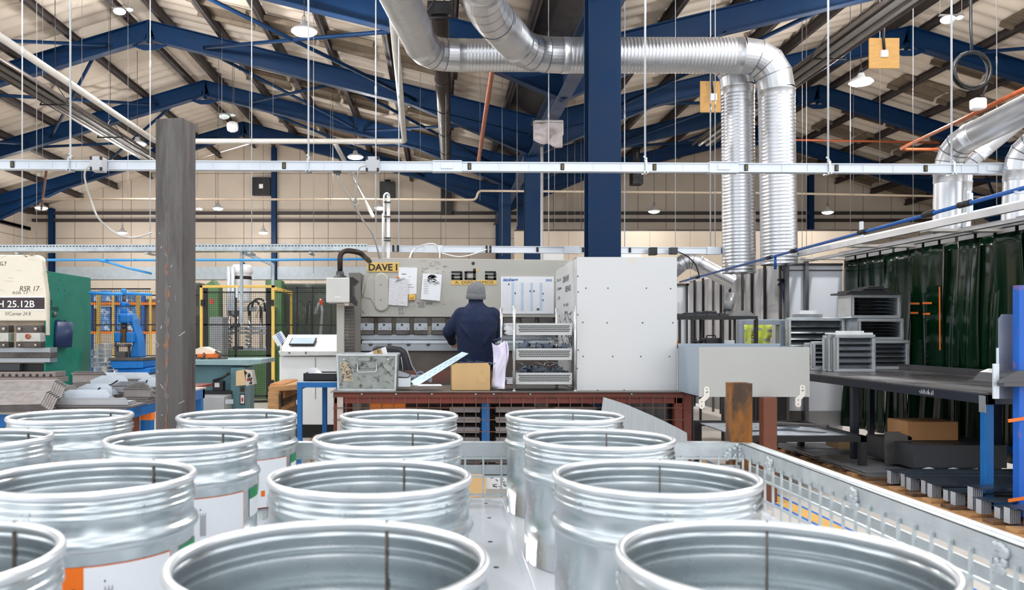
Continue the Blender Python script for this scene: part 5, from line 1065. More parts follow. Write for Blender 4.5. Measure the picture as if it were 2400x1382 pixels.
hd = T('tool_holder', 'dark blue metal pocket hanging on the green side panel', 'holder', (xg + .06, 7.5, 1.15)); m = MB(); m.prism([(7.36 + .0, 1.14), (7.62, 1.13), (7.64, 1.37), (7.4, 1.38)], 'x', xg + .003, xg + .006)
m.grid(lambda u, v: (xg + .004 + .1 * math.sin(math.pi * u), 7.36 + .26 * u + .02 * v, 1.13 + .235 * v), 12, 1); O(m, 'pocket', M('dark blue holder', (14, 42, 82), .45, 0, .15, 14), hd, fix=False, solid=.004)
m = MB(); m.ell((xg + .012, 7.36, 1.43), .02, .025, .025, 10, 8); O(m, 'knob', steel_d, hd)
# ------------------------------------------------------------------ blue bench with bent sheets
zt = .8; xe = -2.0
t = T('steel_bench', 'blue steel bench loaded with bent sheet parts at the left', 'bench', (-3.2, 5.9, 0)); m = MB(); m.box(-5.2, xe, 4.75, 6.95, zt - .012, zt); O(m, 'worktop', M('pale worn bench top', (196, 186, 178), .5, .2, .08, 6), t)
for a in ((-5.2, xe, 4.78, 4.84), (-5.2, xe, 6.85, 6.91), (xe - .06, xe, 4.78, 6.91), (-5.2, -5.14, 4.78, 6.91)): m = MB(); m.box(*a, zt - .09, zt - .012); O(m, 'rail', blue, t, bevel=.003)
for x in (xe - .07, -5.1):
    for y in (5.62, 6.8): m = MB(); m.box(x, x + .07, y, y + .07, 0, zt - .09); O(m, 'leg', blue, t, bevel=.003)
m = MB(); m.box(xe - .073, xe + .003, 5.617, 5.693, .66, .71); O(m, 'tape', orng_c, t)
m = MB(); m.box(X(309, 5.55), X(320, 5.55), 5.55, 5.61, 0, zt - .09); one(m, 'square_post', brownp, 'dark brown post under the blue bench, left of its blue leg', 'post')
sheet_n = 0
bentm = [steel_l, M('grey bent sheet', (176, 178, 182), .38, .5, .06, 8), M('brown grey bent sheet', (150, 144, 142), .45, .4, .1, 30)]
def bent(x0, x1, y, z, up, base, lab, grp, mt, n=1, dz=.006, lip=.03, rot=0, mark=0):
    for k in range(n):
        zz = z + k * dz; yy = y + k * .007; g = MB(); s = .003
        g.prism([(yy, zz), (yy + base, zz), (yy + base, zz - .0 + s), (yy + s, zz + s), (yy + s, zz + up), (yy - lip, zz + up + lip * .5), (yy - lip, zz + up + lip * .5 - s), (yy, zz + up - s)] if lip else [(yy, zz), (yy + base, zz), (yy + base, zz + s), (yy + s, zz + s), (yy + s, zz + up), (yy, zz + up)], 'x', x0 + .012 * k, x1 - .009 * k)
        if rot: c = Vector(((x0 + x1) / 2, y, 0)); Rz = Matrix.Rotation(rot, 3, 'Z'); g.v = [c + Rz @ (v - c) for v in g.v]
        o = one(g, 'bent_sheet', mt, '%s, %s' % (lab, ('front one', 'second back', 'third back', 'fourth back', 'fifth back', 'sixth back')[k]), 'sheet metal', grp)
        if k == 0 and mark:
            g = MB(); a, b = X(mark[0], y - .002), X(mark[1], y - .002); zc = zz + up * .3; g.bar((a, y - .0015, zc), ((a + b) / 2, y - .0015, zc + .005), .001, .008); g.bar(((a + b) / 2, y - .0015, zc), (b, y - .0015, zc + .035), .001, .01); g.bar((a - .06, y - .0015, zc - .005), (a - .02, y - .0015, zc + .01), .001, .006); O(g, 'pen_mark', ink, o, fix=False)
def bx(px0, px1, ytop, Y, up): return X(px0, Y), X(px1, Y), Y, Z(ytop, Y) - up
for px0, px1, ytop, Y, up, base, n, mi, lip, mark, lab in (
 (144, 256, 920, 5.05, .045, .1, 4, 0, 0, None, 'bright folded sheet nearest the drums'), (125, 300, 937, 4.95, .03, .16, 3, 1, 0, None, 'long grey folded sheet at the bench front edge'),
 (180, 262, 908, 5.3, .05, .12, 5, 0, 0, (205, 235), 'pen marked folded sheet, middle of the bench'), (17, 130, 903, 5.35, .05, .12, 5, 0, 0, (98, 110), 'bright folded sheet left of the middle stack'), (212, 300, 890, 5.7, .055, .14, 6, 0, 0, (240, 276), 'tick marked folded sheet at the bench back'),
 (262, 350, 905, 5.5, .04, .12, 5, 1, .02, None, 'grey lipped sheet at the right edge of the bench'), (290, 352, 912, 5.3, .05, .1, 6, 2, .02, None, 'brownish folded end beside the bare steel post'), (324, 372, 890, 5.8, .05, .1, 4, 0, 0, (334, 345), 'bright folded sheet partly behind the bare steel post'),
 (170, 250, 878, 6.2, .06, .1, 3, 2, .03, None, 'grey folded sheet below the green panel'), (130, 180, 908, 5.6, .04, .1, 4, 2, 0, None, 'dark folded sheet between two bright stacks'), (222, 350, 876, 6.6, .04, .2, 3, 0, 0, None, 'long bright sheet at the far edge of the blue bench')):
    x0, x1, y, z = bx(px0, px1, ytop, Y, up); z = max(z, zt + .012); hp = z - zt - .0015; bent(x0, x1, y, z, up, base, lab, 'bent sheets on the blue bench', bentm[mi], n, .006, lip, 0, mark)
    g = MB(); rnd = random.Random(int(px0)); kk = max(1, int(hp / .012))
    for q in range(kk): g.box(x0 + rnd.uniform(-.03, .02), x1 + rnd.uniform(-.02, .05), y + rnd.uniform(-.02, 0), y + base + .06, zt + .0008 + hp * q / kk, zt + .0008 + hp * (q + .86) / kk)
    one(g, 'sheet_pile', M('dull pile edges', (116, 112, 110), .5, .3, .2, 60), 'grey pile under the ' + lab, 'sheet metal', 'flat piles on the blue bench')
for k in range(6):     # ribbed dark stack in the corner
    g = MB(); zz = zt + .002 + k * .008; pr2 = [(-.3, 0), (-.12, .1), (0, .1), (.12, .19), (.3, .19), (.3, .186), (.122, .186), (.002, .096), (-.118, .096), (-.298, -.004)]
    g.prism([(4.95 + u * .8, zz + .006 + w * .62) for u, w in pr2], 'x', X(-80, 5) + .01 * k, X(128, 4.9) - .012 * k); c = Vector((X(60, 5), 4.95, 0)); Rz = Matrix.Rotation(.22, 3, 'Z'); g.v = [c + Rz @ (v - c) for v in g.v]
    one(g, 'ribbed_sheet', bentm[2], 'grey brown stepped sheet at the left edge behind the drums, %s in its pile' % ('lowest', 'second', 'third', 'fourth', 'fifth', 'topmost')[k], 'sheet metal', 'stepped sheets')
# small stand with the fly press
Yf = 8.0
g = MB(); zs = Z(876, Yf); g.box(X(210, Yf), X(360, Yf), 7.7, 8.7, zs - .05, zs); st2 = T('press_table', 'table behind the green panel carrying the blue fly press', 'table', (X(280, Yf), 8.2, 0)); O(g, 'top', steel_l, st2)
for x in (X(212, Yf), X(350, Yf)):
    for y in (7.75, 8.6): g = MB(); g.box(x, x + .06, y, y + .06, 0, zs - .05); O(g, 'leg', blue, st2)
t = T('fly_press', 'bright blue hand fly press with a long horizontal arm', 'press', P(300, 876, Yf))
m = MB(); m.pp([(270, 864), (352, 862), (352, 875), (270, 876)], Yf - .1, .4); m.pp([(257, 845), (336, 845), (336, 862), (262, 864)], Yf - .14, .44); O(m, 'base', blue_f, t, bevel=.012)
m = MB(); m.pb(254, 336, 838, 845, Yf - .15, .45); O(m, 'bed_plate', steel_d, t, bevel=.004)
m = MB(); m.pp([(277, 734), (300, 733), (308, 737), (313, 748), (318, 768), (325, 791), (327, 800), (330, 838), (303, 838), (308, 812), (311, 803), (311, 775), (306, 760), (300, 756), (277, 757)], Yf, .16); O(m, 'frame', blue_f, t, bevel=.016, seg=3)
m = MB(); m.pb(277, 303, 735, 757, Yf - .07, .2); O(m, 'head', blue_f, t, bevel=.02, seg=3)
m = MB(); m.pb(266, 281, 778, 802, Yf - .06, .16); O(m, 'guide', blue_f, t, bevel=.014); m = MB(); m.pb(294, 311, 778, 803, Yf - .08, .2); O(m, 'guide', blue_f, t, bevel=.014)
m = MB(); m.cyl(P(291, 708, Yf + .04), P(291, 690, Yf + .04), .017, 14); m.cyl(P(291, 757, Yf + .04), P(291, 770, Yf + .04), .03, 14); O(m, 'screw', steel_d, t)
m = MB(); m.pb(282, 294, 770, 803, Yf - .02, .06); O(m, 'slide', M('oily brown steel', (104, 74, 46), .4, .4, .2, 12), t, bevel=.003)
m = MB(); m.lathe([(0, 0), (.033, .004), (.036, .012), (.036, .04), (.03, .05), (0, .05)], 18, P(290, 719, Yf + .04)); m.lathe([(0, 0), (.035, .0), (.038, .01), (.034, .042), (0, .045)], 6, P(290, 733, Yf + .04), smooth=False); m.cyl(P(297, 713, Yf), P(303, 713, Yf - .02), .012, 8); O(m, 'nut', blue_f, t)
m = MB(); m.tube([P(207, 686, Yf - .1), P(284, 689, Yf + .02), P(297, 687, Yf + .06), P(356, 690, Yf + .16)], [.014, .017, .017, .014], 10); O(m, 'arm', M('light press blue', (50, 150, 230), .35), t); m = MB(); m.lathe([(0, .06), (.022, .06), (.025, .05), (.025, 0), (.0, 0)], 16, P(290, 691, Yf + .04)); O(m, 'hub', M('light press blue', (50, 150, 230), .35), t)
m = MB(); m.lathe([(0, .026), (.08, .024), (.085, .01), (.08, 0), (0, 0)], 24, P(288, 812, Yf)); m.pb(272, 276, 812, 838, Yf, .03); m.pb(299, 303, 812, 838, Yf, .03); O(m, 'stripper_ring', steel_d, t); m = MB(); m.pb(271, 292, 824, 838, Yf - .06, .12); O(m, 'die', steel_d, t, bevel=.004)
rnd = random.Random(8); posn = []
for (px, py, w, h, Y) in ((228, 805, 22, 13, 7.9), (229, 819, 18, 9, 7.9), (229, 829, 18, 9, 7.92), (228, 839, 22, 9, 7.9), (230, 849, 22, 9, 7.88), (246, 849, 10, 9, 7.92), (222, 860, 26, 14, 7.84), (249, 857, 17, 10, 7.86), (214, 838, 12, 12, 7.95), (214, 851, 10, 10, 7.95), (250, 866, 20, 9, 7.82), (213, 820, 10, 14, 7.96)):
    g = MB(); a, b, c, d = X(px, Y), X(px + w, Y), Z(py + h, Y), Z(py, Y); g.prism([(a, c), (a + .003, c), (a + .003, d - .003), (b - .003, d - .003), (b - .003, c), (b, c), (b, d), (a, d)], 'y', Y, Y + .16)
    posn.append((px, py, g))
for k, (px, py, g) in enumerate(sorted(posn, key=lambda q: q[1])): one(g, 'channel_piece', steel_l, 'bright folded channel piece stacked left of the fly press, %s from the top' % order[k], 'steel part', 'channel pieces by the fly press')
# ------------------------------------------------------------------ teal saw table
Ys = 8.3; t = T('saw_table', 'teal saw machine with a flat table and small control panel', 'machine', (X(510, Ys), 8.6, 0))
m = MB(); m.pp([(425, 843), (612, 842), (612, 852), (580, 856), (425, 855)], Ys - .1, .7); O(m, 'table', M('worn teal table', (150, 178, 182), .4, .3, .1, 6), t, bevel=.004)
m = MB(); m.box(X(448, Ys), X(570, Ys), Ys, Ys + .5, 0, Z(856, Ys)); O(m, 'body', teal, t, bevel=.01); m = MB(); m.box(X(545, Ys), X(578, Ys), Ys - .08, Ys + .3, 0, Z(860, Ys)); O(m, 'column', teal, t, bevel=.006)
m = MB(); m.pp([(553, 869), (575, 866), (576, 902), (553, 904)], Ys - .2, .14); pn = O(m, 'control_panel', M('beige panel', (222, 192, 146), .5), t); m = MB(); m.pp([(572, 868), (590, 868), (596, 900), (577, 904)], Ys - .2, .12); O(m, 'panel_face', M('pale panel face', (214, 206, 198), .5, 0, .2, 60), pn)
m = MB(); rnd = random.Random(2)
for _ in range(12): m.ell(P(rnd.uniform(576, 590), rnd.uniform(872, 898), Ys - .21), .008, .012, .01, 8, 5)
O(m, 'switch', blk, pn); m = MB(); m.ell(P(581, 889, Ys - .21), .013, .015, .013, 8, 6); O(m, 'stop_button', M('red button', (214, 44, 36), .4), pn)
m = MB(); m.pb(498, 522, 893, 916, Ys - .1, .1); O(m, 'switch_box', blk, t, bevel=.004); m = MB(); m.pb(503, 514, 897, 907, Ys - .104, .005); O(m, 'plate', M('grey plate', (200, 196, 190), .4), t); m = MB(); m.tube([P(500, 892, Ys - .08), P(520, 886, Ys - .1), P(534, 876, Ys - .12)], .014, 8); m.ell(P(535, 875, Ys - .12), .02, .02, .02, 10, 8); O(m, 'lever', blk, t)
m = MB(); m.pb(475, 542, 916, 927, Ys - .12, .14); O(m, 'chute', blk, t)
m = MB(); m.pb(563, 573, 908, 918, Ys - .084, .004); m.pb(562, 574, 922, 948, Ys - .084, .004); O(m, 'sticker', M('dark sticker', (60, 50, 50), .5), t); m = MB(); m.pb(564, 572, 925, 945, Ys - .087, .003); m2 = O(m, 'sticker_face', white, t); m = MB(); m.ell(P(568, 936, Ys - .088), .01, .002, .025, 10, 8); O(m, 'sticker_mark', M('red print', (200, 50, 36), .5), t)
g = MB(); g.box(X(461, Ys - .3), X(533, Ys - .3), Ys - .42, Ys - .13, 0, Z(927, Ys - .3)); t2 = T('scrap_bin', 'pale grey metal bin under the teal saw', 'bin', (X(497, Ys - .3), Ys - .2, 0)); O(g, 'body', M('pale bin steel', (190, 194, 196), .4, .4, .08, 5), t2, bevel=.003); g = MB(); g.pb(528, 545, 936, 946, Ys - .44, .03); O(g, 'handle', steel_l, t2)
g = MB(); g.pp([(438, 826), (470, 813), (478, 813), (506, 826), (500, 829), (445, 830)], Ys + .05, .2); one(g, 'card_offcut', M('cream card', (240, 228, 206), .8), 'cream fan shaped card lying on the teal saw table', 'card')
g = MB(); g.pb(462, 512, 829, 838, Ys + .02, .12); one(g, 'wood_block', orng_c, 'orange brown block under the cream card on the saw table', 'block')
g = MB(); g.pb(440, 470, 836, 842, Ys, .2); g.tube([P(478, 826, Ys), P(478, 841, Ys)], .012, 8); g.tube([P(505, 822, Ys), P(518, 830, Ys), P(512, 841, Ys)], .014, 8); g.pb(484, 528, 838, 842, Ys - .02, .1); one(g, 'saw_fence', steel_d, 'dark clamp and fence parts on the teal saw table', 'clamp')
t = T('red_stand', 'red oxide stand just right of the bare steel post', 'stand', (X(450, 7.2), 7.3, 0)); g = MB(); g.box(X(420, 7.2), X(461, 7.2), 7.2, 7.7, Z(913, 7.2), Z(906, 7.2)); g.pb(420, 459, 913, 930, 7.22, .04); O(g, 'top', redox, t)
for px in (422, 448): g = MB(); g.box(X(px, 7.2), X(px + 10, 7.2), 7.22, 7.27, 0, Z(925, 7.2)); O(g, 'leg', redox, t)
# ------------------------------------------------------------------ white console
Yw = 9.7; t = T('white_console', 'white machine console with a tablet on its sloping top', 'cabinet', (X(720, Yw), 10, 0))
m = MB(); m.box(X(654, Yw), X(800, Yw), Yw + .02, Yw + .7, .16, Z(835, Yw)); O(m, 'body', white, t, bevel=.01); m = MB(); m.pp([(652, 822), (800, 822), (800, 833), (656, 834)], Yw - .03, .7); O(m, 'ledge', M('off white edge', (222, 222, 220), .4), t, bevel=.008)
m = MB(); y0, y1 = Yw - .02, Yw + .55; m.prism([(y0, Z(822, Yw)), (y1, Z(822, Yw)), (y1, Z(788, Yw) + .02)], 'x', X(656, Yw), X(800, Yw)); O(m, 'desk', white, t)
m = MB(); m.pb(738.6, 739.6, 838, 935, Yw + .015, .01); O(m, 'door_gap', grey_d, t); m = MB(); m.box(X(680, Yw), X(800, Yw), Yw + .06, Yw + .7, 0, .16); O(m, 'plinth', blk, t)
m = MB(); m.pb(676, 680, 825, 828, Yw - .035, .006); m.pb(715, 718, 824, 829, Yw - .035, .006); O(m, 'lock', steel_d, t)
tb2 = T('tablet', 'black framed tablet lying on the white console', 'tablet', P(702, 808, Yw)); sl = math.atan2(Z(788, Yw) + .02 - Z(822, Yw), .57); c0 = Vector((X(703, Yw), Yw + .22, Z(822, Yw) + .22 * math.tan(sl) + .035)); m = MB(); m.ob(c0, (.31, .24, .02), (sl, 0, 0)); O(m, 'case', blk, tb2, bevel=.006); m = MB(); m.ob(c0 + Vector((0, -math.sin(sl), math.cos(sl))) * .011, (.28, .21, .003), (sl, 0, 0)); O(m, 'screen', scr, tb2)
pn_ = sheet('paper_sign', [(637, 788), (659, 775), (673, 796), (660, 805), (662, 824), (658, 824), (655, 809), (651, 812)], Yw - .035, .004, 'tilted white sign with blue writing at the corner of the white console', ()); m = MB()
for k in range(6): m.bar(P(645 + k * 2.2 + 2, 786 + k * 3.6, Yw - .036), P(656 + k * 1.8 , 780 + k * 3.4, Yw - .036), .001, .009)
O(m, 'writing', ink_b, pn_, fix=False)
# ------------------------------------------------------------------ blue trolley, pallet on edge, floor box
Yv = 6.95; t = T('blue_table', 'small bright blue steel table left of the bench', 'table', (X(743, Yv), 7.2, 0)); zq = Z(894, Yv)
m = MB(); m.box(X(696, Yv), X(800, Yv), Yv, Yv + .5, zq - .008, zq); O(m, 'top', M('worn pale blue top', (150, 172, 190), .4, .2, .15, 9), t); m = MB(); m.box(X(696, Yv), X(800, Yv), Yv, Yv + .03, zq - .05, zq - .008); m.box(X(696, Yv), X(696, Yv) + .03, Yv + .03, Yv + .5, zq - .05, zq - .008); O(m, 'rail', blue, t)
for px, y in ((696, Yv), (788, Yv), (755, Yv + .42), (800, Yv + .42)): m = MB(); m.box(X(px, y), X(px, y) + .042, y, y + .042, 0, zq - .05); O(m, 'leg', blue, t, bevel=.003)
t = T('plastic_tray', 'shallow black tray with white paper on the blue table', 'tray', P(748, 894, Yv + .1)); g = MB(); a, b, zc = X(712, Yv + .1), X(790, Yv + .1), zq + .002; y = Yv + .08
g.box(a, b, y, y + .34, zc, zc + .006); g.box(a, b, y, y + .006, zc, zc + .065); g.box(a, b, y + .334, y + .34, zc, zc + .065); g.box(a, a + .006, y, y + .34, zc, zc + .065); g.box(b - .006, b, y, y + .34, zc, zc + .065); O(g, 'body', blk, t)
g = MB(); g.pp([(722, 877), (724, 862), (740, 861), (758, 876)], Yv + .26, .004); g.ob((X(755, Yv), Yv + .25, zc + .05), (.18, .2, .01)); one(g, 'paper_sheet', paper, 'white papers lying in the black tray on the blue table', 'paper')
t = T('wooden_pallet', 'weathered wooden pallet standing on edge left of the blue table', 'pallet', (X(690, 7.6), 7.7, 0)); xp = X(668, 7.5); 
for k, z in enumerate((.02, .22, .42, .6)): g = MB(); g.box(xp, xp + .02, 7.2, 8.1, z, z + .13); O(g, 'board', wood_d, t, bevel=.004)
for y in (7.22, 7.62, 8.0): g = MB(); g.box(xp - .1, xp, y, y + .09, .0, .74); O(g, 'bearer', wood, t, bevel=.004)
g = MB(); g.box(X(631, 7.3), X(668, 7.3), 7.3, 8.0, Z(935, 7.3), Z(898, 7.3)); O(g, 'block', M('brown timber end', (176, 122, 74), .8, 0, .2, 12), t, bevel=.02); g = MB(); g.ob((X(680, 7.5), 7.65, .77), (.3, .8, .05), (0, -.08, 0)); O(g, 'top_board', wood, t, bevel=.006)
t = T('cardboard_box', 'open brown cardboard box on the floor under the blue table', 'box', (X(757, 7.5), 7.6, 0)); g = MB(); a, b = X(728, 7.4), X(785, 7.4)
for q in ((a, b, 7.4, 7.404), (a, b, 7.7, 7.704), (a, a + .004, 7.4, 7.7), (b - .004, b, 7.4, 7.7)): g.box(*q, 0, .3)
g.box(a, b, 7.4, 7.7, 0, .004); O(g, 'body', card, t); g = MB(); g.add([(a, 7.4, .3), (b, 7.4, .3), (b + .02, 7.3, .25), (a - .02, 7.3, .24)], [(0, 1, 2, 3)]); g.add([(b, 7.4, .3), (b, 7.7, .3), (b + .1, 7.72, .34), (b + .1, 7.38, .33)], [(0, 1, 2, 3)]); O(g, 'flap', card, t, fix=False, solid=.004)
t = T('floor_marker', 'small yellow numbered wedge marker standing on the floor', 'sign', P(643, 950, 10.5)); g = MB(); g.prism([(X(635, 10.5), 0), (X(652, 10.5), 0), (X(648, 10.5), .2), (X(640, 10.5), .2)], 'y', 10.4, 10.46); O(g, 'wedge', yel_f, t); text('8', 0, 0, 0, 0, 0, ink, t, world=((X(642, 10.4), 10.399, .07), (1, 0, 0), (0, 0, 1), .025, .06))
# ------------------------------------------------------------------ yellow framed machine guards
Yd = 12.6; bars = M('black guard mesh', (24, 24, 26), .5, 0, .1, 9)
def meshpanel(t, x0, x1, y0, y1, Y, nx, ny, name='mesh_panel', r=.004):
    g = MB()
    for k in range(nx + 1): px = x0 + (x1 - x0) * k / nx; g.bar(P(px, y0, Y), P(px, y1, Y), r, r)
    for k in range(ny + 1): py = y0 + (y1 - y0) * k / ny; g.bar(P(x0, py, Y), P(x1, py, Y), r, r)
    return O(g, name, bars, t)
t = T('guard_gate', 'yellow framed black mesh gate in front of the hydraulic machine', 'gate', P(555, 935, Yd))
for a in ((468, 474.5, 668, 969.5), (636, 643, 668, 969.5), (468, 643, 668, 674)): g = MB(); g.pb(*a, Yd, .05); O(g, 'frame', yel_f, t, bevel=.003)
for a in ((477, 486, 675, 935), (624, 634, 675, 935), (550, 554, 675, 930), (477, 634, 683, 686), (477, 634, 759, 762), (477, 634, 831, 834), (477, 634, 926, 930)): g = MB(); g.pb(*a, Yd + .01, .04); O(g, 'leaf_frame', bars, t)
meshpanel(t, 486, 550, 684, 930, Yd + .02, 13, 50); meshpanel(t, 554, 624, 684, 930, Yd + .02, 14, 50)
for px in (472, 637):
    for py in (702, 890): g = MB(); g.pb(px - 2, px + 5, py, py + 14, Yd - .02, .06); O(g, 'hinge', blk, t)
g = MB(); g.pb(552, 558, 672, 697, Yd - .03, .04); O(g, 'latch', steel_l, t); g = MB(); g.pb(546, 568, 811, 819, Yd - .04, .06); g.pb(546, 560, 757, 766, Yd - .03, .05); O(g, 'handle', blk, t)
t = T('guard_fence', 'black mesh guard fence with yellow posts left of the bare steel post', 'fence', P(340, 900, Yd))
for px in (226, 262, 319, 349, 437, 452): g = MB(); w = 7 if px in (226, 319, 437) else 4; yy = Yd + .02 + (.6 if w == 4 else 0); g.pb(px, px + w, 682, CY + H * F / yy, yy, .05); O(g, 'post', yel_f, t)
for a in ((200, 352, 675, 678), (200, 466, 759, 762), (200, 466, 832, 834), (345, 466, 690, 693)): g = MB(); g.pb(*a, Yd, .03); O(g, 'rail', bars, t)
meshpanel(t, 205, 350, 678, 832, Yd + .01, 30, 34); meshpanel(t, 437, 466, 690, 832, Yd + .01, 6, 30)
t = T('guard_fence', 'black mesh guard fence right of the yellow gate, behind the white console', 'fence', P(720, 900, Yd))
for px in (679,): g = MB(); g.pb(px, px + 5.5, 683, CY + H * F / (Yd + .3), Yd + .3, .05); O(g, 'post', yel_f, t)
g = MB(); g.bar(P(645, 676, Yd), P(683, 686, Yd + .3), .05, .05); O(g, 'rail', yel_f, t)
for a in ((690, 800, 673, 676), (645, 800, 684, 686), (645, 800, 760, 763), (695, 698, 673, 900), (732, 734, 673, 900), (775, 777, 673, 900)): g = MB(); g.pb(*a, Yd + .1, .03); O(g, 'rail', bars, t)
meshpanel(t, 646, 800, 676, 800, Yd + .1, 32, 26)
# hydraulic machine behind the gate
Yh = 14.6; t = T('hydraulic_press', 'green and steel hydraulic machine behind the yellow gate', 'machine', P(570, 930, Yh))
m = MB(); m.pp([(478, 668), (498, 655), (512, 672), (514, 800), (500, 830), (478, 830)], Yh, .3); O(m, 'column', greenm, t, bevel=.02); m = MB(); m.pb(520, 640, 818, 935, Yh, .6); O(m, 'base', greenm, t, bevel=.02); m = MB(); m.pb(622, 660, 656, 935, Yh + .4, .3); O(m, 'column', greenm, t, bevel=.02)
m = MB(); m.lathe([(0, 0), (.16, 0), (.17, .03), (.17, .5), (.18, .52), (.2, .54), (.18, .62), (.16, .68), (.0, .7)], 28, P(567, 708, Yh + .2)); O(m, 'cylinder', M('white cylinder', (230, 230, 232), .35), t); m = MB(); m.pb(558, 577, 622, 634, Yh + .15, .12); m.cyl(P(568, 622, Yh + .2), P(566, 617, Yh + .2), .06, 12); O(m, 'valve', blk, t)
m = MB(); m.lathe([(.172, 0), (.176, .01), (.176, .05), (.172, .06)], 28, P(567, 655, Yh + .2)); O(m, 'band', blk, t)
for px in (536, 546): m = MB(); m.cyl(P(px, 625, Yh), P(px, 740, Yh), .035, 10); O(m, 'pipe', steel_l, t)
for k, (y0, y1) in enumerate(((718, 728), (765, 773), (776, 782), (814, 822))): m = MB(); m.pb(530, 636, y0, y1, Yh - .1 + .03 * k, .5); O(m, 'platen', steel, t, bevel=.006)
for px in (538, 557, 585, 612, 630): m = MB(); m.cyl(P(px, 728, Yh - .02), P(px, 815, Yh - .02), .03, 10); O(m, 'guide_rod', chrome, t)
for px in (537, 583): m = MB(); c = P(px, 812, Yh - .1); m.tube([c + Vector((.05 * math.cos(k * .7), .05 * math.sin(k * .7), .008 * k)) for k in range(48)], .012, 6); O(m, 'spring', chrome, t)
for k, pts in enumerate((((585, 740), (580, 715), (600, 702), (612, 720), (610, 745)), ((600, 745), (608, 712), (625, 705), (632, 730), (628, 755)), ((590, 720), (596, 700), (618, 700), (622, 730)), ((540, 735), (555, 745), (553, 760), (540, 768)))):
    m = MB(); m.tube(fillet([P(a, b, Yh - .2) for a, b in pts], .1), .018, 8); O(m, 'hose', blk if k != 1 else M('cream hose', (220, 206, 190), .5), t)
g = MB(); g.pb(645, 800, 664, 934.7, Yh + .8, .5); one(g, 'machine_cabinet', M('dark green cabinet', (52, 62, 50), .5, 0, .4, 4, stain=(90, 98, 88), stain_amt=.4), 'dark green machine body behind the fence right of the yellow gate', 'machine', bevel=.03)
g = MB(); g.pb(437, 470, 662, 936.7, Yh + .6, .5); one(g, 'machine_cabinet', M('dark green cabinet', (52, 62, 50), .5), 'dark green machine body left of the yellow gate', 'machine', bevel=.03)
t = T('grey_cabinet', 'grey cabinet inside the guard left of the hydraulic machine', 'cabinet', P(508, 830, Yh - .6)); g = MB(); g.pb(490, 522, 742, 950, Yh - .6, .4); O(g, 'body', M('cabinet grey', (150, 156, 160), .5), t, bevel=.01); g = MB(); g.pb(491, 498, 700, 712, Yh - .6, .1); O(g, 'beacon', M('red beacon', (210, 80, 60), .4), t)
t = T('robot_arm', 'spray gun and hoses behind the fence right of the gate', 'tool', P(750, 790, 13.6)); m = MB(); m.tube([(X(751, 13.6), 13.6, 0), P(751, 790, 13.6), P(755, 730, 13.6), P(752, 700, 13.6)], .025, 8); m.tube([P(738, 735, 13.6), P(748, 712, 13.6), P(757, 704, 13.6)], .03, 8); O(m, 'stem', steel, t); m = MB(); m.ell(P(753, 708, 13.5), .035, .035, .05, 10, 8); O(m, 'grip', M('red plastic', (220, 70, 40), .4), t); m = MB(); m.tube(fillet([P(718, 760, 13.7), P(722, 705, 13.7), P(730, 702, 13.7), P(732, 790, 13.7)], .12), .02, 8); O(m, 'hose', grey_d, t)
# blue racking far left
Yr_ = 18.; t = T('pallet_rack', 'blue pallet racking with orange beams behind the fly press', 'rack', P(285, 860, Yr_))
for px in (207, 262, 330, 420): g = MB(); g.pb(px, px + 8, 690, 912, Yr_, .1); O(g, 'upright', rackb, t)
for y in (708, 776): g = MB(); g.pb(200, 425, y, y + 6, Yr_ - .02, .06); O(g, 'beam', M('rack orange', (236, 130, 40), .5), t)
for y in (711, 780): g = MB(); g.pb(200, 425, y, y + 2, Yr_ + .05, .8); O(g, 'deck', wood_d, t)
k = 0; wrap = M('blue white film', (84, 142, 206), .35, 0, .5, 12, stain=(220, 228, 238), stain_amt=.42, stain_scale=9)
for a in ((204, 228, 682, 708), (230, 262, 680, 708), (270, 300, 684, 708), (205, 222, 722, 776), (226, 258, 718, 776), (268, 326, 716, 776), (340, 415, 700, 776)):
    g = MB(); g.pb(*a, Yr_ + .1, .6); one(g, 'wrapped_load', wrap if k not in (3, 6) else M('brown carton', (120, 100, 86), .8), 'film wrapped load on the blue racking, %s in view' % order[k], 'load', 'loads on the racking', bevel=.03); k += 1
# ------------------------------------------------------------------ welding booth with green curtain
XC = 5.0; zc = H + .185 * XC
t = T('welding_curtain', 'dark green translucent strip curtain of the welding booth', 'curtain', (XC, 8, 0))
m = MB(); m.bar((XC - .02, 4.6, zc + .03), (XC - .02, 10.05, zc + .03), .06, .07); O(m, 'track', M('grey track', (150, 150, 152), .4, .4), t)
strips = []; y = 10.0; k = 0; rnd = random.Random(5)
while y > 4.7:
    w = .34; g = MB(); ph = rnd.uniform(0, 6); off = .02 * (k % 2); a1, a2 = rnd.uniform(.008, .02), rnd.uniform(.01, .025); dr = rnd.uniform(-.05, .05)
    def cf(u, v, y=y, w=w, ph=ph, off=off, a1=a1, a2=a2, dr=dr):
        return Vector((XC + off + a2 * math.sin(u * 3.14 * 1.3 + ph) * (.3 + v) + a1 * math.sin(u * 9 + ph * 2 + v * 2) * (.2 + v) + .012 * math.sin(v * 7 + ph), y - w * u + dr * v, zc - v * (zc - .12)))
    g.grid(cf, 14, 14); O(g, 'strip', curt, t, fix=False, solid=.003); y -= .27; k += 1
g = MB()
for i in range(k): yy = 9.9 - i * .27; g.bar((XC - .045, yy, zc - .035), (XC - .045, yy - .22, zc - .035), .006, .04)
O(g, 'clamp', M('pale clamp bar', (176, 174, 176), .4, .3), t)
def onc(px, py, x=XC - .035): Y = F * x / (px - CX); return Vector((x, Y, Z(py, Y)))
for a, b in (((2134, 711), (2155, 711)), ((2162, 710), (2184, 710)), ((2134, 733), (2152, 733)), ((2163, 735), (2180, 735))): g = MB(); g.bar(onc(*a), onc(*b), .002, .02); O(g, 'tape', orng_c, t)
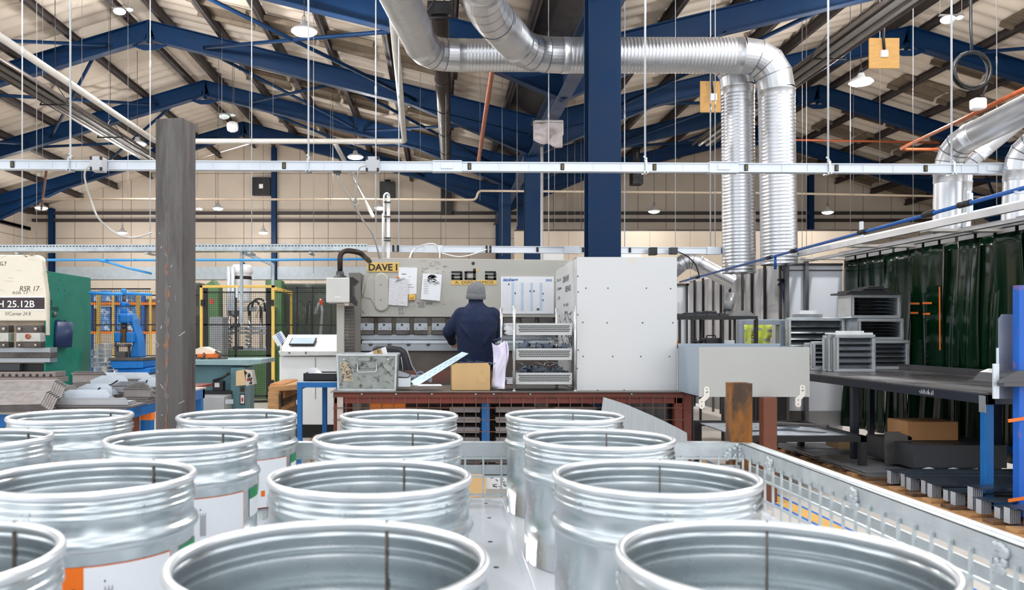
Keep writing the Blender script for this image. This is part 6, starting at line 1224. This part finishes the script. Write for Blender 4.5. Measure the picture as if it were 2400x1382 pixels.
g = MB(); g.bar(onc(2202, 672), onc(2203, 820), .002, .022, (0, 1, 0)); O(g, 'tape', orng_c, t)
# booth frame
XA_ = 4.3; zf = H + .2165 * XA_
t = T('steel_framework', 'silver steel frame carrying the booth screens and curtain', 'frame', (XA_, 9, 0))
m = MB(); m.bar((XA_, 4.8, zf), (XA_, 13.7, zf), .04, .055); O(m, 'beam', M('silver channel', (214, 214, 216), .35, .5), t); m = MB(); m.bar((XA_ + .3, 4.8, zf - .04), (XA_ + .3, 13.7, zf - .04), .06, .03); O(m, 'beam', M('silver channel', (214, 214, 216), .35, .5), t)
m = MB(); m.tube([(XA_ + .15, 5.0, zf + .05), (XA_ + .15, 12.5, zf + .05)], .03, 10); O(m, 'tube', white, t)
for y in (5.9, 7.2, 8.5, 9.95, 11.8, 13.6): m = MB(); m.bar((XA_, y, zf - .03), (XC + .6, y, zf - .03), .12, .025); O(m, 'crossbeam', M('pale crossbeam', (206, 200, 192), .4, .2), t)
for y in (9.93, 13.65): m = MB(); m.bar((XA_ - .05, y, 0), (XA_ - .05, y, zf), .05, .05); O(m, 'post', M('grey steel post', (120, 122, 126), .4, .4), t)
for y in (6.6, 8.3, 11.3): m = MB(); m.bar((XA_ + .02, y, zf), (XA_ + .02, y, zf + .2), .03, .03); O(m, 'bracket', steel_l, t)
XP = 3.5
def pz(y): return H + (.2525 - max(0, y * 4.15 / XP - 4.6) * .0047) * XP
m = MB(); m.tube([(XP, 3.9, pz(3.9)), (XP, 6.7, pz(6.7) - .005), (XP, 8.8, pz(8.8)), (XP, 11.8, pz(11.8))], .014, 8); o = T('air_pipe', 'dark blue air pipe with black clips along the top of the booth', 'pipe', (XP, 8, 2.1)); O(m, 'pipe', M('deep blue pipe', (20, 84, 160), .35), o)
for y in (5.4, 5.8, 6.7, 8.0, 8.6, 11): m = MB(); m.tube([(XP, y - .06, pz(y)), (XP, y + .06, pz(y + .06))], .022, 8); O(m, 'clip', blk, o)
m = MB(); m.cyl((XP, 8.45, pz(8.45)), (XP, 8.45, pz(8.45) - .14), .015, 8); O(m, 'drop', M('deep blue pipe', (20, 84, 160), .35), o)
for y in (4.9, 11.5): m = MB(); m.bar((XP - .02, y, pz(y) - .02), (XA_, y, zf - .01), .02, .02); O(m, 'bracket', steel_l, t)
# grey screens receding and pale panels
XS = 4.2
for k, (ya, yb) in enumerate(((9.97, 11.2), (11.22, 12.4), (12.42, 13.65))):
    o = T('booth_screen', 'grey booth screen panel, %s' % ('nearest of the three grey ones', 'middle of the three grey ones', 'farthest of the three grey ones')[k], 'screen', (XS, (ya + yb) / 2, 0), 'grey booth screens'); g = MB(); g.grid(lambda u, v: (XS + .03 + .018 * math.sin(u * 9 + k) + .01 * math.sin(u * 23), ya + (yb - ya) * u, .1 + (zf - .2) * v), 30, 2); O(g, 'sheet', gcurt, o, fix=False, solid=.003)
    for yy in (ya + .02, ya + .5, yb - .3): g = MB(); g.bar((XS, yy, .05), (XS, yy, zf - .05), .03, .03); O(g, 'post', blk if yy > ya + .1 else steel_d, o)
whp = M('pale blue white panel', (236, 240, 248), .35, 0, .03, 2)
for k, (a, b, lab) in enumerate(((1832, 1888, 'left of the upright'), (1893, 1974, 'right of the upright'))):
    o = T('welding_screen', 'pale blue white booth panel facing the aisle, %s' % lab, 'screen', P((a + b) / 2, 1000, 10)); g = MB(); g.box(X(a, 10), X(b, 10), 10, 10.02, .3, Z(622, 10)); O(g, 'sheet', whp, o); g = MB(); g.box(X(a, 10), X(b, 10), 9.98, 10.03, Z(622, 10), Z(617, 10)); g.box(X(a, 10), X(b, 10), 9.985, 10, Z(634, 10), Z(632, 10)); O(g, 'edge', steel_d, o)
    g = MB(); g.box(X(a, 10), X(b, 10), 9.99, 10.03, .04, .3); O(g, 'kick_plate', steel_d if k == 0 else M('grey kick plate', (160, 160, 162), .4, .3), o)
g = MB(); g.box(X(1886, 9.95), X(1894, 9.95), 9.93, 9.99, 0, zf - .06); one(g, 'booth_post', M('grey steel post', (120, 122, 126), .4, .4), 'grey upright between the two pale booth panels', 'post')
o = T('welding_screen', 'pale panel seen just right of the guard cabinet', 'screen', P(1605, 900, 13.9)); g = MB(); g.pb(1570, 1638, 668, 951.4, 13.9, .03); O(g, 'sheet', whp, o); g = MB(); g.pb(1609, 1613, 664, 900, 13.85, .05); g.pb(1585, 1615, 664, 669, 13.85, .05); O(g, 'post', grey_d, o)
o = T('caulking_gun', 'dark blue caulking gun hanging on the left pale panel', 'tool', P(1840, 705, 9.9)); g = MB(); g.tube([P(1831, 633, 9.96), P(1834, 655, 9.94)], .003, 6); O(g, 'wire', white, o); g = MB(); g.tube([P(1837, 656, 9.94), P(1843, 706, 9.94)], .01, 6); g.tube([P(1831, 660, 9.94), P(1838, 706, 9.94)], .008, 6); g.tube([P(1836, 706, 9.94), P(1845, 706, 9.94)], .012, 6); O(g, 'cradle', M('dark blue tool', (36, 42, 96), .4), o); g = MB(); g.tube([P(1837, 655, 9.94), P(1830, 662, 9.94), P(1824, 668, 9.92)], .014, 6); g.tube([P(1822, 656, 9.93), P(1836, 654, 9.93)], .01, 6); O(g, 'trigger', blk, o)
# ------------------------------------------------------------------ long bench along the booth
X0, X1, ya, yb, zt2 = 3.55, 4.86, 5.25, 9.1, .876
t = T('steel_bench', 'long dark steel bench beside the green curtain', 'bench', ((X0 + X1) / 2, 7.2, 0))
m = MB(); m.box(X0, X1, ya, yb, zt2 - .012, zt2); m.box(X1 - .015, X1, ya, yb, zt2, zt2 + .06); O(m, 'worktop', M('dark polished bench top', (108, 106, 108), .3, .5, .12, 2, stretch=(1, .3, 1)), t, bevel=.002)
fr = M('blackened blue frame', (30, 36, 50), .45, .2, .2, 5, stain=(26, 70, 130), stain_amt=.32, stain_scale=4)
for a in ((X0, X0 + .05, ya, yb), (X1 - .05, X1, ya, yb), (X0, X1, ya, ya + .05), (X0, X1, yb - .05, yb)): m = MB(); m.box(*a, zt2 - .075, zt2 - .012); O(m, 'rail', fr, t, bevel=.003)
for x, y, mt in ((X0, ya + .02, blue), (X0 + .02, 7.0, fr), (X0, yb - .06, fr), (X1 - .06, ya + .02, blue), (X1 - .06, 7.0, M('navy leg', (18, 34, 66), .5)), (X1 - .06, yb - .06, fr)): m = MB(); m.box(x, x + .055, y, y + .055, 0, zt2 - .075); O(m, 'leg', mt, t, bevel=.003)
m = MB(); m.box(X0 - .004, X0, ya + .015, ya + .08, zt2 - .13, zt2 - .02); O(m, 'weld_plate', steel, t)
m = MB(); m.box(X1 - .06, X1, ya + .08, 7.0, .25, .3); m.box(X0, X1, ya + .02, ya + .07, .12, .17); O(m, 'rail', blue, t)
m = MB(); rnd = random.Random(31)
for q in range(12): a = 5.98 - q * .014; m.bar((X0 - .001, a, zt2 - .058), (X0 - .001, a - rnd.uniform(-.012, .012), zt2 - .03 + rnd.uniform(-.01, .008)), .001, .005, (1, 0, 0))
O(m, 'paint_mark', M('white paint mark', (220, 222, 226), .6), t, fix=False)
# stacked galvanised louvre frames
lou = M('dark louvre steel', (128, 134, 140), .24, .8, .1, 6, stretch=(.4, 1, 1)); louf = M('bright frame steel', (212, 218, 222), .34, .45, .05, 8)
def vent(x0, x1, y0, y1, Y, lab, dp=.06, blades=5):
    o = T('louvre_frame', lab, 'frame', P((x0 + x1) / 2, y1, Y), 'galvanised louvre frames'); a, b, c, d = X(x0, Y), X(x1, Y), Z(y1, Y), Z(y0, Y); w = .03
    g = MB(); g.box(a, b, Y, Y + dp, d - w, d); g.box(a, b, Y, Y + dp, c, c + w); g.box(a, a + w, Y, Y + dp, c + w, d - w); g.box(b - w, b, Y, Y + dp, c + w, d - w); O(g, 'surround', louf, o, bevel=.004); g = MB(); g.box(a + w, b - w, Y + dp * .75, Y + dp, c + w, d - w); O(g, 'backing', lou, o)
    for k in range(blades): z = c + w + (d - c - 2 * w) * (k + .5) / blades; h_ = (d - c - 2 * w) / blades; g = MB(); g.prism([(Y + .012, z - h_ * .5), (Y + .018, z - h_ * .5), (Y + dp * .9, z + h_ * .42), (Y + dp * .8, z + h_ * .5)], 'x', a + w, b - w); O(g, 'blade', lou, o)
    return o
fz = lambda Y: CY + (H - zt2) * F / Y
for k in range(3): vent(1960 - k * 13, 2052 - k * 13, 784 + k * 1, fz(8.0 + .09 * k) - .5, 8.0 + .09 * k, 'louvre frame standing on the dark bench in front, %s of three leaning together' % ('foremost', 'middle', 'rearmost')[k])
vent(1905, 1948, 800, fz(8.35) - .5, 8.35, 'narrow louvre frame left of the three front frames'); vent(1890, 1915, 803, fz(8.5) - .5, 8.5, 'narrowest louvre frame at the left end of the dark bench')
vent(2034, 2131, 797, fz(8.55) - .5, 8.55, 'lowest louvre frame in the tall pile by the green curtain'); vent(2012, 2118, 746, 796.3, 8.55, 'middle louvre frame in the tall pile by the green curtain', .3); vent(1996, 2111, 690, 745.3, 8.55, 'top louvre frame in the tall pile by the green curtain', .3)
vent(1848, 1980, 744, fz(8.8) - .5, 8.8, 'wide louvre frame at the back left below the pale panels', .08, 7)
g = MB(); g.pb(2012, 2050, 745.3 - 55, fz(8.75) - .5, 8.72, .2); one(g, 'packing_block', steel_d, 'dark block behind the pile of louvre frames', 'block')
g = MB(); z = Z(690, 8.55) + .001; g.box(X(1984, 8.5), X(2116, 8.5), 8.5, 8.85, z, z + .02); one(g, 'dark_plate', M('dark plate', (66, 66, 70), .4, .4), 'dark plate lying on the tall pile of louvre frames', 'plate')
for k, (a, b, q) in enumerate(((1990, 2080, .024), (2024, 2082, .05), (2034, 2070, .068))): g = MB(); g.box(X(a, 8.55), X(b, 8.55), 8.54, 8.8, z + q - .002 + .0, z + q + .018); one(g, 'dark_plate', M('dark plate', (66, 66, 70), .4, .4), 'small dark strip on the plate above the louvre pile, %s' % ('lowest and widest', 'middle', 'topmost')[k], 'plate', bevel=.003)
for a, b, y0, y1, Y, lab in ((1940, 2046, 779, 783.6, 8.02, 'white strip on top of the front louvre frames, lower one'), (1965, 2025, 775, 778.8, 8.03, 'short white strip on top of the front louvre frames, upper one'), (1862, 1928, 736, 743.6, 8.82, 'grey strip lying on the wide back louvre frame'), (1875, 1915, 727, 735.6, 8.83, 'white strip on the grey strip over the back louvre frame')):
    g = MB(); g.pb(a, b, y0, y1, Y, .06); one(g, 'packing_strip', white if 'white' in lab else steel, lab, 'strip', 'packing strips')
g = MB(); g.box(X(2072, 9.6), X(2080, 9.6), 9.6, 9.63, Z(690, 9.6), zc); one(g, 'pale_tube', white, 'pale vertical tube in front of the green curtain behind the louvre pile', 'tube')
o = T('hollow_frame', 'blue grey sheet frame round the hanging yellow vest', 'frame', P(1785, 815, 9.0)); Yq = 8.95; m = MB(); a, b, c, d = X(1730, Yq), X(1842, Yq), zt2 - .02, Z(748, Yq); m.box(a, b, Yq, Yq + .12, d - .06, d); m.box(a, a + .07, Yq, Yq + .12, c, d - .06); m.box(b - .07, b, Yq, Yq + .12, c, d - .06); m.box(a, b, Yq, Yq + .12, c - .03, c); O(m, 'surround', M('blue grey frame', (152, 160, 172), .35, .4), o, bevel=.01)
g = MB(); g.box(a + .0, b, Yq - .02, Yq + .5, 0, c - .031); one(g, 'stand_cabinet', steel_d, 'dark stand below the sheet frame with the vest', 'stand')
o = T('safety_vest', 'yellow high visibility vest hanging inside the sheet frame', 'vest', P(1780, 812, 9.3)); Yq = 9.3
def vf(u, v): return P(1744 + 62 * u - 6 * (v > .5) * (u - .5) + (8 * (u - .5) * (1 - v)), 762 + 52 * v - 6 * math.sin(u * 3.1) * (1 - v), Yq + .05 * math.sin(u * 12 + v * 2))
g = MB(); g.grid(vf, 24, 12); O(g, 'cloth', hivis, o, fix=False, solid=.006); g = MB(); g.tube([P(1775, 764, Yq), P(1775, 758, Yq), P(1778, 754, Yq), (X(1778, 8.95), 9.0, Z(754, 8.95))], .006, 6); O(g, 'hook', steel_d, o)
def vf2(q): return lambda u, v: vf(u, q + .1 * v) + Vector((0, -.006, 0))
for q in (.2, .62): g = MB(); g.grid(vf2(q), 24, 2); O(g, 'reflective_band', M('reflective grey', (190, 196, 196), .3, .4), o, fix=False)
g = MB(); g.grid(lambda u, v: vf(.16 + .16 * u + .12 * v, v) + Vector((0, -.005, 0)), 3, 10); O(g, 'opening', M('dark brown lining', (84, 60, 40), .8), o, fix=False)
# black rack with tools
Yk = 8.2; o = T('black_rack', 'black steel rack with dark tools on top, right of the guard cabinet', 'rack', (X(1680, Yk), 8.5, 0)); m = MB(); m.box(X(1588, Yk), X(1776, Yk), Yk, Yk + .6, Z(747, Yk), Z(740, Yk)); O(m, 'top', blk, o); m = MB(); m.box(X(1588, Yk), X(1776, Yk), Yk, Yk + .6, Z(815, Yk), Z(811, Yk)); O(m, 'shelf', blk, o)
for px, y in ((1591, Yk), (1620, Yk), (1692, Yk), (1772, Yk), (1640, Yk + .56), (1720, Yk + .56), (1768, Yk + .56)): g = MB(); a = X(px, y); g.box(a, a + .022, y, y + .022, 0, Z(747, Yk)); O(g, 'leg', blk, o)
rnd = random.Random(9)
for k, (a, b, h_, lab) in enumerate(((1592, 1610, 6, 'first'), (1610, 1634, 9, 'second'), (1635, 1660, 12, 'third'), (1661, 1690, 13, 'fourth'), (1692, 1712, 8, 'fifth'))):
    g = MB(); z = Z(740, Yk) + .001; x0, x1 = X(a, Yk), X(b, Yk); hh = h_ / F * Yk; g.box(x0, x1, Yk + .05, Yk + .3, z, z + hh * .5); g.cyl((x0 + .01, Yk + .1, z + hh * .7), (x1 - .01, Yk + .12, z + hh * .7), hh * .25, 8); g.ob(((x0 + x1) / 2, Yk + .15, z + hh * .6), ((x1 - x0) * .5, .1, hh * .5), (0, rnd.uniform(-.2, .2), .3)); one(g, 'hand_tool', grey_d, 'dark tool lying on the black rack, %s from the left' % lab, 'tool', 'tools on the black rack')
g = MB(); z = Z(740, Yk); g.pp([(1712, 740), (1722, 728), (1756, 727), (1770, 740)], Yk + .1, .3); one(g, 'sheet_cover', M('grey sheet cover', (140, 138, 136), .4, .4), 'grey sloping sheet on the black rack', 'sheet metal')
g = MB(); g.tube([P(1706, 729, Yk + .3), P(1713, 692, Yk + .4)], [.05, .055], 16); g.tube([P(1702, 738, Yk + .3), P(1706, 729, Yk + .3)], .02, 10); one(g, 'grey_cylinder', M('grey tube', (130, 132, 134), .4, .3), 'tilted grey cylinder standing on the black rack', 'cylinder')
for a, b, y0, lab, mt in ((1592, 1599, 797, 'small orange tub on the black rack shelf', orange), (1660, 1695, 792, 'black case on the black rack shelf', blk), (1696, 1726, 795, 'pile of white papers on the black rack shelf', paper), (1635, 1655, 798, 'dark tangle of chain on the black rack shelf', grey_d)):
    g = MB(); z = Z(811, Yk) + .001; x0, x1 = X(a, Yk), X(b, Yk); hh = (811 - y0) / F * Yk
    if 'tangle' in lab:
        for _ in range(24): g.ell((x0 + rnd.uniform(0, x1 - x0), Yk + .1 + rnd.uniform(0, .1), z + .016 + rnd.uniform(0, hh)), .016, .014, .014, 8, 6)
    elif 'tub' in lab: g.lathe([(0, 0), (.018, 0), (.02, hh), (0, hh)], 14, ((x0 + x1) / 2, Yk + .1, z))
    elif 'paper' in lab:
        for k in range(5): g.box(x0 + rnd.uniform(0, .01), x1, Yk + .05, Yk + .28, z + k * .012, z + k * .012 + .01)
    else: g.box(x0, x1, Yk + .06, Yk + .22, z, z + hh); g.tube(fillet([(x0 + .03, Yk + .14, z + hh), (x0 + .03, Yk + .14, z + hh + .025), (x1 - .03, Yk + .14, z + hh + .025), (x1 - .03, Yk + .14, z + hh)], .01), .006, 6)
    one(g, {'orange': 'plastic_tub', 'black ': 'tool_case', 'pile o': 'paper_pile', 'dark t': 'chain_heap'}[lab.replace('small ', '')[:6]], mt, lab, {'orange': 'tub', 'black ': 'case', 'pile o': 'paper', 'dark t': 'chain'}[lab.replace('small ', '')[:6]])
# tall plates and blue rack upright at the right edge
Yq = 5.12
for k, (a, b, y0, y1, Y, lab) in enumerate(((2340, 2378, 736, 934, 5.1, 'tall grey plate standing at the near end of the dark bench'), (2328, 2342, 852, 934, 5.02, 'short pale plate in front of the tall grey plate'), (2337, 2341, 815, 934, 5.06, 'narrow white plate edge beside the tall grey plate'))):
    g = MB()
    z1 = Z(y0, Y); z0_ = Z(y1, Y)
    if k == 0: g.prism([(X(a, Y), z0_), (X(b, Y), z0_), (X(b, Y), z1), (X(a + 8, Y), z1), (X(a, Y), z1 - .03)], 'y', Y, Y + .004); g.box(X(b, Y), X(b, Y) + .004, Y, Y + .1, z0_, z1)
    else: g.pb(a, b, y0, y1, Y, .01)
    one(g, 'bent_plate', M('satin grey plate', (140, 144, 152), .35, .5) if k == 0 else steel_l, lab, 'sheet metal')
o = T('blue_upright', 'tall blue rack upright with orange rust patches at the right edge', 'rack', (X(2392, 5), 5, 0)); g = MB(); a = X(2376, 5.0) + .035; g.box(a, a + .075, 5.0, 5.06, 0, Z(668, 5.0)); O(g, 'post', M('rusting rack blue', (28, 98, 196), .4, 0, .1, 5, stain=(170, 92, 60), stain_amt=.36, stain_scale=9, stretch=(1, 1, .6)), o, bevel=.003)
g = MB(); g.box(X(2348, 4.98), a + .3, 4.96, 5.3, Z(905, 4.98), Z(897, 4.98)); g.prism([(X(2345, 4.98), Z(897, 4.98)), (a + .3, Z(897, 4.98)), (a + .3, Z(868, 4.98)), (X(2385, 4.98), Z(868, 4.98)), (X(2365, 4.98), Z(876, 4.98))], 'y', 4.97, 5.25); O(g, 'tray', M('dark grey tray', (92, 92, 96), .4, .4), o)
for y in (983, 1170): g = MB(); g.ob(P(2382, y, 4.985), (.1, .006, .02), (0, -.15, 0)); O(g, 'tape', orng_c, o)
# ------------------------------------------------------------------ pallets of sheet parts under the bench, floor line
XPL, z0 = 3.32, .135
for k, (y0, y1) in enumerate(((4.45, 6.2), (6.3, 8.1))):
    o = T('wooden_pallet', 'wooden pallet of sheet parts under the dark bench, %s one' % ('near', 'far')[k], 'pallet', (XPL + .6, (y0 + y1) / 2, 0))
    n = 9
    for i in range(n): g = MB(); yy = y0 + (y1 - y0 - .1) * i / (n - 1); g.box(XPL, XPL + 1.25, yy, yy + .1, z0 - .022, z0); O(g, 'slat', wood if i % 2 else wood_d, o, bevel=.003)
    for x in (XPL, XPL + .55, XPL + 1.15):
        g = MB(); g.box(x, x + .1, y0, y1, z0 - .044, z0 - .022); O(g, 'stringer', wood, o)
        for i in range(3): g = MB(); yy = y0 + (y1 - y0 - .14) * i / 2; g.box(x, x + .1, yy, yy + .14, .02, z0 - .044); O(g, 'block', wood, o)
        g = MB(); g.box(x, x + .1, y0, y1, 0, .02); O(g, 'runner', wood, o)
flat = M('grey flat sheets', (158, 158, 162), .4, .4, .08, 6)
for k in range(4):
    g = MB(); rnd = random.Random(k + 40); yy = 6.35 + k * .43
    for i in range(5): g.box(XPL + .02 + rnd.uniform(0, .04), XPL + 1.2 - rnd.uniform(0, .05), yy + rnd.uniform(0, .02), yy + .4, z0 + .001 + i * .008, z0 + .007 + i * .008)
    one(g, 'sheet_pile', flat, 'pile of flat grey sheets on the far pallet, %s from the near end' % order[k], 'sheet metal', 'flat sheets on the far pallet')
dk = M('dark blue grey part', (70, 84, 100), .3, .55, .12, 6); 
rows = [(6.05, .10), (5.95, .10), (5.8, .1), (5.68, .1), (5.55, .1), (5.42, .08), (5.3, .08), (5.18, .16), (5.06, .1), (4.94, .06), (4.82, .1), (4.7, .1), (4.57, .1)]
rows = [(6.08 - .126 * q, (.10, .10, .1, .095, .1, .085, .09, .15, .1, .07, .1, .105, .1)[q]) for q in range(13)]
for k, (yy, h_) in enumerate(rows):
    n = 6
    for i in range(n):
        xx = XPL + .05 + .012 * i + .03 * (k % 2); s = .002; zz = z0 + h_ - .0026 * i - .0035 * (k % 3); wd = .062 - .002 * i
        g = MB(); g.box(xx, xx + .98 - .02 * i, yy - wd, yy + wd, zz - s, zz); o = one(g, 'angle_part', dk, 'folded part on the near pallet, row %s from the back, %s layer' % (order[k], order[i]), 'sheet metal', 'folded parts on the near pallet')
        g = MB(); g.box(xx, xx + s, yy - .03, yy + .022, z0 + .002, zz - s); O(g, 'flange', M('bright ended part', (186, 190, 198), .4, .2), o)
XQ = X1 - .75
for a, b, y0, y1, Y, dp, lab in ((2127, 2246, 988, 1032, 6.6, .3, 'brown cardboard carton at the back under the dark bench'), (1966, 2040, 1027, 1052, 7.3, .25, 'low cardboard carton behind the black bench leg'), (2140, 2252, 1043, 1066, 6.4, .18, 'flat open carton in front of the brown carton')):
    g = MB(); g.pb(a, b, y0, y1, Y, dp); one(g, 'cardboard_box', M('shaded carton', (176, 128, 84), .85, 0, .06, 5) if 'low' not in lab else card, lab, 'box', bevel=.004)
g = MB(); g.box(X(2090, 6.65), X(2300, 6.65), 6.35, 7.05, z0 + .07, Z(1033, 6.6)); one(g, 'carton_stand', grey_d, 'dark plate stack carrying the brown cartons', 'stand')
g = MB(); g.box(X(2060, 6.7), X(2095, 6.7), 6.6, 6.62, z0 + .06, Z(1008, 6.7)); g.prism([(X(2095, 6.7), z0 + .06), (X(2130, 6.7), z0 + .06), (X(2120, 6.7), Z(1020, 6.7)), (X(2095, 6.7), Z(1010, 6.7))], 'y', 6.6, 6.63); one(g, 'bent_plate', steel_d, 'dark grey bent plate standing left of the brown carton', 'sheet metal')
def cr(u, v): return Vector((XPL + .45 + .4 * u, 6.22 + .12 * v, z0 + .06 + .012 * math.sin(u * 14) + .01 * math.sin(v * 9 + u * 3)))
g = MB(); g.grid(cr, 20, 6); one(g, 'paper_sheet', paper, 'crumpled white paper at the back of the folded parts', 'paper', fix=False, solid=.003)
# low black rack with sheets beyond the tray
xr0, xr1, y0, y1, zr_ = 2.62, 3.28, 6.64, 7.77, .42
o = T('low_rack', 'low black rack with flat sheets behind the mesh post', 'rack', (xr0, 7.2, 0))
for a in ((2.45, 3.5, y0, y0 + .05), (2.45, 3.5, y1, y1 + .05), (3.45, 3.5, y0, y1)): m = MB(); m.box(*a, zr_ - .05, zr_); O(m, 'rail', blk, o)
for x, y in ((2.45, y0), (2.45, y1), (3.45, y1), (3.45, y0)): m = MB(); m.box(x, x + .05, y, y + .05, 0, zr_ - .05); O(m, 'leg', blk, o)
m = MB(); m.box(2.5, 3.45, y0 + .05, y1, zr_ - .03, zr_ - .02); O(m, 'deck', steel_l, o)
for k, (a, b, an) in enumerate(((2.95, 7.2, .3), (3.15, 7.15, -.6))):
    g = MB(); g.ob((a, b, zr_ + .006 + .03 * k), (.5, .12, .02), (0, 0, an)); one(g, 'sheet_strip', steel_l if k == 0 else steel_d, '%s strip lying across the low black rack' % ('pale', 'dark')[k], 'sheet metal')
for i, (a, b, mt) in enumerate(((2.5, 2.62, M('yellow floor tape', (222, 172, 84), .6, 0, .1, 9)), (2.47, 2.5, M('blue floor tape', (40, 104, 190), .6)), (2.62, 2.65, M('blue floor tape', (40, 104, 190), .6)))):
    m = MB(); m.box(a, b, 1.6, 8.0, 0, .002); S(O(m, 'floor_line', mt))
